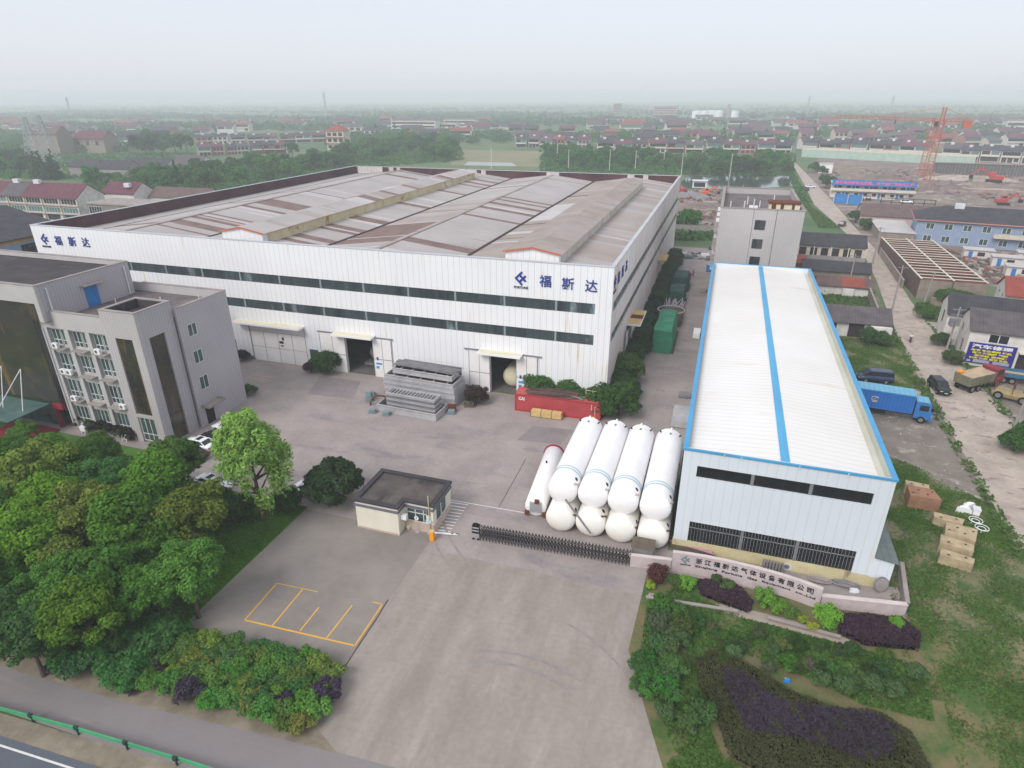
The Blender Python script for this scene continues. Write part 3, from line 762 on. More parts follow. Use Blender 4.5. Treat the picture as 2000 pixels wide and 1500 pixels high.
# ------------------------------------------------------------------ the white workshop
wk = thing('workshop', 'long white workshop with bright white roof, blue ridge strip and blue eaves trim', 'workshop', (8, 88, 0))
def HP(mb, name, mats, parent=None): return OP(mb, name, mats, parent, root=wk)
HX0, HX1, HY0, HY1, HZ = -.65, 16.35, 51.44, 124.6, 11.2
m = MB()
m.box(HX0, HX1, HY0, HY0 + .3, 9.6, HZ); m.box(HX0, HX1, HY0, HY0 + .3, 3.5, 8.4)
m.box(HX0, .65, HY0, HY0 + .3, 8.4, 9.6); m.box(15.0, HX1, HY0, HY0 + .3, 8.4, 9.6)
m.box(HX0, .65, HY0, HY0 + .3, 1.2, 3.5); m.box(14.9, HX1, HY0, HY0 + .3, 1.2, 3.5)
HP(m, 'front_wall', MATS['hall_front'])
HP(MB().box(HX0, HX0 + .3, HY0 + .3, HY1, 0, HZ).box(HX1 - .3, HX1, HY0 + .3, HY1, 0, HZ), 'side_wall', MATS['hall_side'])
HP(MB().box(HX0 + .3, HX1 - .3, HY1 - .3, HY1, 0, HZ), 'rear_wall', MATS['hall_front'])
HP(MB().box(HX0 - .06, HX1, HY0 + .02, HY0 + .32, 0, 1.2).box(HX1, 18.0, HY0 + .02, HY0 + .32, 0, 1.1), 'plinth', MATS['plinth_cream'])
for z0, z1, x1, n in ((8.4, 9.6, 15.0, 3), (1.2, 3.5, 14.9, 3)):
    xa = .65
    g_ = HP(MB().box(xa, x1, HY0 + .16, HY0 + .22, z0, z1), 'window_band', MATS['glass_hall'])
    m = MB()
    for i in range(1, n):
        xx = xa + (x1 - xa) * i / n; m.box(xx - .14, xx + .14, HY0 + .08, HY0 + .158, z0, z1)
    HP(m, 'mullion', MATS['galv_dark'], g_)
    if z0 < 5:
        m = MB(); m.box(xa, x1, HY0 + .05, HY0 + .075, 2.75, 2.85)
        xx = xa + .25
        while xx < x1:
            m.box(xx, xx + .035, HY0 + .05, HY0 + .076, 1.25, 3.45); xx += .28
        HP(m, 'window_bars', MATS['galv_dark'], g_)
xm = (HX0 + HX1) / 2
m = MB()
m.face([(HX0 + .3, HY0 + .3, 10.45), (xm, HY0 + .3, 11.08), (xm, HY1 - .3, 11.08), (HX0 + .3, HY1 - .3, 10.45)])
m.face([(xm, HY0 + .3, 11.08), (HX1 - 1.0, HY0 + .3, 10.5), (HX1 - 1.0, HY1 - .3, 10.5), (xm, HY1 - .3, 11.08)])
rf = HP(m, 'roof', MATS['hall_roof'])
HP(MB().face([(xm - .38, HY0 + .32, 11.1), (xm, HY0 + .32, 11.17), (xm, HY1 - .3, 11.17), (xm - .38, HY1 - .3, 11.1)]).face([(xm, HY0 + .32, 11.17), (xm + .38, HY0 + .32, 11.1), (xm + .38, HY1 - .3, 11.1), (xm, HY1 - .3, 11.17)]), 'ridge_strip', MATS['blue_ridge'], rf)
HP(MB().face([(HX1 - .99, HY0 + .3, 10.3), (HX1 - .3, HY0 + .3, 10.3), (HX1 - .3, HY1 - .3, 10.3), (HX1 - .99, HY1 - .3, 10.3)]).box(HX1 - 1.03, HX1 - .96, HY0 + .3, HY1 - .3, 10.3, 10.47), 'gutter', MATS['hall_gutter'], rf)
HP(MB().box(HX1 - .34, HX1 - .302, HY0 + .32, HY1 - .3, 10.3, HZ - .02), 'parapet_lining', MATS['hall_gutter'], rf)
HP(MB().box(HX0 + .302, HX0 + .34, HY0 + .32, HY1 - .3, 10.4, HZ - .02), 'parapet_lining', MATS['guard_coping'], rf)
m = MB()
m.box(HX0 - .12, HX1 + .12, HY0 - .1, HY0 + .12, HZ - .12, HZ + .06)
m.box(HX0 - .12, HX0 + .34, HY0 + .12, HY1, HZ, HZ + .06); m.box(HX1 - .34, HX1 + .12, HY0 + .12, HY1, HZ, HZ + .06); m.box(HX0 + .34, HX1 - .34, HY1 - .3, HY1 + .1, HZ, HZ + .06)
m.box(HX1, HX1 + .12, HY0 + .12, HY1, HZ - .25, HZ); m.box(HX0 - .12, HX0, HY0 + .12, HY1, HZ - .25, HZ)
HP(m, 'eaves_trim', MATS['blue_trim'])
m = MB()
for xx in (2.75, 4.2, 8.9, 12.7): m.box(xx, xx + .07, HY0 - .13, HY0 - .102, HZ - .4, HZ + .04)
HP(m, 'rain_spout', MATS['white_pipe'])
# lean-to along the right wall
m = MB()
m.face([(HX1, HY0, 1.1), (18.0, HY0, 1.1), (18.0, HY0, 3.0), (HX1, HY0, 3.25)]); m.face([(18.0, HY0, 0), (18.0, 60, 0), (18.0, 60, 3.0), (18.0, HY0, 3.0)])
m.face([(HX1, 60, 0), (18.0, 60, 0), (18.0, 60, 3.0), (HX1, 60, 3.25)])
l = HP(m, 'lean_to_wall', MATS['hall_front'])
HP(MB().loft([[(HX1 + .005, HY0 - .2, 3.3), (18.3, HY0 - .2, 3.02), (18.3, HY0 - .2, 3.12), (HX1 + .005, HY0 - .2, 3.4)], [(HX1 + .005, 60.3, 3.3), (18.3, 60.3, 3.02), (18.3, 60.3, 3.12), (HX1 + .005, 60.3, 3.4)]]), 'lean_to_roof', MATS['leanto_sheet'], l)

# ------------------------------------------------------------------ the gatehouse
gh = thing('gatehouse', 'small cream gatehouse with a flat dark roof and grey band beside the gate', 'gatehouse', (-27.5, 47.5, 0))
def GP(mb, name, mats, parent=None): return OP(mb, name, mats, parent, root=gh)
plan = [(-31.5, 45.0), (-26.75, 45.0), (-26.75, 46.35), (-23.6, 46.35), (-23.6, 50.7), (-31.5, 50.7)]
def ring(mb, off_, z0, z1, th):
    """a band that follows the plan of the gatehouse"""
    a, b, c, d, e = -31.5 - off_, -26.75 + off_, -23.6 + off_, 45.0 - off_, 50.7 + off_
    f = 46.35 - off_
    mb.box(a, b, d, d + th, z0, z1); mb.box(b - th, b, d + th, f + th, z0, z1); mb.box(b, c, f, f + th, z0, z1)
    mb.box(c - th, c, f + th, e, z0, z1); mb.box(a, c - th, e - th, e, z0, z1); mb.box(a, a + th, d + th, e - th, z0, z1)
m = MB()
m.box(-31.5, -26.75, 45.0, 45.25, .25, 3.3); m.box(-27.0, -26.75, 45.25, 46.35, .25, 3.3); m.box(-31.5, -31.25, 45.25, 50.7, .25, 3.3); m.box(-31.25, -23.6, 50.45, 50.7, .25, 3.3)
m.box(-26.75, -23.6, 46.35, 46.6, .25, 1.2); m.box(-26.75, -23.6, 46.35, 46.6, 2.6, 3.3); m.box(-26.75, -26.5, 46.35, 46.6, 1.2, 2.6); m.box(-24.3, -23.6, 46.35, 46.6, 1.2, 2.6)
m.box(-23.85, -23.6, 46.6, 50.45, .25, .95); m.box(-23.85, -23.6, 46.6, 50.45, 2.6, 3.3); m.box(-23.85, -23.6, 46.6, 47.1, .95, 2.6); m.box(-23.85, -23.6, 49.6, 50.45, .95, 2.6)
GP(m, 'wall', MATS['guard_wall'])
m = MB(); ring(m, .03, 0, .25, .2); m.box(-26.7, -23.62, 46.31, 46.345, .25, 1.1); m.box(-23.6, -23.565, 46.4, 50.6, .25, .95); GP(m, 'plinth', MATS['tile_tan'])
m = MB(); ring(m, .12, 2.72, 2.98, .1); GP(m, 'cornice_band', MATS['guard_band'])
m = MB(); ring(m, .18, 3.3, 3.52, .5); GP(m, 'coping', MATS['guard_coping'])
GP(MB().prism([(-31.2, 45.3), (-27.05, 45.3), (-27.05, 46.65), (-23.9, 46.65), (-23.9, 50.4), (-31.2, 50.4)], 3.0, 3.28), 'roof', MATS['guard_roof'])
g_ = GP(MB().box(-26.5, -24.3, 46.45, 46.5, 1.2, 2.6), 'window', MATS['window_glass'])
m = MB()
for xx in (-26.5, -25.6, -24.7, -24.37): m.box(xx, xx + .07, 46.38, 46.448, 1.2, 2.6)
m.box(-26.5, -24.3, 46.38, 46.448, 2.1, 2.16); m.box(-26.5, -24.3, 46.38, 46.448, 1.14, 1.2); m.box(-26.5, -24.3, 46.38, 46.448, 2.6, 2.66)
GP(m, 'window_frame', MATS['window_frame'], g_)
g_ = GP(MB().box(-23.75, -23.7, 47.1, 49.6, .95, 2.6), 'window', MATS['window_glass'])
m = MB()
for yy in (47.1, 48.3, 49.5): m.box(-23.698, -23.62, yy, yy + .08, .95, 2.6)
m.box(-23.698, -23.62, 47.18, 49.5, .9, .97); m.box(-23.698, -23.62, 47.18, 49.5, 2.58, 2.66)
GP(m, 'window_frame', MATS['window_frame'], g_)
a = GP(MB().box(-27.7 + 1.0, -26.0 - .1, 45.4, 45.8, 1.75, 2.3), 'air_conditioner', MATS['white_paint'])
GP(MB().box(-24.3, -23.9, 46.3, 46.345, 2.2, 2.65), 'notice_plate', MATS['wood_dark'])
GP(MB().tube([(-23.95, 46.2, .1), (-23.95, 46.2, 4.6)], .05, 6), 'flag_pole', MATS['plinth_cream'])

# ------------------------------------------------------------------ the dormitory block behind the workshop
dm = thing('dormitory_block', 'plain grey tiled block with three small windows rising behind the white workshop', 'building', (8, 150, 0))
def DP(mb, name, mats, parent=None): return OP(mb, name, mats, parent, root=dm)
m = MB()
DY0, DY1, DZ = 131.0, 163.0, 20.4
m.box(-.6, 12.9, DY0, DY1, 0, 9.2)
DP(m, 'lower_wall', MATS['tile_grey_x'])
DP(MB().box(-.6, 14.5, DY0, DY0 + .4, 9.2, DZ).box(-.6, 14.5, DY1 - .4, DY1, 9.2, DZ).box(-.6, 14.5, DY0 + .4, DY1 - .4, 9.2, 19.0), 'upper_wall', MATS['tile_grey_x'])
DP(MB().box(-.6, -.2, DY0 + .4, DY1 - .4, 19.0, DZ).box(14.1, 14.5, DY0 + .4, DY1 - .4, 19.0, DZ), 'roof_parapet', MATS['tile_grey_y'])
DP(MB().box(-.2, 14.1, DY0 + .4, DY1 - .4, 19.01, 19.1), 'roof', MATS['roof_slab'])
DP(MB().box(-.7, 14.6, DY0 - .1, DY0 + .5, DZ, DZ + .12).box(-.7, 14.6, DY1 - .5, DY1 + .1, DZ, DZ + .12).box(-.7, -.1, DY0 + .5, DY1 - .5, DZ, DZ + .12).box(14.0, 14.6, DY0 + .5, DY1 - .5, DZ, DZ + .12), 'coping', MATS['concrete_trim'])
for z in (16.6, 13.0, 9.6):
    g_ = DP(MB().box(6.0, 7.9, DY0 - .05, DY0 - .004, z, z + 1.8), 'window', MATS['glass_hall'])
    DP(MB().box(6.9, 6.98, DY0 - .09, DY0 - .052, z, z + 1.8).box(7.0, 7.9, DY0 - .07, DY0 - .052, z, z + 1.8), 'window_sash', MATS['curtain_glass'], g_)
DP(MB().box(5.5, 5.62, DY0 - .02, DY0 - .003, 4, DZ).box(9.6, 9.75, DY0 - .06, DY0 - .003, 2, DZ), 'drainpipe', MATS['galv_dark'])
for z in (7.5, 10.8, 14.0, 17.2):
    for yy in (134, 141, 148):
        DP(MB().box(-1.2, -.62, yy, yy + .9, z, z + .6), 'air_conditioner', MATS['white_paint'])
DP(MB().box(-1.4, -.61, DY0 + .2, DY1, 12.3, 12.45).box(-1.4, -.61, DY0 + .2, DY1, 8.9, 9.05).box(-1.4, -.61, DY0 + .2, DY1, 15.7, 15.85), 'ledge', MATS['concrete_trim'])
ts = DP(MB().box(8.2, 13.6, 132.6, 136.0, 19.1, 21.3), 'rusty_roof_shed', MATS['cream'])
DP(MB().box(8.0, 13.8, 132.4, 136.2, 21.3, 21.6).box(8.6, 9.4, 132.55, 132.59, 19.6, 21.3).box(10.2, 10.8, 132.55, 132.59, 19.3, 21.3).box(12.2, 12.7, 132.55, 132.59, 20.2, 21.3), 'rusty_lid', MATS['rust'], ts)
m = MB()
for xx, yy, h in ((1.2, 136, 1.9), (3.9, 140, 1.5), (5.6, 138, 2.2), (6.9, 142, 1.4), (4.6, 146, 1.6), (10, 150, 1.5)): m.tube([(xx, yy, 19.1), (xx, yy, 19.1 + h)], .12, 6)
DP(m, 'roof_vent', MATS['white_pipe'])
DP(MB().box(4.8, 6.4, 138, 139.2, 19.1, 19.9), 'roof_tank', MATS['white_paint'])
# ------------------------------------------------------------------ painted lines
def stripe(mb, a, b, w, z):
    a, b = Vector((*a, z)), Vector((*b, z)); d = (b - a).normalized(); n = Vector((-d.y, d.x, 0)) * w / 2
    mb.face([a - n, b - n, b + n, a + n])
m = MB(); ZM = .056
for a, b, w_ in (((541, 1140), (478, 1212), .13), ((478, 1212), (693, 1262), .16), ((693, 1262), (747, 1181), .13), ((592, 1151), (532, 1223), .13), ((623, 1187), (586, 1233), .12), ((688, 1183), (638, 1247), .12), ((541, 1140), (622, 1157), .08), ((728, 1177), (747, 1181), .12)):
    stripe(m, W(*a), W(*b), w_, ZM)
tag(m.build('parking_lines', MATS['paint_yellow']), kind='structure')
m = MB()
for i in range(11):
    t = i / 10
    a = (881 + (838 - 881) * t, 982 + (1040 - 982) * t); b = (914 + (876 - 914) * t, 987 + (1045 - 987) * t)
    stripe(m, W(*a), W(*b), .16, ZM)
stripe(m, W(866, 975), W(1040, 1005), .12, ZM)
tag(m.build('crossing_lines', MATS['paint_white']), kind='structure')
m = MB()
stripe(m, W(486, 738), W(530, 744), .12, ZM); stripe(m, W(500, 735), W(535, 738), .08, ZM)
tag(m.build('yard_line', MATS['paint_yellow']), kind='structure')
m = MB()
pts = [W(758, 1172), W(735, 1210), W(705, 1255), W(668, 1312)]
for a, b in zip(pts, pts[1:]): stripe(m, a, b, .13, .058)
stripe(m, W(1027, 897), W(974, 992), .07, .058)
tag(m.build('pavement_joint', MATS['crack']), kind='structure')

m = MB()
for c_, r_, a0, a1 in (((-10.5, 24.0), 9.5, 62, 118), ((-10.3, 23.4), 11.2, 66, 112), ((-12, 27), 12.5, 40, 76), ((-6, 60), 21, 196, 236), ((-6, 60), 22.6, 196, 236)):
    P_ = [(c_[0] + r_ * cos(radians(a)), c_[1] + r_ * sin(radians(a))) for a in range(a0, a1, 4)]
    for a, b in zip(P_, P_[1:]): stripe(m, a, b, .22, .0585)
tag(m.build('tyre_marks', mk('tyre_mark', (134, 127, 125), (146, 139, 136), 1.2, .9, fine=(1.5, .2))), kind='structure')

# ------------------------------------------------------------------ stacked storage tanks
mk('heater_pale', (240, 239, 239), None)
def make_tank(name, label, r, L, mat, band=True, front_dirty=False, group=None):
    """a lying vessel along +Y from the origin, axis at the root's height"""
    t = thing(name, label, 'tank', group=group)
    def prof(pts, n=28):
        rings = []
        for y, rr in pts: rings.append([(rr * cos(2 * pi * k / n), y, rr * sin(2 * pi * k / n)) for k in range(n)])
        return MB().loft(rings)
    d = r * .38
    head = [(d * (1 - cos(a)), r * sin(a)) for a in (radians(x) for x in (6, 20, 36, 52, 68, 80, 90))]
    pts = head + [(L * .25, r), (L * .5, r), (L * .75, r)] + [(L - y, rr) for y, rr in reversed(head)]
    prof(pts).build('shell', MATS[mat], t, smooth=True)
    m = MB()
    for k in (.32, .62, .9): 
        n = 28
        m.loft([[((r + .012) * cos(2 * pi * q / n), y, (r + .012) * sin(2 * pi * q / n)) for q in range(n)] for y in (L * k - .03, L * k + .03)], caps=False)
    m.build('weld_seam', MATS['heater_pale'] if not front_dirty else MATS['tank_cream'], t, smooth=True)
    if band:
        for y in (2.3, 2.75):
            n = 40; m = MB()
            m.loft([[((r + .015) * cos(2 * pi * q / n), yy, (r + .015) * sin(2 * pi * q / n)) for q in range(n)] for yy in (y, y + .22)], caps=False)
            m.build('painted_band', MATS['tank_blue'], t, smooth=True)
    m = MB()
    m.tube([(0, L - .9, r - .02), (0, L - .9, r + .32)], .09, 8); m.tube([(0, L - .2, r * .55), (0, L + .1, r * .62)], .1, 8)
    m.build('nozzle', MATS['tank_white'], t)
    for sx in (-1, 1):
        MB().tube([(sx * r * .66, L - 1.1, r * .72), (sx * r * .78, L - 1.1, r * .84)], .09, 8).build('lifting_lug', MATS['black'], t)
    m = MB(); m.box(-.1, .1, L - 1.9, L - 1.6, r - .01, r + .08)
    m.build('manway', MATS['galv_dark'], t)
    a = radians(38)
    m = MB()
    for q, (y, s) in enumerate(((.55, .2), (.85, .15), (1.2, .22))):
        an = a - .15 * q; m.tube([((r - .02) * cos(an), y, (r - .02) * sin(an)), ((r + .13) * cos(an), y, (r + .13) * sin(an))], s * .5, 8)
    m.build('valve_stub', MATS['rust'] if front_dirty else MATS['tile_tan'], t)
    p = MB(); p.tube([((r - .01) * cos(a), 1.5, (r - .01) * sin(a)), ((r + .03) * cos(a), 1.5, (r + .03) * sin(a))], .2, 10)
    p.build('name_plate', MATS['black'], t)
    return t
TXS = (-11.75, -8.72, -5.72, -2.62)
who = ['outermost, beside the slim tank', 'second from the slim tank', 'second from the white workshop', 'nearest the white workshop']
tk = make_tank('storage_tank', 'clean white tank on the top layer with pale blue bands, ' + who[0], 1.5, 14.6, 'tank_white', True, group='stacked white storage tanks')
for i, xx in enumerate(TXS):
    o = tk if i == 0 else dup(tk, (0, 0, 0))
    o.location = (xx - .02, (51.0, 51.1, 50.95, 50.9)[i], 4.36); o.rotation_euler = (0, (0, .05, -.04, .1)[i], 0)
    o['label'] = 'clean white tank on the top layer with pale blue bands, ' + who[i]
tk = make_tank('storage_tank', 'x', 1.5, 14.4, 'tank_old', False, True, group='stacked white storage tanks')
for i, xx in enumerate(TXS):
    o = tk if i == 0 else dup(tk, (0, 0, 0))
    o.location = (xx + .05, 50.2 + (0, .1, .05, .1)[i], 1.54); o.rotation_euler = (0, (.2, -.1, .3, .1)[i], 0)
    o['label'] = 'rust streaked yellowed white tank on the bottom layer, ' + who[i]
# cradles under and between the layers
for y in (53.5, 58, 62.5):
    tag(MB().box(-13.4, -1.1, y - .12, y + .12, 2.78, 2.98).build('support_beam', MATS['black'], None, world=True, loc=(-7, y, 2.8)), 'dark steel beam lying across the lower tanks, ' + {53.5: 'closest to the gate', 58: 'at mid length', 62.5: 'closest to the red container'}[y], 'beam', 'beams between the tank layers')
st = thing('slim_tank', 'slim white tank with a dark red far rim lying beside the stacked tanks', 'tank', (-14.72, 52.3, 1.2), radians(4.5))
n = 24
MB().loft([[(rr * cos(2 * pi * q / n), y, rr * sin(2 * pi * q / n)) for q in range(n)] for y, rr in ((0, 1.08), (0.05, 1.14), (11.0, 1.14), (11.1, 1.0))]).build('shell', MATS['tank_white'], st, smooth=True)
MB().loft([[(rr * cos(2 * pi * q / n), y, rr * sin(2 * pi * q / n)) for q in range(n)] for y, rr in ((10.85, 1.16), (10.85, 1.27), (11.05, 1.27), (11.05, 1.16))], caps=False).build('red_flange', MATS['red_rim'], st)
m = MB()
for i in range(9): m.box(-.55, .55, -.16, -.05, -.6 + i * .14, -.52 + i * .14)
m.box(-.6, -.55, -.18, -.02, -.66, .66); m.box(.55, .6, -.18, -.02, -.66, .66)
m.build('slatted_end', MATS['galv'], st)
for x_, z_ in ((-.9, -.75), (.95, -.75), (.15, .75)):
    MB().box(x_ - .22, x_ + .22, -.3, .1, z_ - .2, z_ + .2).build('end_block', MATS['rust'], st)
MB().tube([(-.2, 7, 1.1), (-.2, 7, 1.34)], .1, 8).build('nozzle', MATS['black'], st)
tag(MB().tube([(0, 0, 0), (2.75, -.5, -3.1)], .09, 8).build('leaning_pole', MATS['galv_dark'], None, loc=(-11.2, 50.6, 4.0)), 'long grey pole leaning across the fronts of the tanks', 'pole')

# ------------------------------------------------------------------ sliding gate, sign wall, boundary walls
gt = thing('sliding_gate', 'black folding lattice gate stretched across the yard entrance', 'gate', (-19.3, 47.0, .04), atan2(.8, 15.1))
NG = 46; LG = 15.1
for i in range(NG):
    x_ = .5 + (LG - .5) * i / (NG - 1)
    m = MB()
    for yy in (-.3, .3): m.bar((x_, yy, .06), (x_, yy, 1.5), .055)
    m.bar((x_, -.3, 1.5), (x_, 0, 1.68), .05); m.bar((x_, 0, 1.68), (x_, .3, 1.5), .05); m.bar((x_, -.3, .5), (x_, .3, .5), .04); m.bar((x_, -.3, 1.1), (x_, .3, 1.1), .04)
    m.build('gate_hoop', MATS['gate_black'], gt)
st_ = (LG - .5) / (NG - 1)
for yy in (-.3, .3):
    m = MB()
    for i in range(NG - 1):
        x_ = .5 + st_ * i
        m.bar((x_, yy, .25), (x_ + st_, yy, .85), .045); m.bar((x_, yy, .85), (x_ + st_, yy, .25), .045)
        m.bar((x_, yy, .85), (x_ + st_, yy, 1.4), .045); m.bar((x_, yy, 1.4), (x_ + st_, yy, .85), .045)
    m.build('lattice', MATS['gate_black'], gt)
h = MB().prism([(-.35, -.22), (.35, -.22), (.35, .22), (-.35, .22)], .08, 1.5).build('drive_head', MATS['chrome'], gt)
MB().box(-.37, .37, -.24, .24, 1.5, 1.62).box(-.2, .2, -.1, .1, 1.62, 1.8).build('head_cap', MATS['black'], gt)
MB().box(-.38, .38, -.245, .245, .75, .95).box(-.38, .38, -.245, .245, 1.15, 1.3).build('head_stripe', MATS['black'], gt)
for x_ in (-.25, .25): MB().tube([(x_, -.3, .1), (x_, .3, .1)], .1, 10).build('wheel', MATS['black'], gt)

# curved company wall
arc = [(-.45, 48.08), (1.0, 48.24), (2.46, 48.3), (3.9, 48.3), (5.3, 48.24), (7.0, 48.1), (8.8, 47.85), (10.4, 47.5), (11.95, 47.05)]
sw = thing('sign_wall', 'curved pink granite wall with dark company lettering facing the road', 'sign wall', (5.5, 48, 0))
def SP(mb, name, mats): return mb.build(name, mats, sw, world=True)
def arc_at(s):
    """point and outward direction at distance s along the wall's front"""
    for (a, b) in zip(arc, arc[1:]):
        L = hypot(b[0] - a[0], b[1] - a[1])
        if s <= L or b == arc[-1]:
            t = s / L; d = ((b[0] - a[0]) / L, (b[1] - a[1]) / L)
            return (a[0] + (b[0] - a[0]) * t, a[1] + (b[1] - a[1]) * t), (d[1], -d[0])
        s -= L
th = .3
rings = []
for i, p in enumerate(arc):
    a, b = arc[max(i - 1, 0)], arc[min(i + 1, len(arc) - 1)]
    L = hypot(b[0] - a[0], b[1] - a[1]); nx, ny = -(b[1] - a[1]) / L * th, (b[0] - a[0]) / L * th
    rings.append((p, (p[0] + nx, p[1] + ny)))
SP(MB().loft([[(a[0], a[1], 0), (b[0], b[1], 0), (b[0], b[1], 2.12), (a[0], a[1], 2.12)] for a, b in rings]), 'wall', MATS['granite'])
SP(MB().loft([[(a[0] * 1.0, a[1] - .03, 2.12), (b[0], b[1] + .03, 2.12), (b[0], b[1] + .03, 2.2), (a[0], a[1] - .03, 2.2)] for a, b in rings]), 'coping', MATS['granite_top'])
def wrap(s, dy, z):
    p, n_ = arc_at(s); q = .03 - dy
    return (p[0] + n_[0] * q, p[1] + n_[1] * q, z)
m = MB()
name_ = '浙江福斯达气体设备有限公司'
for i, c in enumerate(name_): add_text(m, c, 2.05 + i * .775, 0, 1.62, .62, .56, .04, .01, fn=wrap, height=.58)
add_text(m, 'FORTUNE', .75, 0, .98, .2, .9, .03, .006, fn=wrap, height=.13)
s_ = 2.0
for w_, L in (('ZheJiang', 2.0), ('Fortune', 1.75), ('Gas', .85), ('Equipment', 2.35), ('co.,Ltd', 1.6)):
    add_text(m, w_, s_, 0, .98, .3, L, .03, .006, fn=wrap, height=.26); s_ += L + .4
SP(m, 'lettering', MATS['text_dark'])
m = MB(); add_logo(m, 1.2, 0, 1.55, .5, fn=wrap, d=.04); SP(m, 'emblem', MATS['steel_teal'])
def low_wall(label, a, b, h, t, cap='granite_top', mat='granite', name='boundary_wall'):
    L = hypot(b[0] - a[0], b[1] - a[1]); o = thing(name, label, 'wall', (*a, 0), atan2(b[1] - a[1], b[0] - a[0]))
    MB().box(0, L, 0, t, 0, h).build('wall', MATS[mat], o); MB().box(-.04, L + .04, -.05, t + .05, h, h + .09).build('coping', MATS[cap], o)
    return o
low_wall('low granite wall between the lattice gate and the company sign wall', (-4.25, 47.5), (-.52, 48.0), 1.25, .3)
low_wall('low granite wall running from the sign wall to the corner post', (12.1, 47.35), (18.75, 48.4), 1.15, .35)
low_wall('grey rendered wall beside the workshop corner and the grass', (18.95, 48.75), (19.6, 54.2), 1.2, .25, 'concrete_trim', 'concrete_trim')
b_ = thing('wall_shed', 'small weathered sheet metal cover behind the low wall by the gate', 'shed', (-3.2, 49.0, 0))
MB().box(-1.0, .95, -.5, .6, 0, 1.6).build('cover', MATS['galv_dark'], b_); MB().face([(-1.1, -.65, 1.62), (1.05, -.65, 1.62), (1.05, .7, 1.95), (-1.1, .7, 1.95)]).build('roof', MATS['wood_dark'], b_)

# ------------------------------------------------------------------ small things by the gatehouse
bn = thing('barrier_post', 'orange barrier cabinet at the corner of the gatehouse', 'barrier', (-23.35, 45.35, .05))
MB().box(-.22, .22, -.18, .18, 0, 1.05).build('cabinet', MATS['orange'], bn); MB().box(-.25, .25, -.21, .21, 1.05, 1.12).build('lid', MATS['plywood'], bn)
ar = thing('barrier_boom', 'white and black barrier arm lying low across the crossing lines', 'barrier arm', (*W(845, 1043), .12), atan2(W(886, 1046)[1] - W(845, 1043)[1], W(886, 1046)[0] - W(845, 1043)[0]))
MB().box(0, 2.6, -.06, .06, 0, .12).build('arm', MATS['white_paint'], ar); MB().box(1.9, 2.15, -.065, .065, .121, .13).box(2.35, 2.6, -.065, .065, .121, .13).build('dark_mark', MATS['guard_coping'], ar)
for px, lab, mat, hh in (((816, 1040), 'round white notice sign on a stand before the gatehouse window', 'white_paint', 1.75), ((839, 1043), 'pale blue notice sign on a stand next to the orange cabinet', 'tank_blue', 1.5)):
    x_, y_ = W(*px); o = thing('notice_stand', lab, 'sign', (x_, y_, .05))
    MB().tube([(0, 0, 0), (0, 0, hh - .2)], .025, 6).build('post', MATS['galv'], o); MB().tube([(0, 0, 0), (0, 0, .06)], .22, 12).build('base', MATS['galv'], o)
    if 'round' in lab: MB().tube([(0, -.03, hh), (0, -.06, hh)], .24, 16).build('panel', MATS[mat], o); MB().box(-.05, .05, -.07, -.061, hh - .1, hh + .1).box(-.12, .02, -.07, -.061, hh + .02, hh + .07).build('marking', MATS['text_dark'], o)
    else: MB().box(-.3, .3, -.06, -.03, hh - .15, hh + .15).build('panel', MATS[mat], o)
x_, y_ = W(798, 1034); o = thing('flower_pot', 'pale flower pot standing below the gatehouse air conditioner', 'pot', (x_, y_, .05))
MB().loft([[(rr * cos(2 * pi * q / 12), rr * sin(2 * pi * q / 12), z) for q in range(12)] for z, rr in ((0, .16), (.45, .26))]).build('pot', MATS['cream'], o)

# ------------------------------------------------------------------ red container, crate, scrap
ct = thing('shipping_container', 'red steel shipping container with white letters standing by the factory door', 'container', (-24.3, 74.9, .04), radians(1.6))
CL, CW, CH = 12.0, 2.44, 2.6
MB().box(.06, CL - .06, .05, CW - .05, .18, CH - .12).build('corrugated_walls', MATS['red_paint'], ct)
MB().box(.06, CL - .06, .06, CW - .06, CH - .12, CH - .04).build('roof', MATS['red_top'], ct)
m = MB()
for x_ in (0, CL - .16):
    for y_ in (0, CW - .16): m.box(x_, x_ + .16, y_, y_ + .16, 0, CH)
for y_ in (.0, CW - .1): m.box(.16, CL - .16, y_, y_ + .1, .02, .2); m.box(.16, CL - .16, y_, y_ + .1, CH - .12, CH)
for x_ in (0, CL - .1): m.box(x_, x_ + .1, .16, CW - .16, .02, .2); m.box(x_, x_ + .1, .16, CW - .16, CH - .12, CH)
m.build('frame', mk('red_frame', (172, 50, 56), None, .5), ct)
m = MB(); add_text(m, 'CAI', .55, .02, 1.95, .62, .85, .03, .02, height=.5); m.build('lettering', MATS['text_white'], ct)
m = MB(); m.box(10.9, 11.3, .01, .045, .35, .6); m.build('yellow_mark', MATS['orange'], ct)
m = MB()
for q in range(4): m.box(10.7, 10.78, .01, .046, 1.5 + q * .22, 1.64 + q * .22); m.box(11.2, 11.26, .01, .046, .8 + q * .35, 1.0 + q * .35)
m.build('white_mark', MATS['text_white'], ct)
rr = random.Random(5)
sc_ = thing('scrap_bundle', 'tangle of rusty bars lying on the red container roof', 'scrap', (-20.5, 76.2, 2.62), radians(1.6))
m = MB()
for q in range(60):
    y_ = rr.uniform(-.95, .95); z_ = rr.uniform(.05, .42); x_ = rr.uniform(-2.6, -1.2)
    m.bar((x_, y_, z_), (x_ + rr.uniform(3.5, 6.4), y_ + rr.uniform(-.25, .25), z_ + rr.uniform(-.05, .15)), .06, .06)
for q in range(22): x_ = rr.uniform(-2.4, 3.4); m.bar((x_, -.95, .3), (x_ + .5, .95, .34), .05)
m.build('bars', MATS['rusty_pipe'], sc_)
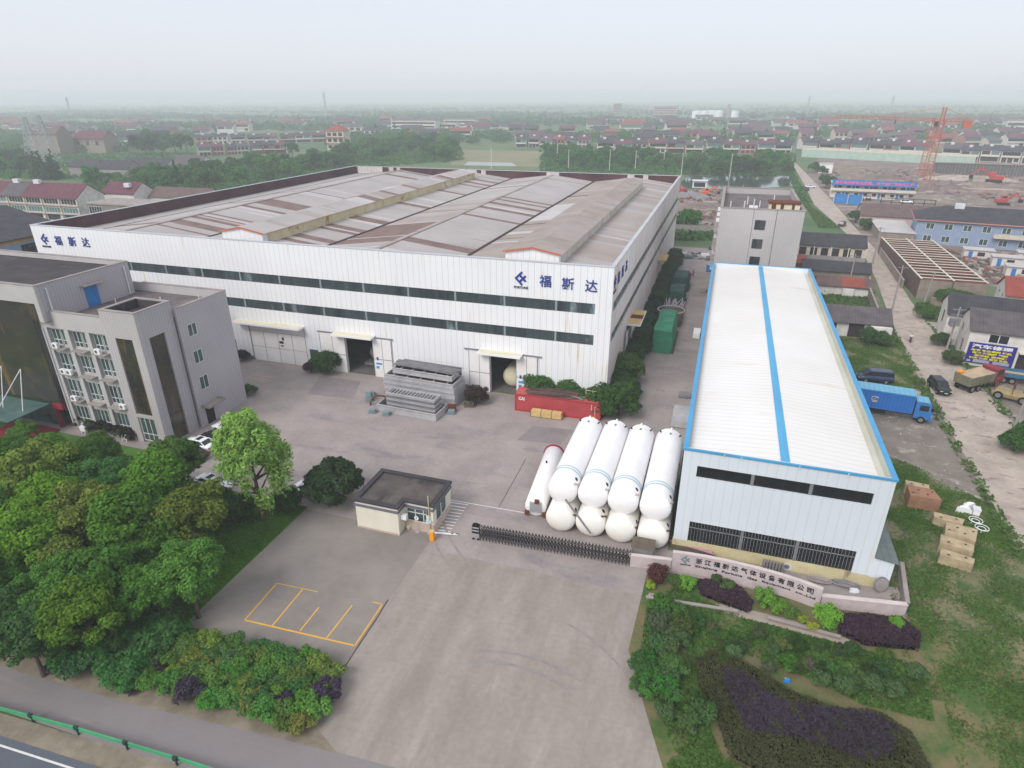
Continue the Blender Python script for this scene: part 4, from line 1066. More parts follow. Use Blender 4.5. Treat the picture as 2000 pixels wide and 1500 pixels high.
tag(MB().bar((-1.1, -.55, .1), (1.1, .55, .14), .3, .12).bar((-1.1, .55, .18), (1.1, -.55, .22), .3, .12).build('steel_cross', MATS['galv_dark'], None, loc=(-15.9, 75.9, 2.64)), 'grey steel cross piece lying on the container roof beside the scrap', 'steel beam')
fr = thing('roof_handrail', 'pale tubular rail frame standing on the container roof end', 'rail', (-13.8, 77.0, 2.62))
m = MB()
for x_ in (-.95, 0, .95): m.tube([(x_, 0, 0), (x_, 0, .95)], .03, 6)
for z_ in (.5, .95): m.tube([(-.95, 0, z_), (.95, 0, z_)], .03, 6)
m.build('rails', MATS['cream'], fr)
cr = thing('wooden_crate', 'long low plywood crate standing before the red container', 'crate', (-21.7, 73.75, .04), radians(2))
MB().box(0, 4.4, 0, .85, .1, .95).build('box', MATS['plywood'], cr)
m = MB()
for x_ in (.02, 1.45, 2.9, 4.3): m.box(x_, x_ + .08, -.03, -.003, .1, .98); m.box(x_, x_ + .08, -.03, .88, .951, .98)
m.build('batten', MATS['wood_dark'], cr)
for x_ in (.2, 2.1, 3.9): MB().box(x_, x_ + .25, .02, .83, 0, .1).build('skid', MATS['wood_dark'], cr)

# ------------------------------------------------------------------ stacked steel frames
def steel_frame(label, x0, y0, L, Wd, z, h, mat='galv', rungs=0, inner=False, rz=0.0):
    o = thing('steel_skid', label, 'steel frame', (x0, y0, z), rz, 'stacked grey steel frames')
    m = MB(); t = .14
    m.box(0, L, 0, t, 0, h); m.box(0, L, Wd - t, Wd, 0, h); m.box(0, t, t, Wd - t, 0, h); m.box(L - t, L, t, Wd - t, 0, h)
    m.box(0, L, -.1, -.002, h - .09, h); m.box(0, L, -.1, -.002, 0, .09)
    m.build('rim', MATS[mat], o)
    if rungs:
        m = MB()
        for i in range(rungs):
            x_ = t + (L - 2 * t) * (i + .5) / rungs; m.box(x_ - .06, x_ + .06, t, Wd - t, h * .55, h * .8)
        m.build('rungs', MATS[mat], o)
    if inner: MB().box(t, L - t, t, Wd - t, .02, .1).build('tray', MATS['wood_dark'], o)
    return o
q = radians(-3)
lv = ['bottom', 'second', 'third', 'fourth', 'top']
z_ = .05
for i, (dx, dy, L, Wd, h) in enumerate(((0, 0, 11.3, 3.7, 1.15), (-.1, .05, 11.4, 3.6, .85), (-.15, 0, 11.4, 3.7, .7), (.1, .1, 11.0, 3.4, .55), (1.0, .9, 9.6, 2.4, .75))):
    steel_frame('long grey steel frame in the rear stack, ' + ('at the bottom' if i == 0 else 'topmost, shorter and under the poles' if i == 4 else lv[i] + ' from the ground'), -43.9 + dx, 73.7 + dy, L, Wd, z_, h, 'galv', 5 if i in (3, 4) else 0, i >= 3, q)
    z_ += h + .06
po = thing('pole_bundle', 'bundle of thin grey poles lying on top of the rear frame stack', 'poles', (-42.6, 75.6, z_), q)
m = MB()
for k in range(64):
    a = rr.uniform(-.7, .5); y_ = rr.uniform(-.3, 2.0); m.bar((a, y_, rr.uniform(0, .3)), (9.4 + rr.uniform(-.8, .6), y_ + rr.uniform(-.25, .25), rr.uniform(0, .3)), .08)
m.build('poles', MATS['galv_dark'], po)
steel_frame('wide grey tray frame on the ground in the front stack', -42.7, 69.0, 9.3, 3.6, .05, 1.0, 'galv', 0, True, q)
z_ = .5
for i in range(6):
    steel_frame('ribbed grey panel frame in the front stack, ' + (ORD[i] + ' above the tray' if i < 5 else 'topmost, ladder like'), -41.6 + .05 * (i % 2), 69.9, 7.6, 1.9, z_, .32, 'galv' if i % 2 else 'galv_dark', 14 if i > 3 else 0, False, q); z_ += .36
for px, lab in (((727, 772), 'squat bluish steel block beside the frame stack, farthest from the road'), ((722, 783), 'tall bluish steel block beside the frame stack, leaning over the ring'), ((728, 806), 'small bluish block stack at the tray corner'), ((755, 811), 'small bluish block stack before the tray'), ((882, 808), 'bluish steel block with a rusty back by the tray end')):
    x_, y_ = W(*px); o = thing('steel_block', lab, 'steel block', (x_, y_, .05), .2, 'bluish steel blocks round the frame stack')
    m = MB(); hgt = 1.5 if 'tall' in lab else .55
    m.prism([(-.5, -.4), (.5, -.4), (.62, 0), (.5, .4), (-.5, .4), (-.62, 0)], .0, hgt * .45); m.prism([(-.4, -.32), (.4, -.32), (.5, 0), (.4, .32), (-.4, .32), (-.5, 0)], hgt * .5, hgt)
    m.build('block', MATS['steel_teal'], o)
    MB().box(-.3, .3, -.25, .25, hgt * .45, hgt * .5).build('spacer', MATS['wood_dark'], o)
    if 'rusty' in lab: MB().box(-.55, .6, .42, .6, 0, 1.2).build('rusty_plate', MATS['rust'], o)
ri = thing('rusty_ring', 'rusty half ring of steel leaning against the front stack', 'ring', (-43.0, 70.6, .05), .3)
m = MB(); m.tube([(1.5 * cos(radians(a)), .1, 1.5 * sin(radians(a))) for a in range(20, 181, 16)], .13, 8); m.build('ring', MATS['rust'], ri, smooth=True)
o = thing('timber_stack', 'grey stack of timber by the frames and the dark red bush', 'timber', (*W(918, 790), .05), .25)
for k in range(3): MB().box(-.7, .7, -1.1, 1.1, k * .33, k * .33 + .27).build('timber_layer', MATS['wood_dark'], o)
# ------------------------------------------------------------------ vehicles
mk('car_white', (240, 240, 244), (234, 234, 238), 1, .25, .5); mk('car_black', (30, 30, 34), (24, 24, 27), 1, .25, .5); mk('car_maroon', (74, 30, 34), (60, 26, 30), 1, .25, .5)
mk('car_navy', (44, 60, 92), (40, 54, 84), 1, .25, .5); mk('car_blue', (62, 112, 160), (54, 100, 146), 1, .3, .5); mk('car_slate', (74, 76, 88), (66, 68, 80), 1, .3, .5)
mk('car_glass', (36, 42, 46), (26, 31, 34), 1, .12, .6); mk('tyre', (30, 29, 30), None, 2, .9); mk('rim', (150, 150, 152), None, 2, .4, .4, .5)
mk('lamp_clear', (226, 226, 222), None, 2, .2); mk('lamp_red', (168, 30, 36), None, 2, .3)
mk('truck_blue', (44, 106, 180), (38, 96, 166), .6, .4, ribs=[('x', .42, .84, .35)]); mk('truck_cab', (50, 118, 188), None, .6, .35, .5); mk('truck_top', (112, 172, 200), (100, 160, 190), .6, .5, ribs=[('x', .6, .88, .3)])
mk('dump_bed', (126, 124, 104), (108, 106, 90), .9, .8, ribs=[('x', .8, .8, .12)]); mk('soil_load', (178, 160, 134), (160, 142, 118), .8, .95); mk('cab_red', (142, 44, 62), (124, 40, 54), .6, .5)
mk('machine_tan', (158, 142, 104), (136, 120, 88), .9, .8); mk('bed_blue', (52, 110, 140), (44, 94, 120), .6, .6, ribs=[('x', .9, .8, .1)])
def wheels(t, xs, y, r, w_=.22, n=14):
    for x_ in xs:
        for s in (-1, 1):
            o = MB().tube([(x_, s * (y - w_), r), (x_, s * y, r)], r, n).build('wheel', MATS['tyre'], t, smooth=False)
            MB().tube([(x_, s * y, r), (x_, s * (y + .02), r)], r * .58, 10).build('rim', MATS['rim'], o)
def make_car(name, label, paint, loc, rz, style='sedan', group=None, plate=False):
    """a car heading +X, origin on the ground in the middle"""
    t = thing(name, label, 'van' if style == 'van' else 'car', loc, rz, group)
    if style == 'sedan':
        L, w_, sec, cab = 4.65, .9, [(-2.32, .50, .88, .80), (-2.2, .30, .95, .86), (-1.5, .24, .98, .9), (-.4, .22, .95, .9), (.8, .22, .96, .9), (1.6, .24, .88, .88), (2.15, .3, .74, .82), (2.32, .42, .62, .7)], ((-1.75, -1.0, .45, 1.15), 1.44, .63)
    elif style == 'suv':
        L, w_, sec, cab = 4.6, .93, [(-2.28, .5, 1.0, .84), (-2.2, .36, 1.06, .9), (-1.4, .3, 1.08, .93), (0, .3, 1.06, .93), (1.0, .3, 1.06, .93), (1.7, .32, 1.0, .92), (2.15, .4, .9, .88), (2.3, .5, .78, .78)], ((-2.15, -1.9, .35, 1.05), 1.72, .7)
    else:
        L, w_, sec, cab = 4.9, .92, [(-2.44, .5, 1.1, .86), (-2.36, .32, 1.16, .92), (-1, .3, 1.16, .92), (.8, .3, 1.14, .92), (1.7, .3, 1.08, .92), (2.3, .34, .9, .88), (2.44, .45, .72, .8)], ((-2.38, -2.2, .95, 1.85), 1.92, .74)
    rings = []
    for x_, zb, zt, hw in sec:
        rings.append([(x_, -hw * .9, zb), (x_, hw * .9, zb), (x_, hw, zb + (zt - zb) * .45), (x_, hw * .98, zb + (zt - zb) * .8), (x_, hw * .86, zt), (x_, hw * .4, zt + .03), (x_, -hw * .4, zt + .03), (x_, -hw * .86, zt), (x_, -hw * .98, zb + (zt - zb) * .8), (x_, -hw, zb + (zt - zb) * .45)])
    MB().loft(rings).build('body', MATS[paint], t, smooth=True)
    (xa, xb, xc, xd), zr, rw = cab
    zb = sec[3][2] - .02; bw = sec[3][3] * .87
    base = [(xa, -bw * .92, zb), (xd, -bw * .9, zb - .02), (xd, bw * .9, zb - .02), (xa, bw * .92, zb)]
    top = [(xb, -rw, zr - .06), (xc, -rw, zr - .06), (xc, rw, zr - .06), (xb, rw, zr - .06)]
    MB().loft([base, top]).build('windows', MATS['car_glass'], t)
    m = MB()
    m.loft([[(xb - .06, -rw - .02, zr - .09), (xc + .06, -rw - .02, zr - .09), (xc + .06, rw + .02, zr - .09), (xb - .06, rw + .02, zr - .09)], [(xb + .1, -rw + .08, zr), (xc - .1, -rw + .08, zr), (xc - .1, rw - .08, zr), (xb + .1, rw - .08, zr)]])
    for s in (0, 3):
        m.bar(base[s], top[s], .09, .09); m.bar(base[1 if s == 0 else 2], top[1 if s == 0 else 2], .08, .08)
        a_, b_ = Vector(base[s]).lerp(Vector(base[1 if s == 0 else 2]), .5), Vector(top[s]).lerp(Vector(top[1 if s == 0 else 2]), .5)
        m.bar(a_, b_, .08, .05)
    m.build('roof', MATS[paint], t)
    if style == 'sedan' and paint == 'car_white': MB().box(-.55, .15, -.45, .45, zr + .001, zr + .006).build('sunroof', MATS['car_glass'], t)
    wheels(t, (-1.4, 1.42), sec[3][3] + .01, .33 if style == 'sedan' else .36)
    x_ = sec[-1][0]
    for s in (-1, 1):
        MB().box(x_ - .28, x_ - .02, s * .62 - .16, s * .62 + .16, sec[-1][2] - .1, sec[-1][2] + .08).build('headlight', MATS['lamp_clear'], t)
        MB().box(sec[0][0] - .015, sec[0][0] + .12, s * .62 - .16, s * .62 + .16, sec[0][2] - .2, sec[0][2] - .04).build('tail_light', MATS['lamp_red'], t)
        MB().box(xd - .42, xd - .25, s * (bw + .04) - .1, s * (bw + .04) + .1, zb + .06, zb + .2).build('mirror', MATS[paint], t)
    MB().box(x_ - .03, x_ + .015, -.35, .35, .35, .48).build('grille', MATS['black'], t)
    if plate: MB().box(x_ + .016, x_ + .03, -.22, .22, .5, .62).build('number_plate', MATS['tank_blue'], t)
    return t
def at(px, py, z=0.0, h=.06): x_, y_ = W(px, py, z); return (x_, y_, h)
CG = 'cars parked beside the office block'
make_car('parked_car', 'white hatchback nearest the factory, behind the bright willow tree', 'car_white', at(447, 833, .7), radians(176), 'sedan', CG)
make_car('parked_car', 'dark car parked between the two white cars beside the office', 'car_black', at(423, 853, .7), radians(176), 'sedan', CG)
make_car('parked_car', 'white sedan with dark sunroof at the foot of the office tower', 'car_white', at(390, 866, .7), radians(174), 'sedan', CG)
make_car('parked_car', 'dark maroon car half hidden by the dark feathery tree', 'car_maroon', at(372, 884, .7), radians(174), 'sedan', CG)
make_car('parked_car', 'white car with its windscreen showing between the grove and the willow', 'car_white', at(416, 943, .7), radians(-8), 'sedan', CG)
make_car('parked_car', 'black car in the tree shade in front of the white car', 'car_black', at(420, 966, .7), radians(-8), 'sedan', CG)
make_car('parked_car', 'white car tucked behind the dark shrub left of the gatehouse', 'car_white', at(611, 957, .7), radians(-6), 'sedan', CG)
make_car('minivan', 'dark blue van parked on the dirt lot beside the workshop', 'car_navy', at(1709, 736, .8), radians(184), 'van')
make_car('parked_car', 'slate grey sedan half hidden behind the blue box truck', 'car_slate', at(1722, 768, .7), radians(2), 'sedan')
make_car('offroad_car', 'black car driving towards the road junction on the dirt lane', 'car_black', at(1835, 755, .7), radians(-82), 'suv', plate=True)
make_car('pickup_car', 'dark car driving away along the far dirt lane', 'car_slate', at(1575, 369, .8), radians(95), 'suv')
make_car('parked_car', 'pale car stopped at the edge of the far lane', 'car_white', at(1583, 364, .8), radians(20), 'sedan')
make_car('parked_car', 'dark car parked by the lane near the low grey roof', 'car_slate', at(1645, 437, .8), radians(70), 'suv')
for i, (px, c) in enumerate(((1662, 'car_black'), (1682, 'car_slate'), (1696, 'car_black'))):
    make_car('parked_car', 'dark car parked before the site cabins, ' + ('nearest the lane', 'in the middle', 'nearest the crane')[i] + ' of the three', c, at(px, 387, .8), radians(80), 'suv', 'cars before the site cabins')
make_car('parked_car', 'white car parked beyond the black rail near the cabin end', 'car_white', at(1771, 394, .8), radians(0), 'suv')

# blue box truck
def axle(t, x_, y, r, w_): wheels(t, (x_,), y, r, w_)
tr = thing('box_truck', 'bright blue box truck parked along the edge of the dirt lot', 'truck', (*W(1741, 812), .06), radians(-6))
MB().box(-6.0, 2.0, -1.2, 1.2, 1.25, 3.75).build('cargo_box', MATS['truck_blue'], tr)
MB().box(-6.05, 2.05, -1.25, 1.25, 3.75, 3.83).build('box_roof', MATS['truck_top'], tr)
m = MB()
for x_ in (-6.02, 1.94): m.box(x_, x_ + .08, -1.24, -1.205, 1.25, 3.74); m.box(x_, x_ + .08, 1.205, 1.24, 1.25, 3.74)
m.box(-5.94, 1.94, -1.24, -1.205, 1.2, 1.32); m.box(-5.94, 1.94, -1.24, -1.205, 3.6, 3.74)
m.build('box_frame', MATS['truck_cab'], tr)
m = MB(); m.tube([(-2.6 + .42 * cos(radians(a)), -1.22, 2.6 + .32 * sin(radians(a))) for a in range(20, 321, 20)], .05, 5); m.box(-2.9, -2.3, -1.235, -1.205, 2.1, 2.2).bar((-2.75, -1.22, 2.5), (-2.35, -1.22, 2.85), .08, .05); m.build('emblem', MATS['tile_tan'], tr)
MB().loft([[(2.25, -1.12, .7), (4.25, -1.12, .6), (4.25, 1.12, .6), (2.25, 1.12, .7)], [(2.25, -1.14, 1.9), (4.3, -1.14, 1.75), (4.3, 1.14, 1.75), (2.25, 1.14, 1.9)], [(2.25, -1.08, 2.95), (3.95, -1.08, 2.85), (3.95, 1.08, 2.85), (2.25, 1.08, 2.95)]]).build('cab', MATS['truck_cab'], tr)
MB().box(2.3, 3.8, -1.0, 1.0, 2.95, 3.05).build('cab_roof', MATS['truck_top'], tr)
MB().face([(4.3, -1.0, 1.85), (4.3, 1.0, 1.85), (4.02, .95, 2.75), (4.02, -.95, 2.75)]).box(2.75, 3.8, -1.16, -1.13, 1.85, 2.6).box(2.75, 3.8, 1.13, 1.16, 1.85, 2.6).build('cab_windows', MATS['car_glass'], tr)
MB().box(4.1, 4.4, -1.15, 1.15, .45, .8).build('bumper', MATS['truck_cab'], tr)
MB().box(-5.9, 4.0, -.5, .5, .75, 1.2).box(-5.6, -1, -1.1, -1.0, .6, 1.1).build('chassis', MATS['black'], tr)
for x_ in (3.2, -3.4, -4.6): axle(tr, x_, 1.15, .5, .3)
for s in (-1, 1): MB().box(4.26, 4.34, s * .85 - .2, s * .85 + .2, 1.0, 1.25).build('headlight', MATS['lamp_clear'], tr); MB().bar((4.1, s * 1.15, 2.2), (4.3, s * 1.4, 2.2), .12, .4).build('mirror', MATS['black'], tr)

# dump truck with a load of soil
dt = thing('dump_truck', 'dusty dump truck with a red cab and a heaped load of soil', 'truck', (*W(1905, 757), .06), radians(40))
bed = MB().loft([[(-3.6, -1.25, 1.2), (1.6, -1.25, 1.2), (1.6, 1.25, 1.2), (-3.6, 1.25, 1.2)], [(-3.7, -1.35, 2.6), (1.7, -1.35, 2.6), (1.7, 1.35, 2.6), (-3.7, 1.35, 2.6)]], caps=False).box(-3.6, 1.6, -1.25, 1.25, 1.15, 1.22).build('dump_bed', MATS['dump_bed'], dt)
m = MB()
for x_ in (-2.6, -1.6, -.6, .4): m.box(x_, x_ + .12, -1.4, -1.36, 1.2, 2.6); m.box(x_, x_ + .12, 1.36, 1.4, 1.2, 2.6)
for y_ in (-.8, 0, .8): m.box(-3.76, -3.71, y_, y_ + .1, 1.2, 2.6)
m.build('bed_rib', MATS['dump_bed'], bed)
N_ = 12; m = MB(); G_ = []
for i in range(N_ + 1):
    for j in range(7):
        u, v = i / N_, j / 6; x_ = -3.65 + 5.3 * u; y_ = -1.3 + 2.6 * v
        hh = .95 * math.exp(-((u - .62) / .27) ** 2 - ((v - .5) / .33) ** 2) + rr.uniform(-.04, .06)
        G_.append((x_, y_, 2.45 + max(0, hh)))
for i in range(N_):
    for j in range(6): m.face([G_[i * 7 + j], G_[(i + 1) * 7 + j], G_[(i + 1) * 7 + j + 1], G_[i * 7 + j + 1]])
m.build('soil_load', MATS['soil_load'], dt)
MB().loft([[(2.0, -1.15, .9), (3.9, -1.15, .8), (3.9, 1.15, .8), (2.0, 1.15, .9)], [(2.0, -1.18, 2.0), (3.95, -1.18, 1.9), (3.95, 1.18, 1.9), (2.0, 1.18, 2.0)], [(2.0, -1.1, 2.95), (3.6, -1.1, 2.9), (3.6, 1.1, 2.9), (2.0, 1.1, 2.95)]]).build('cab', MATS['cab_red'], dt)
MB().box(2.3, 3.4, -1.2, -1.16, 1.95, 2.7).box(2.3, 3.4, 1.16, 1.2, 1.95, 2.7).face([(3.95, -1, 2), (3.95, 1, 2), (3.65, .95, 2.8), (3.65, -.95, 2.8)]).build('cab_windows', MATS['car_glass'], dt)
MB().box(-3.4, 3.7, -.5, .5, .7, 1.15).build('chassis', MATS['black'], dt)
for x_ in (2.9, -1.3, -2.6): axle(dt, x_, 1.2, .55, .36)
MB().box(-3.5, -2.7, .6, 1.2, 2.62, 2.9).build('orange_sack', MATS['orange'], dt)
# flat truck with blue sides
ft = thing('flatbed_truck', 'flat truck with faded blue drop sides parked before the repair shop', 'truck', (*W(2012, 752), .06), radians(-8))
MB().box(-5.0, 3.0, -1.2, 1.2, 1.15, 1.3).build('bed_floor', MATS['soil_load'], ft)
MB().box(-5.0, 3.0, -1.25, -1.17, 1.1, 1.75).box(-5.0, 3.0, 1.17, 1.25, 1.1, 1.75).box(-5.05, -4.98, -1.17, 1.17, 1.1, 1.75).box(2.98, 3.05, -1.17, 1.17, 1.1, 1.75).build('drop_side', MATS['bed_blue'], ft)
MB().box(-4.9, 3.0, -.5, .5, .7, 1.1).build('chassis', MATS['black'], ft)
MB().loft([[(3.3, -1.1, .8), (5.2, -1.1, .8), (5.2, 1.1, .8), (3.3, 1.1, .8)], [(3.3, -1.1, 2.8), (4.9, -1.1, 2.8), (4.9, 1.1, 2.8), (3.3, 1.1, 2.8)]]).build('cab', MATS['bed_blue'], ft)
for x_ in (4.2, -2.6, -3.7): axle(ft, x_, 1.18, .5, .34)
# worn machine with roll bars
rm = thing('road_roller', 'worn tan road machine with two upright guard frames beside the gravel', 'machine', (*W(1972, 782), .06), radians(-28))
MB().loft([[(-2.2, -.8, .5), (2.2, -.8, .5), (2.2, .8, .5), (-2.2, .8, .5)], [(-2.3, -.9, 1.0), (2.3, -.9, 1.0), (2.3, .9, 1.0), (-2.3, .9, 1.0)], [(-1.8, -.7, 1.5), (1.6, -.7, 1.4), (1.6, .7, 1.4), (-1.8, .7, 1.5)]]).build('body', MATS['machine_tan'], rm)
for x_ in (-2.0, .1):
    m = MB()
    for y_ in (-.8, -.55, .55, .8): m.bar((x_, y_, 1.0), (x_ - .1, y_, 2.6), .09)
    m.bar((x_ - .1, -.85, 2.6), (x_ - .1, .85, 2.6), .16); m.bar((x_ - .06, -.8, 2.1), (x_ - .06, .8, 2.1), .07)
    m.build('guard_frame', MATS['rust'], rm)
for x_ in (-1.4, 1.5): axle(rm, x_, .95, .6, .4)
MB().tube([(1.2, .3, 1.4), (1.2, .3, 2.1)], .07, 8).build('exhaust', MATS['black'], rm)

# ------------------------------------------------------------------ people
mk('skin', (196, 150, 124), None, 3, .7); mk('hair', (26, 23, 22), None, 3, .8); mk('shirt_white', (226, 226, 228), None, 3); mk('shirt_red', (168, 52, 58), None, 3); mk('shirt_rose', (190, 110, 116), None, 3); mk('trousers', (44, 46, 56), None, 3)
def make_person(label, loc, rz, shirt, pose='walk', k=1.0):
    """one continuous body grown round a posed skeleton, facing +X; hair is a child"""
    if pose == 'walk':
        J = {'hip': (0, 0, .95), 'belly': (0, 0, 1.1), 'chest': (.02, 0, 1.36), 'neck': (.03, 0, 1.5), 'head': (.05, 0, 1.63), 'crown': (.05, 0, 1.72),
             'sl': (.02, .19, 1.42), 'el': (-.06, .25, 1.15), 'hl': (.04, .24, .92), 'fl': (.07, .24, .83), 'sr': (.02, -.19, 1.42), 'er': (.02, -.25, 1.15), 'hr': (.16, -.23, .95), 'fr': (.2, -.23, .87),
             'tl': (0, .1, .9), 'kl': (.14, .1, .5), 'al': (.2, .1, .09), 'ol': (.38, .11, .04), 'tr': (0, -.1, .9), 'kr': (.02, -.1, .5), 'ar': (-.26, -.1, .13), 'or_': (-.1, -.11, .04)}
    else:
        J = {'hip': (-.1, 0, .78), 'belly': (-.06, 0, .92), 'chest': (.02, 0, 1.18), 'neck': (.05, 0, 1.32), 'head': (.09, 0, 1.45), 'crown': (.09, 0, 1.54),
             'sl': (.03, .19, 1.24), 'el': (.18, .27, 1.0), 'hl': (.44, .26, .98), 'fl': (.52, .25, .98), 'sr': (.03, -.19, 1.24), 'er': (.18, -.27, 1.0), 'hr': (.44, -.26, .98), 'fr': (.52, -.25, .98),
             'tl': (-.05, .11, .76), 'kl': (.34, .15, .68), 'al': (.3, .15, .3), 'ol': (.46, .15, .26), 'tr': (-.05, -.11, .76), 'kr': (.34, -.15, .68), 'ar': (.3, -.15, .3), 'or_': (.46, -.15, .26)}
    R_ = dict(hip=.15, belly=.145, chest=.16, neck=.06, head=.1, crown=.07, sl=.075, el=.05, hl=.036, fl=.03, sr=.075, er=.05, hr=.036, fr=.03, tl=.1, kl=.065, al=.045, ol=.04, tr=.1, kr=.065, ar=.045, or_=.04)
    E = [('hip', 'belly'), ('belly', 'chest'), ('chest', 'neck'), ('neck', 'head'), ('head', 'crown'), ('chest', 'sl'), ('sl', 'el'), ('el', 'hl'), ('hl', 'fl'), ('chest', 'sr'), ('sr', 'er'), ('er', 'hr'), ('hr', 'fr'), ('hip', 'tl'), ('tl', 'kl'), ('kl', 'al'), ('al', 'ol'), ('hip', 'tr'), ('tr', 'kr'), ('kr', 'ar'), ('ar', 'or_')]
    names = list(J); me = bpy.data.meshes.new('person')
    me.from_pydata([J[q] for q in names], [(names.index(a), names.index(b)) for a, b in E], [])
    o = bpy.data.objects.new('person', me); COL.objects.link(o)
    sk = o.modifiers.new('skin', 'SKIN'); sk.use_smooth_shade = True
    for i, q in enumerate(names): me.skin_vertices[0].data[i].radius = (R_[q], R_[q])
    me.skin_vertices[0].data[0].use_root = True
    o.modifiers.new('sub', 'SUBSURF').levels = 1
    bpy.context.view_layer.update()
    me2 = bpy.data.meshes.new_from_object(o.evaluated_get(bpy.context.evaluated_depsgraph_get()))
    bpy.data.objects.remove(o)
    zs = J['chest'][2]; zw = J['hip'][2] + .02
    for m_ in ('skin', shirt, 'trousers', 'black'): me2.materials.append(MATS[m_])
    def near(c, a, b):
        a, b = Vector(J[a]), Vector(J[b]); t = max(0, min(1, (c - a).dot(b - a) / (b - a).length_squared)); return (c - a.lerp(b, t)).length
    for p in me2.polygons:
        c = p.center; b_ = min(E, key=lambda e: near(c, *e) / max(R_[e[0]], .05))
        if b_[0] in ('neck', 'head') or b_[1] in ('fl', 'fr') or b_ in (('el', 'hl'), ('er', 'hr')): k_ = 0
        elif b_[1] in ('ol', 'or_'): k_ = 3
        elif b_[0] in ('tl', 'kl', 'tr', 'kr') or b_[1] in ('tl', 'tr'): k_ = 2
        else: k_ = 1
        p.material_index = k_; p.use_smooth = True
    o = bpy.data.objects.new('person', me2); COL.objects.link(o)
    tag(o, label, 'person'); o.location = loc; o.rotation_euler = (0, 0, rz); o.scale = (k,) * 3
    h = Vector(J['head'])
    rings = []
    for a in (0, 25, 50, 75, 88):
        rad = .115 * cos(radians(a)); z_ = h.z + .05 + .1 * sin(radians(a)); rings.append([(h.x - .02 + rad * cos(2 * pi * q / 10), rad * .9 * sin(2 * pi * q / 10), z_) for q in range(10)])
    MB().loft(rings).build('hair', MATS['hair'], o, smooth=True)
    return o
make_person('person walking down the alley in a red top', at(1348, 546), radians(-100), 'shirt_red')
make_person('person walking in the alley in a dusty rose top', at(1353, 541), radians(-80), 'shirt_rose')
sx, sy, _z = at(1777, 668)
make_person('person in a white shirt riding a motor scooter on the dirt lane', (sx, sy, .06), radians(-100), 'shirt_white', 'ride')
ms = thing('motor_scooter', 'small dark motor scooter ridden down the dirt lane', 'scooter', (sx, sy, .06), radians(-100))
MB().loft([[(-.8, -.12, .45), (.1, -.12, .3), (.1, .12, .3), (-.8, .12, .45)], [(-.75, -.15, .68), (.15, -.12, .66), (.15, .12, .66), (-.75, .15, .68)]]).box(.1, .5, -.16, .16, .2, .28).bar((.5, 0, .25), (.38, 0, .95), .3, .08).build('body', MATS['car_slate'], ms)
MB().box(-.7, .1, -.15, .15, .69, .76).build('seat', MATS['black'], ms)
MB().tube([(.42, -.32, 1.0), (.38, 0, .96), (.42, .32, 1.0)], .025, 6).build('handlebar', MATS['black'], ms)
for x_ in (-.62, .62): MB().tube([(x_, -.06, .26), (x_, .06, .26)], .26, 14).build('wheel', MATS['tyre'], ms)

# ------------------------------------------------------------------ green guard rail along the highway
mk('rail_green', (78, 164, 116), (68, 148, 104), .5, .5)
gr_ = thing('guard_rail', 'green steel guard rail between the service road and the highway', 'guard rail', (-36, 18.6, 0))
P_ = [(-150, 14.6), (-80, 16.6)] + [W(*p) for p in ((0, 1394), (150, 1434), (380, 1503))] + [(-12, 19.6)]
m = MB()
for a, b in zip(P_, P_[1:]):
    for z_, t_ in ((.62, .1), (.75, .06), (.5, .06)): m.bar((*a, z_), (*b, z_), .07 if t_ < .1 else .04, .10)
m.build('rail_beam', MATS['rail_green'], gr_, world=True)
for px in ((-110, 1363), (60, 1408), (149, 1433), (245, 1462), (342, 1493), (440, 1523)):
    x_, y_ = W(*px, .3)
    MB().tube([(x_, y_ + .12, 0), (x_, y_ + .12, .8)], .07, 8).box(x_ - .16, x_ + .16, y_ + .02, y_ + .2, .55, .9).build('rail_post', mk('rail_post', (40, 66, 60)) if 'rail_post' not in MATS else MATS['rail_post'], gr_, world=True)
# ------------------------------------------------------------------ houses
for nm, c1, c2 in (('wall_white', (222, 218, 214), (196, 190, 184)), ('wall_cream', (206, 198, 180), (184, 176, 160)), ('wall_grey', (160, 154, 150), (138, 132, 130)), ('wall_blue', (142, 158, 184), (130, 146, 172)), ('wall_pinkish', (196, 172, 166), (178, 154, 150)), ('wall_brick', (140, 92, 84), (120, 78, 72)), ('wall_stone', (150, 138, 126), (122, 112, 102))):
    mk(nm, c1, c2, .6, .9, stain_or_reflection=((128, 120, 112), .66, (.9, .9, .35)))
for nm, c1, c2 in (('tiles_dark', (72, 70, 76), (56, 54, 60)), ('tiles_grey', (98, 92, 94), (78, 73, 76)), ('tiles_maroon', (108, 64, 76), (90, 52, 64)), ('tiles_red', (152, 78, 66), (128, 66, 58)), ('tiles_brown', (110, 90, 86), (92, 76, 74))):
    mk(nm, c1, c2, .5, .85, ribs=[('x', .5, .84, .2)], fine=(3, .25))
mk('heater_white', (214, 216, 220), None); mk('void_brown', (58, 50, 50), (44, 38, 40), .6, .9); mk('glass_teal', (92, 128, 126), (70, 98, 100), .4, .3, .5); mk('rail_cream', (212, 206, 192), None)
mk('unit_wall', (255, 255, 255), (222, 220, 218), .5, .9, objcol=True); mk('unit_roof', (255, 255, 255), (215, 212, 214), .5, .85, objcol=True, ribs=[('x', .6, .85, .2)], fine=(2, .25))
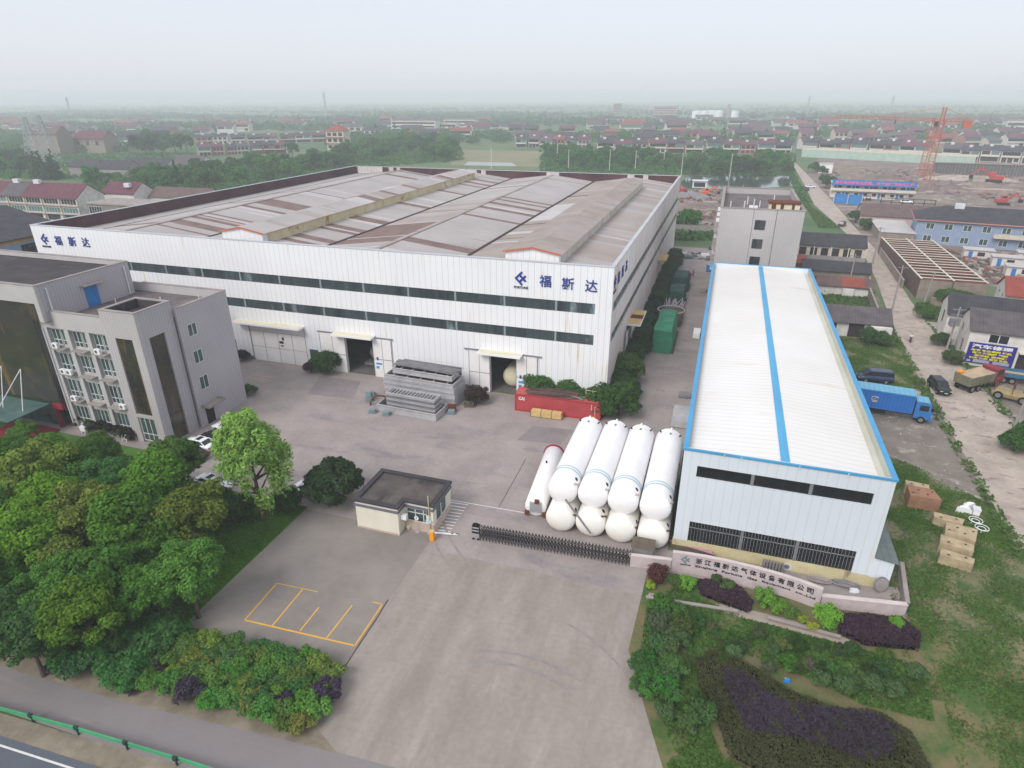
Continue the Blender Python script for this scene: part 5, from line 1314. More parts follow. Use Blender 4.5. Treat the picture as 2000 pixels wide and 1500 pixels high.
def win(mb_parent, x0, x1, z0, z1, y=0.0, mat='car_glass', fr=True, nx=2, frame='window_frame'):
    o = MB().box(x0, x1, y - .05, y - .004, z0, z1).build('window', MATS[mat], mb_parent)
    if fr:
        m = MB()
        for i in range(nx + 1): xx = x0 + (x1 - x0) * i / nx; m.box(xx - .05, xx + .05, y - .09, y - .051, z0, z1)
        m.box(x0, x1, y - .085, y - .052, z0 - .1, z0); m.box(x0, x1, y - .085, y - .052, z1, z1 + .08)
        m.build('window_frame', MATS[frame], o)
    return o
def simple_house(name, label, loc, rz, L, D, ze, zr, wall, roof, cat='house', group=None, over=.45):
    t = thing(name, label, cat, loc, rz, group)
    MB().house(0, L, 0, D, 0, ze, zr - .05).build('wall', MATS[wall], t)
    MB().gable(0, L, 0, D, ze, zr, .14, over).build('roof', MATS[roof], t)
    return t

# --- the repair shop and its neighbours by the lane
rs = simple_house('repair_shop', 'white two storey repair shop with a blue sign board and grey tiled roof', (40.0, 113.2, 0), radians(-9), 22, 9, 6.0, 8.2, 'wall_white', 'tiles_grey', 'house')
win(rs, 2.6, 5.2, 4.2, 5.5, nx=2); win(rs, 8.4, 15.0, 3.7, 5.4, nx=6); win(rs, 16.5, 20, 3.9, 5.4, nx=3)
MB().box(7.0, 13.6, -.03, -.004, .1, 2.9).build('garage_opening', MATS['void_brown'], rs)
MB().box(13.7, 16.2, -.05, -.004, .2, 3.0).build('steel_shutter', MATS['steel_teal'], rs)
MB().box(16.6, 20, -.03, -.004, .1, 2.9).build('garage_opening', MATS['door_dark'], rs)
MB().box(6.9, 21.9, -.9, -.004, 3.15, 3.3).build('ledge', MATS['wall_white'], rs)
MB().box(-.06, -.004, 3, 4.2, 1.2, 3.2).box(-.05, -.004, 6.4, 7.2, 3.9, 5.0).build('weathered_patch', MATS['wall_stone'], rs)
sb = MB().box(.3, 6.6, -.22, -.1, .55, 3.95).build('sign_board', mk('board_blue', (44, 42, 132), (40, 38, 118)), rs)
m = MB(); add_text(m, '汽车修理', .7, -.25, 3.42, .9, 5.4, .04, .02, height=.68)
m.mi = 1
for z_, s_, a, L in ((2.75, '电焊 专业保养 轮胎', .75, 5.4), (2.3, '电瓶 柴油泵 气刹', 1.0, 4.7), (1.85, '发动机 变速箱', 1.3, 4.4), (1.42, '钣金 喷漆 空调 补胎', .75, 5.2)): add_text(m, s_, a, -.25, z_, .45, L, .03, .02, height=.36)
m.mi = 0
for x_ in (1.4, 4.0):
    for k in range(4): m.box(x_, x_ + 2.2, -.235, -.221, .72 + k * .13, .77 + k * .13)
m.box(.5, 1.1, -.235, -.221, .75, .82); m.box(.5, 1.0, -.235, -.221, .95, 1.02)
m.build('board_lettering', [MATS['text_white'], MATS['text_yellow']], sb)
MB().box(19.5, 22.2, 2.0, 3.6, 7.3, 7.5).build('roof_panel', MATS['white_paint'], rs)
h = simple_house('lane_house', 'white gabled house end standing just behind the repair shop', (39.4, 122.9, 0), radians(-9), 22, 9, 5.6, 8.0, 'wall_white', 'tiles_dark')
MB().box(-.04, -.004, 4.2, 5.2, 2.8, 4.8).build('window', MATS['void_brown'], h)
h = simple_house('lane_house', 'white house with a weathered red tiled roof beside the burnt out shed', (53.2, 139.6, 0), radians(-9), 20, 9, 5.4, 7.9, 'wall_white', 'tiles_red')
for y_ in (3, 6.2): MB().tube([(-.05, y_, 4.6), (-.004, y_, 4.6)], .2, 10).build('vent_hole', MATS['void_brown'], h)
low_wall('weathered grey yard wall behind the green bushes by the lane', (43.0, 146.0), (54.5, 144.0), 2.0, .25, 'concrete_trim', 'wall_stone')
# --- low farmhouse beside the workshop roof
h = simple_house('farm_cottage', 'low white cottage with a grey tiled roof where the lane narrows', (17.0, 121.6, 0), radians(1), 13.9, 6.4, 3.1, 4.8, 'wall_white', 'tiles_grey', over=.7)
MB().box(7.2, 9.7, -.04, -.004, .05, 2.5).build('doorway', MATS['void_brown'], h); MB().box(4.4, 5.2, -.04, -.004, 1.2, 2.4).build('window', MATS['void_brown'], h)
MB().box(10.6, 13.9, -1.5, -.004, 0, 2.6).build('front_room', MATS['wall_white'], h); MB().box(11.9, 12.8, -1.54, -1.504, 1.1, 2.1).build('window', MATS['void_brown'], h)
# --- two storey farmhouse and its sheds
h = simple_house('farmhouse', 'two storey farmhouse with a long balcony under a dark tiled roof', (18.6, 172.5, 0), radians(-1), 15.6, 8.5, 6.3, 8.4, 'wall_cream', 'tiles_dark')
for k in range(6): MB().box(.7 + k * 2.5, 2.3 + k * 2.5, -.04, -.004, 3.5, 5.6).build('window', MATS['void_brown'], h)
MB().box(0, 15.6, -1.3, -.01, 3.0, 3.2).box(0, 15.6, -1.3, -1.2, 3.2, 4.0).build('balcony', MATS['wall_grey'], h)
for k in range(4): MB().box(.8 + k * 3.8, 3.2 + k * 3.8, -.04, -.004, .3, 2.5).build('window', MATS['void_brown'], h)
for k in range(5): MB().box(k * 3.85, k * 3.85 + .2, -1.25, -1.05, 3.2, 6.2).build('pillar', MATS['wall_white'], h)
simple_house('farm_shed', 'low grey roofed shed right under the farmhouse balcony', (19.6, 161.5, 0), radians(-2), 14.5, 7.0, 2.7, 4.2, 'wall_stone', 'tiles_dark', 'shed')
h = simple_house('farm_shed', 'crumbling shed with a patch of red tiles and white walls', (21.6, 149.5, 0), radians(-2), 11, 5, 2.3, 3.5, 'wall_white', 'tiles_brown', 'shed')
MB().face([(4.9, -.5, 2.32), (9.4, -.5, 2.32), (9.4, 2.5, 3.72), (4.9, 2.5, 3.72)]).build('red_tile_patch', MATS['tiles_red'], h)
MB().box(5.2, 7.4, -.8, -.01, 0, 1.9).build('lean_room', MATS['wall_white'], h)
h = thing('farm_ruin', 'small rust coloured brick hut beside the tiled block', 'hut', (17.2, 165.5, 0))
MB().house(0, 3.2, 0, 4, 0, 3.2, 4.4).build('wall', MATS['wall_brick'], h); MB().gable(0, 3.2, 0, 4, 3.2, 4.5).build('roof', MATS['tiles_red'], h)
low_wall('stained concrete yard wall along the lane beside the cottage', (30.9, 131.0), (32.2, 150.0), 2.3, .25, 'concrete_trim', 'wall_stone')
low_wall('stained concrete yard wall along the lane beside the sheds', (32.6, 152.0), (34.5, 163.0), 2.0, .25, 'concrete_trim', 'wall_stone')
# --- roofless shed with rows of rafters
us = thing('roofless_shed', 'roofless shed of bare walls with white topped rows of beams', 'shed', (41.9, 152.3, 0), radians(-.5))
UL, UD = 12.4, 46
for x0, x1 in ((0, 6.0), (6.3, UL)):
    m = MB(); m.box(x0, x1, 0, .25, 0, 4.0); m.box(x0, x1, UD - .25, UD, 0, 4.0); m.build('end_wall', MATS['wall_stone'], us)
m = MB().box(0, .25, .25, UD - .25, 0, 4.3); m.build('side_wall', MATS['rusty_pipe'], us); MB().box(UL - .25, UL, .25, UD - .25, 0, 4.3).build('side_wall', MATS['wall_stone'], us); MB().box(6.02, 6.28, .25, UD - .25, 0, 4.3).build('middle_wall', MATS['rusty_pipe'], us)
for x_ in (0, 6.0, UL - .3): MB().box(x_ - .02, x_ + .32, 0, UD, 4.3, 4.42).build('wall_plate', MATS['rail_cream'], us)
for k in range(16):
    y_ = 1.2 + k * 2.85
    MB().box(.26, UL - .26, y_, y_ + .12, 3.3, 4.28).build('partition', MATS['rust' if k % 3 else 'wall_brick'], us)
    MB().box(.28, UL - .28, y_ - .12, y_ + .24, 4.29, 4.4).build('rafter', MATS['rail_cream'], us)
MB().box(.3, UL - .3, .3, UD - .3, .03, .06).build('floor', MATS['rusty_pipe'], us)
low_wall('mossy concrete wall between the lane and the roofless shed', (40.9, 160.0), (42.5, 196.0), 1.9, .3, 'concrete_trim', 'wall_stone')
# --- blue hip roofed office
bo = thing('blue_office', 'pale blue two storey office with a wide dark hipped roof', 'office building', (54.6, 216.0, 0), radians(-9))
BL, BD = 40, 16
MB().box(0, BL, 0, BD, 0, 7.0).build('wall', MATS['wall_blue'], bo)
MB().face([(-.8, -.8, 6.9), (BL + .8, -.8, 6.9), (BL - 7, BD / 2, 10.2), (7, BD / 2, 10.2)]).face([(-.8, BD + .8, 6.9), (7, BD / 2, 10.2), (BL - 7, BD / 2, 10.2), (BL + .8, BD + .8, 6.9)]).face([(-.8, -.8, 6.9), (7, BD / 2, 10.2), (-.8, BD + .8, 6.9)]).face([(BL + .8, -.8, 6.9), (BL + .8, BD + .8, 6.9), (BL - 7, BD / 2, 10.2)]).build('roof', MATS['tiles_dark'], bo)
MB().box(-.85, BL + .85, -.85, -.78, 6.7, 6.95).box(-.85, -.78, -.78, BD + .8, 6.7, 6.95).build('eaves_trim', mk('trim_pink', (206, 138, 122), None), bo)
for k in range(8): win(bo, 2.4 + k * 4.6, 4.4 + k * 4.6, 4.4, 6.0, 0, 'window_glass'); win(bo, 2.4 + k * 4.6, 4.4 + k * 4.6, .9, 2.5, 0, 'window_glass')
MB().box(19, 29, -1.6, -.05, 3.2, 3.5).box(19, 29, -1.6, -1.45, 3.5, 4.4).build('balcony', MATS['wall_cream'], bo)
MB().box(9, 11.4, 6.2, 8, 9.6, 11.0).build('roof_tank', MATS['heater_white'], bo)
h = simple_house('roadside_store', 'long low store with a brown grey roof in front of the site cabins', (44.3, 243.0, 0), radians(-4), 23, 14, 3.3, 6.2, 'wall_pinkish', 'tiles_brown', 'store')
MB().box(15.5, 19.5, -.05, -.004, .2, 2.9).build('blue_shutter', MATS['door_blue'], h)
h = thing('flat_shed', 'flat pale concrete roofed shed before the low brown store', 'shed', (45.2, 214, 0), radians(-3))
MB().box(0, 9, 0, 22, 0, 3.0).build('wall', MATS['wall_stone'], h); MB().box(-.3, 9.3, -.3, 22.3, 3.0, 3.2).build('roof', MATS['roof_pale'], h)
for k, (px, lab) in enumerate((((1880, 505), 'beside the blue office balcony'), ((1935, 520), 'with open front near the rubble'), ((1985, 512), 'at the frame edge near the blue office'), ((1962, 540), 'lowest and nearest the red tiled house'))):
    x_, y_ = W(*px); h = thing('site_hut', 'pale flat roofed site hut ' + lab, 'hut', (x_, y_, 0), radians(-9))
    MB().box(0, 6.5, 0, 3.5, 0, 2.5).build('wall', MATS['wall_white'], h); MB().box(-.3, 6.8, -.4, 3.8, 2.5, 2.65).build('roof', MATS['roof_pale'], h); MB().box(1, 1.9, -.04, -.004, .1, 2.1).build('door', MATS['door_blue'], h); MB().box(3, 4.6, -.04, -.004, 1.0, 2.0).build('window', MATS['void_brown'], h)

# --- site cabins with the banner, gate panel, sheds
sc = thing('site_cabins', 'two storey white site cabins under a long blue slogan banner', 'cabins', (43.0, 310.5, 0), radians(-4))
MB().box(0, 31, 0, 7, 0, 6.0).build('wall', MATS['wall_white'], sc); MB().box(-.5, 31.5, -1.6, 7.4, 6.0, 6.2).build('roof', MATS['roof_pale'], sc)
MB().box(-.5, 31.5, -1.6, -.05, 3.0, 3.15).box(-.5, 31.5, -1.6, -1.52, 3.15, 4.1).build('walkway', MATS['rail_cream'], sc)
for k in range(9):
    for z_ in (.2, 3.3):
        if (k + int(z_)) % 2: MB().box(1 + k * 3.4, 2.0 + k * 3.4, -.05, -.004, z_, z_ + 2.1).build('door', MATS['door_blue'], sc)
        MB().box(2.3 + k * 3.4, 3.8 + k * 3.4, -.05, -.004, z_ + .8, z_ + 2.0).build('window', MATS['car_glass'], sc)
bnr = MB().box(-.3, 31.2, -1.9, -1.7, 5.3, 7.6).build('slogan_banner', MATS['door_blue'], sc)
m = MB(); add_text(m, '高标准抓好安全质量，勇于创建精品优工程', .9, -1.93, 6.45, 1.5, 29.4, .03, .05, height=1.4); m.build('banner_lettering', MATS['text_pink'], bnr)
x_, y_ = W(1627, 397); h = thing('blue_gate_panel', 'pair of blue sheet gate panels beside the lane before the cabins', 'gate', (x_, y_, 0), radians(-22))
for k in range(2): MB().box(k * 5.2 + .1, k * 5.2 + 5.0, 0, .08, .2, 4.0).build('panel', MATS['door_blue'], h)
for k in range(3): MB().box(k * 5.2 - .1, k * 5.2 + .1, -.05, .15, 0, 4.2).build('gate_post', MATS['rail_cream'], h)
x_, y_ = W(1718, 400); h = thing('rail_fence', 'black rail fence round the pale cars before the cabins', 'fence', (x_, y_, 0), radians(-6)); m = MB()
for z_ in (1.2, 2.6): m.box(0, 19, 0, .2, z_, z_ + .2)
m.build('rails', MATS['black'], h)
for k in range(6): MB().box(k * 3.75, k * 3.75 + .25, -.02, .22, 0, 2.9).build('fence_post', MATS['black'], h)
x_, y_ = W(1598, 338); h = thing('white_site_hut', 'small white cabin beside the lane where the trees begin', 'hut', (x_, y_, 0)); MB().box(0, 7, 0, 4, 0, 5).build('wall', MATS['white_paint'], h); MB().box(-.3, 7.3, -.3, 4.3, 5, 5.3).build('roof', MATS['roof_pale'], h)
# hoarding at the back of the site
hb = thing('site_hoarding', 'long pale green and white hoarding between the building site and the terrace', 'fence', (48, 520, 0), atan2(-40, 95)); m = MB()
MB().box(0, 104, 0, .2, 0, 5).build('panel', mk('hoard_green', (170, 194, 180), None), hb); MB().box(0, 104, -.1, .3, 5, 6.5).build('coping', MATS['rail_cream'], hb)
pw = thing('sheet_pile_wall', 'row of dark steel piles along the far edge of the excavation', 'wall', (*W(1820, 338), 0), radians(-5))
MB().box(0, 110, 0, .8, 0, 5.5).build('piles', mk('pile_grey', (112, 112, 112), (92, 90, 90), .5, ribs=[('x', 1.6, .55, .35)]), pw); MB().box(-1, 111, -.5, 1.2, 5.5, 6.0).build('capping_beam', MATS['concrete_trim'], pw)
for k, (px, wd, d, hh, mt, lab) in enumerate((((1700, 350), 34, 14, 3.0, 'mud', 'behind the cabins'), ((1960, 375), 60, 22, 4.5, 'mud', 'at the frame edge'), ((1850, 395), 40, 10, 3.2, 'dirt_grey', 'behind the blue office roof'), ((1800, 372), 16, 8, 3.5, 'mud', 'at the foot of the crane'), ((1640, 335), 30, 10, 3.5, 'sand', 'near the pale cabin'), ((1890, 352), 46, 9, 2.4, 'dirt', 'below the steel piles'), ((1365, 405), 26, 13, 2.0, 'mud', 'behind the factory'), ((1345, 385), 20, 8, 2.4, 'galv_dark', 'near the red digger'))):
    x_, y_ = W(*px); m = MB(); rg = random.Random(k + 40); gv = {}
    for i in range(13):
        for j in range(9):
            u, v = i / 6 - 1, j / 4 - 1; e = max(0, 1 - u * u - v * v)
            gv[i, j] = (u * wd / 2, v * d / 2, hh * e ** .7 * rg.uniform(.55, 1.15) + (.0 if e > 0 else -.1))
    for i in range(12):
        for j in range(8): m.face([gv[i, j], gv[i + 1, j], gv[i + 1, j + 1], gv[i, j + 1]])
    o = m.build('earth_mound', MATS[mt], None, loc=(x_, y_, 0)); tag(o, 'low heap of dug earth ' + lab, 'earth mound', 'heaps of dug earth')
# --- tower cranes
mk('crane_orange', (186, 104, 76), (164, 92, 70), .5, .6)
def lattice(m, a, b, w_, seg, t_=.12):
    a, b = Vector(a), Vector(b); d = (b - a).normalized(); u = Vector((0, 0, 1)) if abs(d.z) < .9 else Vector((1, 0, 0))
    x_ = d.cross(u).normalized() * w_ / 2; y_ = x_.normalized().cross(d) * w_ / 2
    cs = [x_ + y_, x_ - y_, -x_ - y_, -x_ + y_]; L = (b - a).length; n = max(1, int(L / seg))
    for c in cs: m.bar(a + c, b + c, t_)
    for i in range(n):
        p, q = a.lerp(b, i / n), a.lerp(b, (i + 1) / n)
        for k in range(4):
            c1, c2 = cs[k], cs[(k + 1) % 4]
            if i % 2: c1, c2 = c2, c1
            m.bar(p + c1, q + c2, t_ * .7); m.bar(p + cs[k], p + cs[(k + 1) % 4], t_ * .7)
def tower_crane(label, loc, H, jib, back, ang, mw=2.4):
    t = thing('tower_crane', label, 'tower crane', loc, ang)
    m = MB(); lattice(m, (0, 0, 0), (0, 0, H - 5), mw, 2.8, .2); m.build('mast', MATS['crane_orange'], t)
    m = MB(); m.box(-2.2, 2.2, -2.2, 2.2, 0, 1.6); m.build('base', MATS['mud'], t)
    m = MB(); lattice(m, (0, 0, H - 5), (0, 0, H + .8), 1.3, 1.6, .2); m.build('tower_head', MATS['crane_orange'], t)
    m = MB(); lattice(m, (1, 0, H - 4.6), (jib, 0, H - 3.4), 1.3, 2.2, .17); m.build('jib', MATS['crane_orange'], t)
    m = MB(); lattice(m, (-1, 0, H - 4.6), (-back, 0, H - 4.6), 1.2, 2.2, .16); m.build('counter_jib', MATS['crane_orange'], t)
    MB().box(-back - .5, -back + 3, -.9, .9, H - 8, H - 4.8).build('counterweight', MATS['crane_orange'], t)
    m = MB(); m.bar((0, 0, H + .6), (jib * .62, 0, H - 3.2), .14); m.bar((0, 0, H + .6), (-back + 1, 0, H - 4), .18); m.build('tie_rod', MATS['crane_orange'], t)
    MB().box(.6, 2.4, -1.9, -.7, H - 7.4, H - 5.1).build('cab', MATS['car_navy'], t)
    MB().tube([(jib * .42, 0, H - 4.6), (jib * .42, 0, H - 6.5)], .2, 6).build('trolley', MATS['black'], t)
tower_crane('orange tower crane with its long jib raised over the building site', (89.7, 357.5, 0), 34.2, 44.5, 11.5, radians(176))
x_, y_ = W(1797, 343)
t = thing('hoist_mast', 'orange lattice mast standing close behind the tower crane', 'mast', (x_, y_, 0)); m = MB(); lattice(m, (0, 0, 0), (0, 0, 23), 2.2, 3, .2); m.build('mast', MATS['crane_orange'], t); m = MB(); lattice(m, (0, 0, 23), (0, 0, 29), 1.1, 2, .18); m.build('mast_top', MATS['crane_orange'], t); MB().box(-1.5, 7, -.5, .5, 19, 20).build('tie_arm', MATS['crane_orange'], t)
# --- diggers
mk('digger_orange', (222, 96, 46), None, 1, .5); mk('digger_red', (180, 70, 62), None, 1, .5)
def digger(label, px, rz, paint, k=1.0):
    t = thing('excavator', label, 'excavator', (*W(*px), .02), rz); t.scale = (k,) * 3
    for s in (-1, 1): MB().prism([(-1.8, s * 1.2 - .3), (1.8, s * 1.2 - .3), (1.8, s * 1.2 + .3), (-1.8, s * 1.2 + .3)], 0, .8).build('track', MATS['black'], t)
    MB().box(-2.0, 1.2, -1.2, 1.2, .9, 1.9).build('body', MATS[paint], t); MB().box(.0, 1.4, .2, 1.2, 1.9, 2.9).build('cab', MATS[paint], t); MB().box(.2, 1.42, .18, 1.0, 2.1, 2.7).build('cab_glass', MATS['car_glass'], t)
    MB().bar((1.0, -.3, 1.6), (3.6, -.3, 3.8), .4, .5).bar((3.6, -.3, 3.8), (5.4, -.3, 1.9), .3, .4).build('boom', MATS[paint], t); MB().box(5.0, 5.9, -.8, .2, .8, 1.8).build('bucket', MATS['black'], t)
digger('small orange excavator on the muddy ground behind the factory', (1376, 383), 0.3, 'digger_orange', 1.1)
digger('red excavator partly hidden behind the factory corner', (1329, 378), 2.4, 'digger_red', 1.3)
digger('red excavator working far off in the excavation', (1940, 357), 2.9, 'digger_red', 1.8)
digger('rusty excavator parked behind the blue office roof', (1955, 400), 0.2, 'digger_red', 1.2)
# --- pond, pump hut, wall and junk behind the alley
o = sheet('pond', [W(*p) for p in ((1322, 366), (1340, 345), (1440, 340), (1545, 343), (1548, 364), (1470, 368), (1390, 369))][::-1], .034, 'pond_water')
x_, y_ = W(1352, 366); h = thing('pond_hut', 'small white hut standing at the edge of the pond', 'hut', (x_, y_, 0)); MB().box(0, 6.5, 0, 4, 0, 3).build('wall', MATS['white_paint'], h); MB().box(-.4, 6.9, -.6, 4.4, 3, 3.2).build('roof', MATS['heater_white'], h); MB().box(.6, 5.9, -.05, -.004, .3, 2.4).build('opening', MATS['void_brown'], h)
low_wall('long grey boundary wall at the far end of the alley', W(1312, 455), W(1402, 458), 2.6, .3, 'concrete_trim', 'wall_grey')
for k in range(9):
    x_ = -10.4 + k * 1.15; rg = random.Random(k); m = MB()
    for q in range(5): a = rg.uniform(0, 3.1); m.bar((-cos(a) * 1.3, -sin(a) * .6, rg.uniform(.1, .5)), (cos(a) * 1.4, sin(a) * .6, rg.uniform(.2, 1.3)), rg.uniform(.2, .4))
    m.box(-.5, .6, -.4, .5, 0, rg.uniform(.5, 1.1))
    o = m.build('scrap_pile', MATS[('galv', 'white_paint', 'galv_dark', 'steel_teal', 'wood_dark')[k % 5]], None, loc=(x_, 178 + rg.uniform(-3, 2), .05)); tag(o, 'heap of discarded metal parts at the far end of the alley', 'scrap', 'scrap at the end of the alley')
# --- what stands along the factory side of the alley
tp = mk('tarp_green', (62, 142, 110), (48, 118, 92), .6, .7); tp2 = mk('tarp_dark', (48, 84, 78), (38, 68, 64), .6, .7)
def tarped(label, y0, y1, h, mat, x0=-9.0, x1=-5.4):
    t = thing('covered_stack', label, 'covered stack', ((x0 + x1) / 2, y0, .05)); w_ = (x1 - x0) / 2; rg = random.Random(int(y0)); rings = []
    for i in range(9):
        y_ = (y1 - y0) * i / 8; k = 1 if 0 < i < 8 else .92; j = lambda: rg.uniform(-.12, .12)
        rings.append([(-w_ * k, y_, 0), (-w_ * k * .98 + j(), y_, h * .6), (-w_ * .8 + j(), y_ + j(), h * k + j()), (j(), y_, h * k * 1.04 + j()), (w_ * .8 + j(), y_ + j(), h * k + j()), (w_ * k * .98 + j(), y_, h * .6), (w_ * k, y_, 0)])
    MB().loft(rings).build('cover', mat, t); MB().box(-w_ - .3, w_ + .3, .2, y1 - y0 - .2, 0, .12).build('pallet', MATS['wood_dark'], t)
tarped('bright green tarpaulin over a tall stack beside the alley', 103.0, 115.0, 4.3, tp)
tarped('dark green tarpaulin over a stack beyond the steel ring in the alley', 131, 137.5, 3.2, tp2)
tarped('dark green tarpaulin over the farthest stack in the alley', 142, 149, 3.4, tp2)
t = thing('steel_ring', 'large pale steel ring lying on scrap beyond the green tarpaulin', 'ring', (-7.2, 120, 2.6)); MB().tube([(2.5 * cos(a * pi / 16), 2.5 * sin(a * pi / 16), 0) for a in range(33)], .13, 6, False).build('ring', MATS['galv'], t, smooth=True); MB().box(-2.2, 2.2, -2.2, 2.2, -2.55, -.3).build('scrap_below', MATS['rusty_pipe'], t)
t = thing('pipe_stack', 'jumble of pale pipes and angle steel between the ring and the dark tarpaulin', 'pipes', (-7.0, 126.5, .05)); m = MB(); rg = random.Random(8)
for q in range(34): a = rg.uniform(-.6, .6); x_ = rg.uniform(-1.8, 1.8); m.bar((x_, -3 + rg.uniform(-.5, .5), rg.uniform(.3, 2.2)), (x_ + sin(a) * 2, 3 + rg.uniform(-.6, .6), rg.uniform(.3, 2.4)), .14)
m.build('pipes', MATS['galv'], t); MB().box(-1.9, 1.9, -3, 3, 0, 1.4).build('lower_layer', MATS['rusty_pipe'], t)
for k, (px, mat, sz, lab) in enumerate((((1271, 665), 'plywood', (1.6, 1.2, .8), 'yellow crate on the ground at the near end of the green tarpaulin'), ((1287, 655), 'wood_dark', (2.2, 1.4, 1.0), 'dark pallet of parts before the green tarpaulin'), ((1360, 657), 'white_paint', (1.2, 3.4, 1.0), 'long white box standing against the workshop wall, mid alley'), ((1332, 822), 'galv', (2.6, 4.8, 1.1), 'long stack of grey panels against the workshop near the tanks'), ((1337, 775), 'galv_dark', (1.7, 1.4, .5), 'dark stack of plates against the workshop wall'), ((1373, 570), 'concrete_trim', (1.2, 2.2, 1.1), 'open grey bin by the workshop wall up the alley'), ((1386, 530), 'truck_cab', (1.8, 1.8, 1.8), 'blue bin at the far corner of the workshop'), ((1391, 487), 'wood_dark', (2, 2.2, .9), 'dark crate beside the tiled block in the alley'))):
    x_, y_ = W(*px); t = thing('stored_crate', lab, 'crate', (x_, y_, .05)); a, b, c = sz
    MB().box(-a / 2, a / 2, -b / 2, b / 2, .12, c).build('box', MATS[mat], t)
    for q in (-1, 1): MB().box(-a / 2, a / 2, q * b * .35 - .08, q * b * .35 + .08, 0, .12).build('skid', MATS['wood_dark'], t)
tag(MB().box(-10.3, -10.0, 84.5, 175, 0, .3).build('planter_kerb', MATS['concrete_trim'], None, world=True, loc=(-10, 130, 0)), 'long low kerb between the bushes and the alley', 'kerb')

# --- concrete blocks and junk on the grass beside the lane
mk('block_tan', (184, 167, 136), (146, 130, 104), 1.2, .95); mk('block_brown', (160, 120, 94), (130, 98, 80), 1.0, .95)
def block(label, pts_top, zt, hgt, mat, hol=3):
    P = [W(*p, zt) for p in pts_top]; c = (sum(p[0] for p in P) / 4, sum(p[1] for p in P) / 4)
    t = thing('concrete_block', label, 'concrete block', (c[0], c[1], .02), 0, 'concrete blocks on the grass')
    L_ = [(p[0] - c[0], p[1] - c[1]) for p in P]
    MB().loft([[(a, b, 0) for a, b in L_], [(a, b, hgt) for a, b in L_]]).build('block', MATS[mat], t)
    for k in range(hol):
        u = (k + .5) / hol; a = Vector(L_[0]).lerp(Vector(L_[1]), u); b = Vector(L_[3]).lerp(Vector(L_[2]), u); q = a.lerp(b, .3 if k % 2 else .65)
        MB().box(q.x - .1, q.x + .1, q.y - .1, q.y + .1, hgt + .002, hgt + .012).build('lifting_socket', MATS['void_brown'], t)
block('brown square block with four sockets, alone nearest the workshop corner', ((1772, 948), (1822, 956), (1840, 977), (1778, 968)), 1.5, 1.5, 'block_brown', 4)
block('flat pale slab leaning behind the brown square block', ((1769, 936), (1815, 946), (1816, 953), (1770, 944)), 1.3, 1.2, 'block_tan', 2)
block('narrow stained beam block between the brown block and the pale row', ((1824, 998), (1885, 1013), (1880, 1024), (1825, 1009)), 1.0, .9, 'block_tan', 2)
block('wide pale block with four sockets at the back of the pale row', ((1848, 1019), (1910, 1034), (1906, 1057), (1846, 1040)), 1.3, 1.3, 'block_tan', 4)
block('middle tan block with two sockets in the pale row', ((1838, 1043), (1903, 1065), (1902, 1078), (1836, 1060)), 1.1, 1.1, 'block_tan', 2)
block('front tan block with two sockets nearest the company wall', ((1837, 1070), (1904, 1092), (1902, 1102), (1836, 1084)), 1.0, 1.0, 'block_tan', 2)
for k, (px, lab) in enumerate((((1882, 1002), 'curved white shell piece lying behind the narrow beam block'), ((1895, 995), 'white round basin half, farthest of the white junk'), ((1905, 1003), 'small white box of the white junk'), ((1904, 1021), 'white wire hoop beside the wide pale block'), ((1916, 1036), 'white wire frame lying near the lane'))):
    x_, y_ = W(*px); t = thing('white_junk', lab, 'junk', (x_, y_, .02), k * .7)
    if k < 2: MB().loft([[(r_ * cos(a * pi / 8), r_ * sin(a * pi / 8), z_) for a in range(9)] for r_, z_ in ((.75, 0), (.7, .4), (.45, .65))]).build('shell', MATS['white_paint'], t)
    elif k == 2: MB().box(-.4, .4, -.3, .3, 0, .6).build('box', MATS['white_paint'], t); MB().box(-.45, .45, -.35, .35, .6, .66).build('lid', MATS['heater_white'], t)
    else:
        m = MB()
        for r_ in (.35, .6): m.tube([(r_ * cos(a * pi / 8), r_ * sin(a * pi / 8), .1 + r_ * .4) for a in range(17)], .035, 5, False)
        for a in range(4): m.tube([(.6 * cos(a * pi / 2), .6 * sin(a * pi / 2), .05), (.35 * cos(a * pi / 2), .35 * sin(a * pi / 2), .25)], .03, 5)
        m.build('hoop', MATS['white_paint'], t)
# things stored behind the company wall
for k, (px, lab) in enumerate((((1350, 1077), 'bundle of pink pipes lying along the workshop plinth'),)):
    x_, y_ = W(*px); t = thing('pipe_bundle', lab, 'pipes', (x_, y_, .5), -.12); m = MB()
    for q in range(7): m.tube([(-2.2 + q * .1, q * .12, .05 + .05 * (q % 2)), (2.2 - q * .15, -.3 + q * .14, .1)], .05, 6)
    m.build('pipes', mk('pipe_pink', (186, 140, 158)), t); MB().box(-2, 2, -.3, .6, -.48, 0).build('support', MATS['wood_dark'], t)
x_, y_ = W(1507, 1118); t = thing('radiator_stack', 'dark ribbed panels leaning against the workshop plinth', 'panels', (x_, y_, .05)); 
for q in range(7): MB().box(-.9 + q * .27, -.75 + q * .27, -.2, .2, 0, 1.15).build('panel', MATS['galv_dark'], t)
x_, y_ = W(1725, 1160); t = thing('round_disc', 'round grey disc leaning at the workshop corner', 'disc', (x_ - .3, y_ + .3, .75), 0); MB().tube([(0, 0, 0), (.05, -.1, .03)], .72, 20).build('disc', MATS['galv_dark'], t, smooth=False)
MB().tube([(.055, -.11, .033), (.06, -.12, .036)], .6, 20).build('face', MATS['concrete_trim'], t)
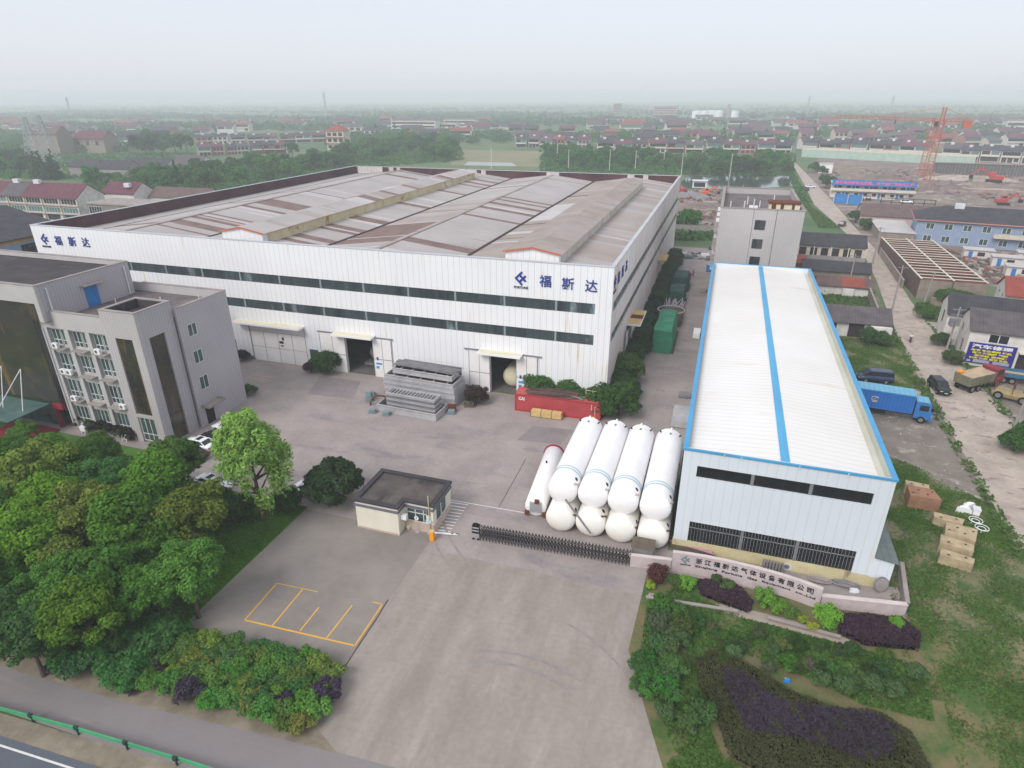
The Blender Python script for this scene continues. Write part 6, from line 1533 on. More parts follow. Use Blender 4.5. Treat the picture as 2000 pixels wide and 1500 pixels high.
x_, y_ = W(1535, 1112); t = thing('cable_drum', 'small pale cable drum behind the sign wall', 'drum', (x_, y_, .45)); MB().tube([(0, -.16, 0), (0, .16, 0)], .42, 16).build('drum', MATS['heater_white'], t); MB().tube([(0, -.18, 0), (0, -.161, 0)], .24, 12).build('hub', MATS['galv_dark'], t)
for px, sz, lab in (((1600, 1137), 1.3, 'coil of old hose on the ground behind the sign wall'), ((1650, 1145), 1.6, 'grey heap of folded sheet behind the sign wall')):
    x_, y_ = W(*px); t = thing('old_hose', lab, 'coil', (x_, y_, .08)); m = MB()
    for q in range(3): m.tube([(sz * (.5 + q * .12) * cos(a * pi / 10), .3 * (1 + q * .2) * sin(a * pi / 10), .06 + q * .08) for a in range(21)], .07, 5, False)
    m.build('coil', MATS['galv_dark' if sz > 1.4 else 'concrete_trim'], t)
x_, y_ = W(1668, 1157); t = thing('crumpled_bag', 'crumpled white bag on the ground behind the low wall', 'bag', (x_, y_, .05)); rg = random.Random(3)
MB().loft([[((.5 - z * .4) * cos(a * pi / 4) * rg.uniform(.7, 1.2), (.3 - z * .2) * sin(a * pi / 4) * rg.uniform(.7, 1.2), z) for a in range(8)] for z in (0, .15, .3)]).build('bag', MATS['heater_white'], t)
x_, y_ = W(1537, 1332); t = thing('blue_bag', 'small bright blue and white bag lying on the garden soil', 'bag', (x_, y_, .05)); MB().loft([[((.26 - z * .4) * cos(a * pi / 4) * rg.uniform(.7, 1.2), (.2 - z * .3) * sin(a * pi / 4) * rg.uniform(.7, 1.2), z) for a in range(8)] for z in (0, .12, .25)]).build('bag', mk('bag_blue', (40, 140, 220)), t); MB().box(-.15, .1, .12, .22, 0, .12).build('white_corner', MATS['heater_white'], t)

# --- utility poles
def pole(label, px, H, lean=0.0, cross=1, box=False):
    x_, y_ = W(*px); t = thing('utility_pole', label, 'utility pole', (x_, y_, 0))
    MB().tube([(0, 0, 0), (lean, 0, H)], [.19, .12], 8).build('pole', MATS['wall_grey'], t)
    for k in range(cross): MB().box(lean - 1.0, lean + 1.0, -.06, .06, H - .5 - k * .9, H - .38 - k * .9).build('crossarm', MATS['galv_dark'], t)
    if box: MB().box(-.75, .75, -.35, .35, H - 3.2, H - 2.0).tube([(-.4, -.5, H - 3.3), (-.4, -.5, H - 2.2)], .3, 8).build('transformer', MATS['galv_dark'], t)
pole('concrete utility pole by the gable of the cottage', (1739, 617), 10.2)
pole('pale leaning utility pole before the roofless shed', (1799, 607), 8.0, .6, 0)
pole('utility pole carrying transformer boxes before the repair shop gable', (1846, 690), 8.2, .2, 2, True)
pole('utility pole near the green hedge at the frame edge', (1974, 851), 8.5, .3)
pole('utility pole by the farmhouse and the bend of the lane', (1704, 515), 9.5)
pole('thin utility pole among the crumbling farm sheds', (1655, 570), 8.5)
pole('utility pole standing where the lane leaves the trees', (1546, 325), 14)
# ------------------------------------------------------------------ foliage
mk('leaf', (255, 255, 255), (218, 224, 200), .5, .75, .15, objcol=True, island=.5, trans=.35)
mk('bark', (96, 84, 70), (74, 64, 54), 1.2, .95)
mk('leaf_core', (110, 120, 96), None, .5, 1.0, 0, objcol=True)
def leaf_cards(P, Nrm, size, rg, aspect=1.5, name='crown', extra=None, mat='leaf'):
    """one mesh of small leaf shaped faces at points P, facing about Nrm"""
    n = len(P)
    Nrm = Nrm / np.maximum(np.linalg.norm(Nrm, axis=1, keepdims=True), 1e-6)
    T = rg.normal(size=(n, 3)); T -= (T * Nrm).sum(1, keepdims=True) * Nrm; T /= np.maximum(np.linalg.norm(T, axis=1, keepdims=True), 1e-6)
    B = np.cross(Nrm, T); s = (size * rg.uniform(.65, 1.35, (n, 1)))
    a, b = T * s * aspect * .5, B * s * .5
    V = np.stack([P - a, P - b * 1.0 + a * .1, P + a, P + b + a * .1], 1).reshape(-1, 3)
    F = np.arange(4 * n)
    me = bpy.data.meshes.new(name)
    me.vertices.add(4 * n); me.vertices.foreach_set('co', V.astype(np.float32).ravel())
    me.loops.add(4 * n); me.loops.foreach_set('vertex_index', F.astype(np.int32))
    me.polygons.add(n); me.polygons.foreach_set('loop_start', (np.arange(n) * 4).astype(np.int32)); me.polygons.foreach_set('loop_total', np.full(n, 4, np.int32))
    me.materials.append(MATS[mat]); me.update(); me.validate()
    return me
def sph(n, rg):
    d = rg.normal(size=(n, 3)); return d / np.linalg.norm(d, axis=1, keepdims=True)
def crown(name, R, hc, rz, n, leaf, nlobe, lobe_r, seed, shape='round', aspect=1.5, droop=0.0):
    rg = np.random.default_rng(seed)
    if shape == 'cone':
        h = rg.uniform(0, 1, nlobe) ** 1.3; a = rg.uniform(0, 2 * pi, nlobe); rr_ = R * (1 - h) * rg.uniform(.35, .95, nlobe)
        C = np.stack([rr_ * np.cos(a), rr_ * np.sin(a), hc + (h * 2 - 1) * rz], 1); lr = lobe_r * (1.15 - h) * rg.uniform(.7, 1.2, nlobe)
    else:
        d = sph(nlobe, rg); d[:, 2] = np.where(d[:, 2] < -.45, -d[:, 2], d[:, 2]); q = rg.uniform(.55, .92, (nlobe, 1))
        C = d * q * np.array([R, R, rz]) * rg.uniform(.85, 1.1, (nlobe, 1)); C[:, 2] += hc; lr = lobe_r * rg.uniform(.65, 1.3, nlobe)
    w_ = lr ** 2 / (lr ** 2).sum(); k = rg.choice(nlobe, n, p=w_)
    d = sph(n, rg); d[:, 2] = np.where((d[:, 2] < -.2) & (rg.uniform(size=n) < .6), -d[:, 2], d[:, 2])
    rad = np.where(rg.uniform(size=n) < .22, rg.uniform(.3, .75, n), rg.uniform(.78, 1.08, n))
    P = C[k] + d * (lr[k] * rad)[:, None] * np.array([1, 1, .85])
    if droop: P[:, 2] -= droop * rg.uniform(0, 1, n) ** 2 * (np.hypot(P[:, 0], P[:, 1]) / R)
    Nn = d + rg.normal(size=(n, 3)) * .55 + np.array([0, 0, .35])
    return leaf_cards(P, Nn, leaf, rg, aspect)
def limbs(H, R, hc, seed, r0=.22, n=6):
    rg = random.Random(seed); m = MB(); top = hc + R * .2
    m.tube([(0, 0, 0), (.06, .03, top * .45), (.02, -.05, top)], [r0, r0 * .72, r0 * .3], 8)
    for i in range(n):
        a = 2 * pi * i / n + rg.uniform(-.4, .4); z0 = hc * rg.uniform(.45, .85); L = R * rg.uniform(.5, .85)
        m.tube([(0, 0, z0), (cos(a) * L * .5, sin(a) * L * .5, z0 + L * .35), (cos(a) * L, sin(a) * L, z0 + L * .6)], [r0 * .45, r0 * .3, r0 * .12], 6)
    return m
PROTO = {}
def proto(key, name, crown_me, trunk, part='crown'):
    """a plant kept as a pattern: its parts are made once and shared by every copy"""
    PROTO[key] = (name, crown_me, trunk, part)
_trunk_mesh = {}
def plant(key, loc, s, col, label, cat='tree', group=None, rz=None, sz=None):
    name, cm, tm, part = PROTO[key]
    t = thing(name, label, cat, loc, RNG.uniform(0, 6.28) if rz is None else rz, group); t.scale = (s, s, s * (sz or 1))
    c = bpy.data.objects.new(part, cm); COL.objects.link(c); c.parent = t; c.color = (*lin(col), 1)
    if tm is not None:
        b = bpy.data.objects.new('trunk', tm); COL.objects.link(b); b.parent = t
    return t
def tmesh(mb):
    o = mb.build('trunk', MATS['bark']); me = o.data; bpy.data.objects.remove(o); return me
for i in range(4): proto('grove%d' % i, 'broadleaf_tree', crown('crown', 3.0, 4.9, 2.9, 12000, .19, 44 + 6 * i, .8, 11 + i), tmesh(limbs(8, 3, 4.5, i)))
for i in range(2): proto('fine%d' % i, 'broadleaf_tree', crown('crown', 3.0, 4.9, 2.8, 13000, .16, 80, .6, 31 + i), tmesh(limbs(8, 3, 4.5, 9 + i)))
proto('feather', 'feathery_tree', crown('crown', 2.6, 4.6, 2.2, 5200, .24, 54, .55, 21, aspect=2.8), tmesh(limbs(7, 2.6, 4.2, 5)))
proto('willow', 'willow_tree', crown('crown', 3.1, 6.3, 5.2, 13000, .16, 84, .66, 22, aspect=2.6, droop=1.6), tmesh(limbs(11, 3.3, 5.6, 6, .28, 9)))
proto('dark', 'leafy_shrub', crown('crown', 2.9, 2.3, 2.0, 9000, .25, 85, .62, 23, aspect=2.2), tmesh(limbs(4, 2.6, 1.8, 7, .16)))
for i in range(3): proto('shrub%d' % i, 'shrub', crown('foliage', .95, .68, .66, 1900, .115, 18, .31, 41 + i), None, 'foliage')
proto('ball', 'clipped_shrub', crown('foliage', 1.0, .8, .8, 3200, .10, 40, .32, 45), None, 'foliage')
for i in range(3): proto('bush%d' % i, 'bush', crown('crown', 1.9, 1.5, 1.45, 6500, .17, 48, .6, 51 + i), tmesh(limbs(3, 1.6, 1.4, 12 + i, .12, 5)))
for i in range(4): proto('mid%d' % i, 'broadleaf_tree', crown('crown', 3.6, 4.2, 3.0, 1500, .55, 26, 1.1, 61 + i, aspect=1.2), tmesh(limbs(7, 3.4, 3.8, 20 + i, .2, 4)))
for i in range(2): proto('cone%d' % i, 'conifer', crown('crown', 2.6, 6.0, 5.4, 1500, .6, 46, .95, 71 + i, 'cone', 1.3), tmesh(MB().tube([(0, 0, 0), (0, 0, 10)], [.22, .05], 6)))
proto('farcone', 'conifer', crown('crown', 2.4, 6.6, 6.2, 300, 1.1, 26, .9, 85, 'cone', 1.1), None)

# --- the grove in front of the office block: (pixel, crown radius, kind, tone, label)
GREEN, OLIVE, YG, DEEP, BLUISH, FRESH = (102, 148, 50), (124, 146, 62), (114, 158, 48), (84, 130, 50), (84, 136, 72), (102, 150, 66)
GG = 'trees of the grove by the office block'
for px, R_, key, col, lab in (
    ((46, 846), 1.8, 'fine0', (100, 144, 56), 'small fresh green tree at the grove edge under the entrance canopy'),
    ((92, 880), 2.2, 'grove1', GREEN, 'mid green tree in the grove edge beside the paved office drive'),
    ((16, 884), 2.4, 'grove2', DEEP, 'dark green tree where the grove edge meets the frame side'),
    ((190, 878), 2.5, 'fine1', (84, 122, 46), 'round dark tree standing up from the grove edge before the office windows'),
    ((340, 902), 3.0, 'feather', (88, 122, 54), 'dark feathery tree rising at the grove corner below the office tower'),
    ((68, 925), 3.6, 'grove0', OLIVE, 'olive toned tree in the back of the grove before the glass front'),
    ((152, 927), 2.9, 'grove3', DEEP, 'deep green tree in the middle of the grove, behind the yellow green one'),
    ((212, 940), 3.0, 'fine0', BLUISH, 'bluish green tree in the middle of the grove'),
    ((290, 946), 3.7, 'grove1', GREEN, 'broad mid green tree in the grove next to the feathery tree'),
    ((92, 990), 3.4, 'grove2', YG, 'bright yellow green tree, tallest in the heart of the grove'),
    ((66, 1062), 3.3, 'grove3', YG, 'bright yellow green tree just below the tallest bright one'),
    ((166, 1006), 3.5, 'grove0', (126, 140, 64), 'pale olive tree to the road side of the bluish tree'),
    ((256, 1020), 3.8, 'grove1', (92, 136, 46), 'large rich green tree in the front of the grove'),
    ((366, 1008), 3.3, 'grove2', (112, 128, 52), 'broad olive tree at the grove side facing the gatehouse'),
    ((305, 1040), 3.0, 'grove3', (86, 122, 46), 'dark green tree between the olive tree and the round fresh one'),
    ((362, 1112), 3.0, 'fine1', FRESH, 'round fresh green tree at the lawn edge of the grove'),
    ((142, 1092), 2.9, 'grove1', (116, 136, 60), 'olive tree low in the grove under the pale olive one'),
    ((16, 1076), 2.8, 'fine0', BLUISH, 'bluish dark tree at the frame side low in the grove'),
    ((212, 1120), 3.0, 'grove0', DEEP, 'deep green tree in the shade between the grove and the ivy shrubs'),
    ((98, 1150), 2.8, 'fine1', (100, 148, 64), 'fresh green tree in the front row facing the service road'),
    ((14, 1130), 2.6, 'fine0', (92, 142, 58), 'mid green tree in the front row at the frame side'),
    ((290, 1152), 2.4, 'fine1', (94, 144, 56), 'small green tree next to the round fresh one, nearer the road'),
    ((158, 1196), 2.7, 'grove3', (104, 140, 42), 'round tree with a bare hole in its crown above the service road'),
    ((52, 1242), 2.4, 'grove2', (76, 114, 64), 'dusky round tree closest to the service road'),
    ((6, 1206), 2.5, 'grove1', (70, 108, 56), 'dark tree at the frame side close to the service road'),
    ((-50, 920), 3.4, 'grove1', GREEN, 'mid green tree cut by the frame in the back of the grove'),
    ((-50, 1020), 3.4, 'grove2', DEEP, 'deep green tree cut by the frame in the heart of the grove'),
    ((-70, 1120), 3.4, 'grove0', GREEN, 'mid green tree cut by the frame in the front of the grove')):
    s = R_ / 3.0; x_, y_ = W(*px, 5.2 * s)
    if key == 'feather': s = R_ / 2.6
    plant(key, (x_, y_, 0), s, col, lab, 'tree', GG)
x_, y_ = W(494, 920, 6.0); plant('willow', (x_, y_, 0), 1.14, (150, 188, 96), 'tall airy bright green willow between the parked cars and the gatehouse')
x_, y_ = W(650, 946, 2.2); plant('dark', (x_, y_, 0), 1.08, (60, 84, 52), 'dark spiky leaved shrub in front of the white car by the gatehouse', 'shrub')
for px, s, col, lab in (((440, 1010), .95, (66, 92, 44), 'dark shrub at the foot of the willow'), ((420, 985), .9, (60, 88, 46), 'dark shrub between the willow and the parked black car'), ((560, 985), .8, (58, 88, 46), 'small dark shrub between the willow and the white car'), ((470, 1000), .9, (62, 90, 48), 'dark shrub right behind the willow trunk')):
    x_, y_ = W(*px, .8); plant('bush0', (x_, y_, 0), s, col, lab, 'shrub')
# --- shrubs in the bed along the service road
rb = random.Random(12); tone = [((96, 138, 66), 'green'), ((124, 150, 74), 'yellow green'), ((84, 128, 72), 'bluish green'), ((82, 70, 90), 'purple leaved')]
x0 = -37.5
for i in range(15):
    for j in range(5):
        x_ = x0 + i * 1.02 + rb.uniform(-.4, .4); y_ = 23.2 + (x_ + 37) * .06 + j * 1.1 + rb.uniform(-.35, .35)
        if y_ > 28.7: continue
        k = rb.choices((0, 1, 2, 3), (4, 3.2, 2, .9))[0]
        if k == 3 and y_ > 27: k = 0
        plant('shrub%d' % rb.randrange(3), (x_, y_, 0), rb.uniform(.8, 1.2), tuple(int(c * rb.uniform(.9, 1.1)) for c in tone[k][0]), tone[k][1] + ' shrub in the bed between the service road and the parking bay', 'shrub', tone[k][1] + ' shrubs of the roadside bed')
for i in range(46):
    x_ = rb.uniform(-53, -37.5); y_ = rb.uniform(22.7, 29.5 + max(0, (-40 - x_)) * .25)
    plant('shrub%d' % rb.randrange(3), (x_, y_, 0), rb.uniform(1.2, 1.8), tuple(int(c * rb.uniform(.88, 1.08)) for c in (80, 124, 70)), 'bluish green sprawling shrub between the grove and the service road', 'shrub', 'sprawling shrubs before the grove')
for px in ((95, 1308), (252, 1345), (340, 1352), (420, 1365)):
    x_, y_ = W(*px, .5); plant('shrub1', (x_, y_ + .2, 0), .65, (76, 64, 84), 'purple leaved shrub at the edge of the service road', 'shrub', 'purple shrubs along the service road edge')
t = thing('boulder', 'rounded pinkish boulder among the sprawling shrubs', 'boulder', (*W(188, 1282), 0)); MB().loft([[(1.1 * cos(a * pi / 6) * k, .6 * sin(a * pi / 6) * k, z) for a in range(12)] for z, k in ((0, 1), (.8, .95), (1.35, .7), (1.6, .3))]).build('stone', MATS['tile_tan'], t, smooth=True)
# --- bushes along the factory front and side
for px, s, key, col, lab in (((640, 708), 1.12, 'bush0', (62, 96, 46), 'round dense bush beside the open factory door'), ((607, 717), .62, 'bush1', (66, 50, 54), 'small dark red bush beside the closed folding door'), ((473, 695), .6, 'bush1', (60, 48, 52), 'dark red bush by the office corner and the folding door'), ((750, 706), .7, 'bush2', (86, 120, 56), 'light green bush behind the end of the frame stack, near the open door'), ((828, 700), .85, 'bush0', (84, 120, 54), 'green bush showing over the middle of the frame stack'), ((905, 722), .8, 'bush1', (90, 122, 58), 'green bush behind the far end of the frame stack'), ((930, 775), .8, 'bush2', (72, 54, 52), 'dark red bush beside the timber stack'), ((488, 762), .5, 'bush1', (72, 104, 50), 'small bush at the foot of the office side wall'),
    ((1058, 746), 1.1, 'bush0', (74, 112, 50), 'bush behind the container nearest the open door'), ((1118, 754), 1.0, 'bush1', (74, 112, 50), 'bush behind the middle of the container'), ((1163, 772), 1.0, 'bush2', (72, 108, 48), 'bush behind the lettering end of the container, by the corner'), ((1210, 765), 1.35, 'bush0', (68, 100, 46), 'large bush at the foot of the factory corner'), ((1180, 795), .95, 'bush1', (78, 112, 50), 'low bush squeezed against the container end'), ((1222, 708), 1.35, 'bush2', (82, 112, 54), 'tall bush with pale tips around the factory corner'), ((1205, 735), 1.0, 'bush1', (68, 98, 46), 'bush between the corner bush and the tall pale tipped one'), ((1228, 748), .9, 'bush0', (64, 96, 44), 'bush overhanging the alley next to the corner bush')):
    hid = 'behind' in lab or 'corner' in lab and 'office' not in lab or 'showing' in lab
    x_, y_ = W(*px, (2.7 if hid else 1.5) * s); plant(key, (x_, y_, 0), s * (1.18 if hid else 1.1), col, lab, 'bush')
for i in range(33):
    y_ = 91.5 + i * 2.55; plant('bush%d' % (i % 3), (-11.1 + rb.uniform(-.2, .7), y_ + rb.uniform(-.5, .5), 0), rb.uniform(.8, 1.2), tuple(int(c * rb.uniform(.85, 1.12)) for c in (62, 92, 52)), 'dark green bush in the long row between the factory side wall and the alley', 'bush', 'bushes along the factory side wall')
for px in ((110, 812), (150, 822), (195, 838), (228, 842), (255, 850)):
    x_, y_ = W(*px, .6); plant('shrub0', (x_, y_, 0), 1.3, (62, 54, 52), 'dark reddish shrub under the ground floor windows of the office', 'shrub', 'dark shrubs below the office windows')
for px in ((130, 815), (175, 830), (240, 846)):
    x_, y_ = W(*px, .9); plant('shrub1', (x_, y_ + .3, 0), 1.2, (70, 100, 52), 'green shrub standing between the dark ones under the office windows', 'shrub', 'green shrubs below the office windows')
# --- clipped hedges and beds in the garden
def hedge(name, label, poly, h, leaf, n, col, seed, cat='hedge', gap=0.0, noise=.12):
    rg = np.random.default_rng(seed); c = np.mean(poly, 0); t = thing(name, label, cat, (c[0], c[1], 0))
    P2 = np.array(poly) - c; lo, hi = P2.min(0), P2.max(0)
    def inside(q):
        ins = np.zeros(len(q), bool); j = len(P2) - 1
        for i in range(len(P2)):
            a, b = P2[i], P2[j]; cond = ((a[1] > q[:, 1]) != (b[1] > q[:, 1])) & (q[:, 0] < (b[0] - a[0]) * (q[:, 1] - a[1]) / (b[1] - a[1] + 1e-9) + a[0]); ins ^= cond; j = i
        return ins
    q = rg.uniform(lo, hi, (n * 3, 2)); q = q[inside(q)][:n]
    z = h * (1 + noise * (np.sin(q[:, 0] * 2.1) * np.cos(q[:, 1] * 1.7) + np.sin(q[:, 0] * 5 + q[:, 1] * 4) * .5)) + rg.uniform(-.12, .06, len(q))
    P = np.c_[q, z]; Nn = np.tile([0, 0, 1.0], (len(q), 1)) + rg.normal(size=(len(q), 3)) * .55
    e = []; en = []
    for i in range(len(P2)):
        a, b = P2[i], P2[(i + 1) % len(P2)]; L = np.linalg.norm(b - a); k = int(L * h * 60)
        u = rg.uniform(0, 1, (k, 1)); p = a + (b - a) * u; nn = np.array([(b - a)[1], -(b - a)[0]]) / L
        if inside((a + b)[None] / 2 + nn * .05)[0]: nn = -nn
        e.append(np.c_[p + nn * rg.uniform(-.08, .08, (k, 1)), rg.uniform(.03, h, k)]); en.append(np.c_[np.tile(nn, (k, 1)), np.full(k, .4)] + rg.normal(size=(k, 3)) * .5)
    me = leaf_cards(np.concatenate([P] + e), np.concatenate([Nn] + en), leaf, rg, 1.5, 'foliage')
    o = bpy.data.objects.new('foliage', me); COL.objects.link(o); o.parent = t; o.color = (*lin(col), 1)
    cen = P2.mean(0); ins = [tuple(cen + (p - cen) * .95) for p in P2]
    k = MB().prism(ins, 0, h * .82).build('inner_core', MATS['leaf_core'], t); k.color = (*lin(tuple(int(v * .5) for v in col)), 1)  # solid core in a halved leaf tone, stops the view through the leaves
    return t
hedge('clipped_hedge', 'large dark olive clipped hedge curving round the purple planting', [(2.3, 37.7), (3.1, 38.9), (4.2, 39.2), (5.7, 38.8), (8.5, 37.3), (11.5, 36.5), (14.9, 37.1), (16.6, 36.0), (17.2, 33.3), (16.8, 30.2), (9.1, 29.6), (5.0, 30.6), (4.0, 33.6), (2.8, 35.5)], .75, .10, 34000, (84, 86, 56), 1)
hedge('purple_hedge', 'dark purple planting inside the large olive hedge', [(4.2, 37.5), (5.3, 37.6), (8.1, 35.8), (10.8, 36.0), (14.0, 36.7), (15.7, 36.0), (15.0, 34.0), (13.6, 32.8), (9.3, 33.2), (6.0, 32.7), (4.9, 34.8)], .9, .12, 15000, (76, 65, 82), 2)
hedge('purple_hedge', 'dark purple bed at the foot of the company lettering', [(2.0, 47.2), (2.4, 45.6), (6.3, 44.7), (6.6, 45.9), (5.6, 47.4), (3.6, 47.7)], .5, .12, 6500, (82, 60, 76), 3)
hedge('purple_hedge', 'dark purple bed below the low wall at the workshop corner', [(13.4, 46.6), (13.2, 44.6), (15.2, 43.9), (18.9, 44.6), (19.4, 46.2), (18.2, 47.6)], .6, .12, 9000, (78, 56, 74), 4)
x_, y_ = W(1612, 1205, .8); plant('ball', (x_, y_, 0), 1.05, (128, 184, 66), 'round bright lime clipped shrub at the end of the sign wall', 'shrub')
for px, s, key, col, lab in (((1750, 1218), .6, 'ball', (120, 176, 62), 'small lime shrub in the purple bed below the low wall'), ((1588, 1222), .5, 'shrub0', (170, 180, 70), 'small yellow shrub at the side of the round lime one'), ((1285, 1125), 1.0, 'ball', (104, 62, 62), 'round dark red shrub at the end of the company wall by the driveway'), ((1272, 1140), .5, 'shrub0', (160, 186, 60), 'small lime tuft under the round red shrub'), ((1342, 1140), .85, 'shrub1', (122, 176, 70), 'bright green shrub below the wall emblem'), ((1318, 1135), .8, 'shrub2', (92, 120, 66), 'loose grey green shrub next to the round red one'), ((1492, 1170), 1.0, 'shrub0', (118, 168, 66), 'bright green shrub below the middle of the lettering'), ((1520, 1185), .9, 'shrub1', (116, 160, 62), 'bright green shrub below the later lettering'), ((1545, 1198), .7, 'shrub2', (100, 134, 64), 'green shrub next to the last bright one below the lettering'), ((1420, 1142), .7, 'shrub2', (96, 122, 70), 'loose green shrub growing out of the purple bed below the lettering'), ((1400, 1130), .6, 'shrub1', (84, 108, 62), 'small dull shrub close under the lettering'), ((1570, 1208), .45, 'shrub0', (150, 170, 70), 'little yellow tuft before the round lime shrub')):
    x_, y_ = W(*px, .5); plant(key, (x_, y_, 0), s, col, lab, 'shrub')
low_wall('low stone kerb along the planted bed below the lettering', W(1262, 1172), W(1440, 1200), .25, .2, 'concrete_trim', 'wall_stone', 'garden_kerb')
low_wall('low stone kerb curving to the corner purple bed', W(1500, 1212), W(1640, 1250), .22, .2, 'concrete_trim', 'wall_stone', 'garden_kerb')
GS = 'shrubs of the overgrown garden by the driveway'
for i in range(34):
    v = rb.uniform(0, 1); px = (1254 + 14 * sin(v * 6) + (60 * v if v > .75 else 0) + rb.uniform(0, 70), 1180 + v * 230)
    x_, y_ = W(*px, .5); plant('shrub%d' % rb.randrange(3), (x_, y_, 0), rb.uniform(.65, 1.15), tuple(int(c * rb.uniform(.85, 1.15)) for c in rb.choice(((80, 116, 58), (84, 128, 64), (92, 116, 74)))), 'green shrub in the overgrown strip beside the driveway', 'shrub', GS)
for i in range(40):
    px = (rb.uniform(1340, 1780), 0); px = (px[0], 1205 + (px[0] - 1330) * .2 + rb.uniform(0, 70)); x_, y_ = W(*px, .3)
    plant('shrub%d' % rb.randrange(3), (x_, y_, 0), rb.uniform(.4, .85), tuple(int(c * rb.uniform(.85, 1.15)) for c in rb.choice(((84, 118, 56), (76, 108, 56), (100, 122, 78), (64, 96, 44)))), 'low green shrub between the garden path and the large hedge', 'shrub', 'low shrubs between the garden path and the hedge')
for px, s in (((1600, 1330), .8), ((1650, 1345), .9), ((1700, 1340), .9), ((1740, 1350), .8), ((1300, 1395), .8), ((1340, 1420), .7), ((1790, 1320), .8)):
    x_, y_ = W(*px, .3); plant('shrub2', (x_, y_, 0), s, (92, 120, 76), 'pale green weedy shrub on the open soil above the hedge', 'shrub', 'weedy shrubs on the open soil')
# --- bushes by the lane
for px, s, col, lab in (((1850, 585), 1.3, (74, 112, 54), 'green bush by the wall before the burnt out shed, nearer the lane'), ((1880, 590), 1.2, (70, 108, 52), 'green bush by the wall before the burnt out shed, nearer the houses'), ((1805, 610), 1.0, (84, 118, 58), 'green bush around the foot of the leaning pole'), ((1700, 660), 1.0, (70, 104, 52), 'dark bush under the window of the cottage'), ((1725, 665), .8, (72, 108, 54), 'dark bush at the cottage corner by the lane'), ((1342, 433), 2.1, (72, 122, 56), 'round green tree on the open ground behind the alley wall'), ((1985, 865), 1.0, (70, 108, 50), 'green hedge bush at the foot of the frame edge pole'), ((2010, 855), 1.0, (72, 112, 50), 'green hedge bush cut by the frame edge'), ((1835, 665), .8, (80, 104, 58), 'weedy bush against the gable of the repair shop'), ((1860, 700), .8, (84, 100, 60), 'weedy bush beside the transformer pole'), ((1672, 425), 1.3, (76, 104, 62), 'bush by the gate of the low brown store'), ((1690, 440), 1.2, (72, 100, 60), 'bush right beside the dark car by the low store')):
    x_, y_ = W(*px, 1.2 * s); plant('bush%d' % rb.randrange(3), (x_, y_, 0), s, col, lab, 'bush')
for i in range(14):
    v = i / 13; px = (1758 + 62 * v + rb.uniform(-6, 6), 500 + 70 * v); x_, y_ = W(*px, .5); plant('shrub%d' % rb.randrange(3), (x_ - 1.5, y_, 0), rb.uniform(.9, 1.4), (84, 112, 60), 'weedy shrub along the foot of the mossy lane wall', 'shrub', 'weeds along the mossy lane wall')
# --- grass and weeds: nobody could count these
def blades(name, polys, n, h, col, seed, patch=.35):
    rg = np.random.default_rng(seed); Q = []
    for poly, share in polys:
        P2 = np.array(poly); lo, hi = P2.min(0), P2.max(0); k = int(n * share); q = rg.uniform(lo, hi, (k * 3, 2)); ins = np.zeros(len(q), bool); j = len(P2) - 1
        for i in range(len(P2)):
            a, b = P2[i], P2[j]; ins ^= ((a[1] > q[:, 1]) != (b[1] > q[:, 1])) & (q[:, 0] < (b[0] - a[0]) * (q[:, 1] - a[1]) / (b[1] - a[1] + 1e-9) + a[0]); j = i
        q = q[ins]; f = np.sin(q[:, 0] * .9 + 1.3 * np.sin(q[:, 1] * .5)) * np.cos(q[:, 1] * .7 + np.sin(q[:, 0] * .43)) + rg.normal(size=len(q)) * .5
        Q.append(q[f > patch - .6][:k])
    q = np.concatenate(Q); P = np.c_[q, rg.uniform(.1, 1, len(q)) * h]; Nn = rg.normal(size=(len(q), 3)) * .8 + np.array([0, -.2, .7])
    o = bpy.data.objects.new(name, leaf_cards(P, Nn, h * .95, rg, 2.2, name)); COL.objects.link(o); o.color = (*lin(col), 1); return tag(o, kind='stuff')
blades('grass', [([(17.5, 40), (45, 40), (44, 62), (33, 64), (19, 66)], .4), ([(17.5, 62), (31, 62), (31, 69), (26, 75), (18, 80)], .2), ([(17.5, 96), (31, 100), (33, 122), (18, 120)], .25), ([(17.5, 127), (31, 127), (31, 140), (18, 140)], .13), ([(18, 23), (46, 23), (46, 41), (20, 44)], .3)], 120000, .12, (92, 124, 60), 5, .72)
blades('weeds', [([(-2, 44), (-1.8, 37), (1.5, 30), (4, 30), (3, 36), (2.4, 38), (3, 40), (8, 40), (14, 38), (18.5, 38), (19, 43), (6, 44), (0, 46)], .7), ([(1, 29), (6, 22), (17, 22), (17, 30), (9, 29.6), (4.5, 30.5), (3.4, 33)], .35), ([(41, 128), (54, 132), (54, 143), (43, 145)], .12)], 70000, .15, (92, 126, 62), 6, .35)
blades('lawn_grass', [([(-45, 29.2), (-38.5, 29.2), (-38.5, 46), (-50, 46)], 1)], 40000, .09, (98, 142, 56), 7, -.6)

blades('rough_grass', [([W(*q) for q in ((1538, 330), (1546, 330), (1553, 352), (1583, 402), (1640, 446), (1600, 446), (1560, 385))], .42), ([W(*q) for q in ((1320, 455), (1400, 457), (1400, 470), (1318, 470))], .06), ([W(*q) for q in ((1585, 575), (1705, 580), (1712, 605), (1600, 600))], .2), ([W(*q) for q in ((1790, 600), (1850, 575), (1930, 588), (1860, 640), (1810, 620))], .2), ([(39.8, 60), (41, 60), (41, 108), (40, 140), (39.6, 120)], .02), ([(30.5, 60), (31.6, 60), (32.6, 106), (33.5, 140), (32, 140), (31, 100)], .04)], 26000, .34, (92, 120, 64), 8, .3)
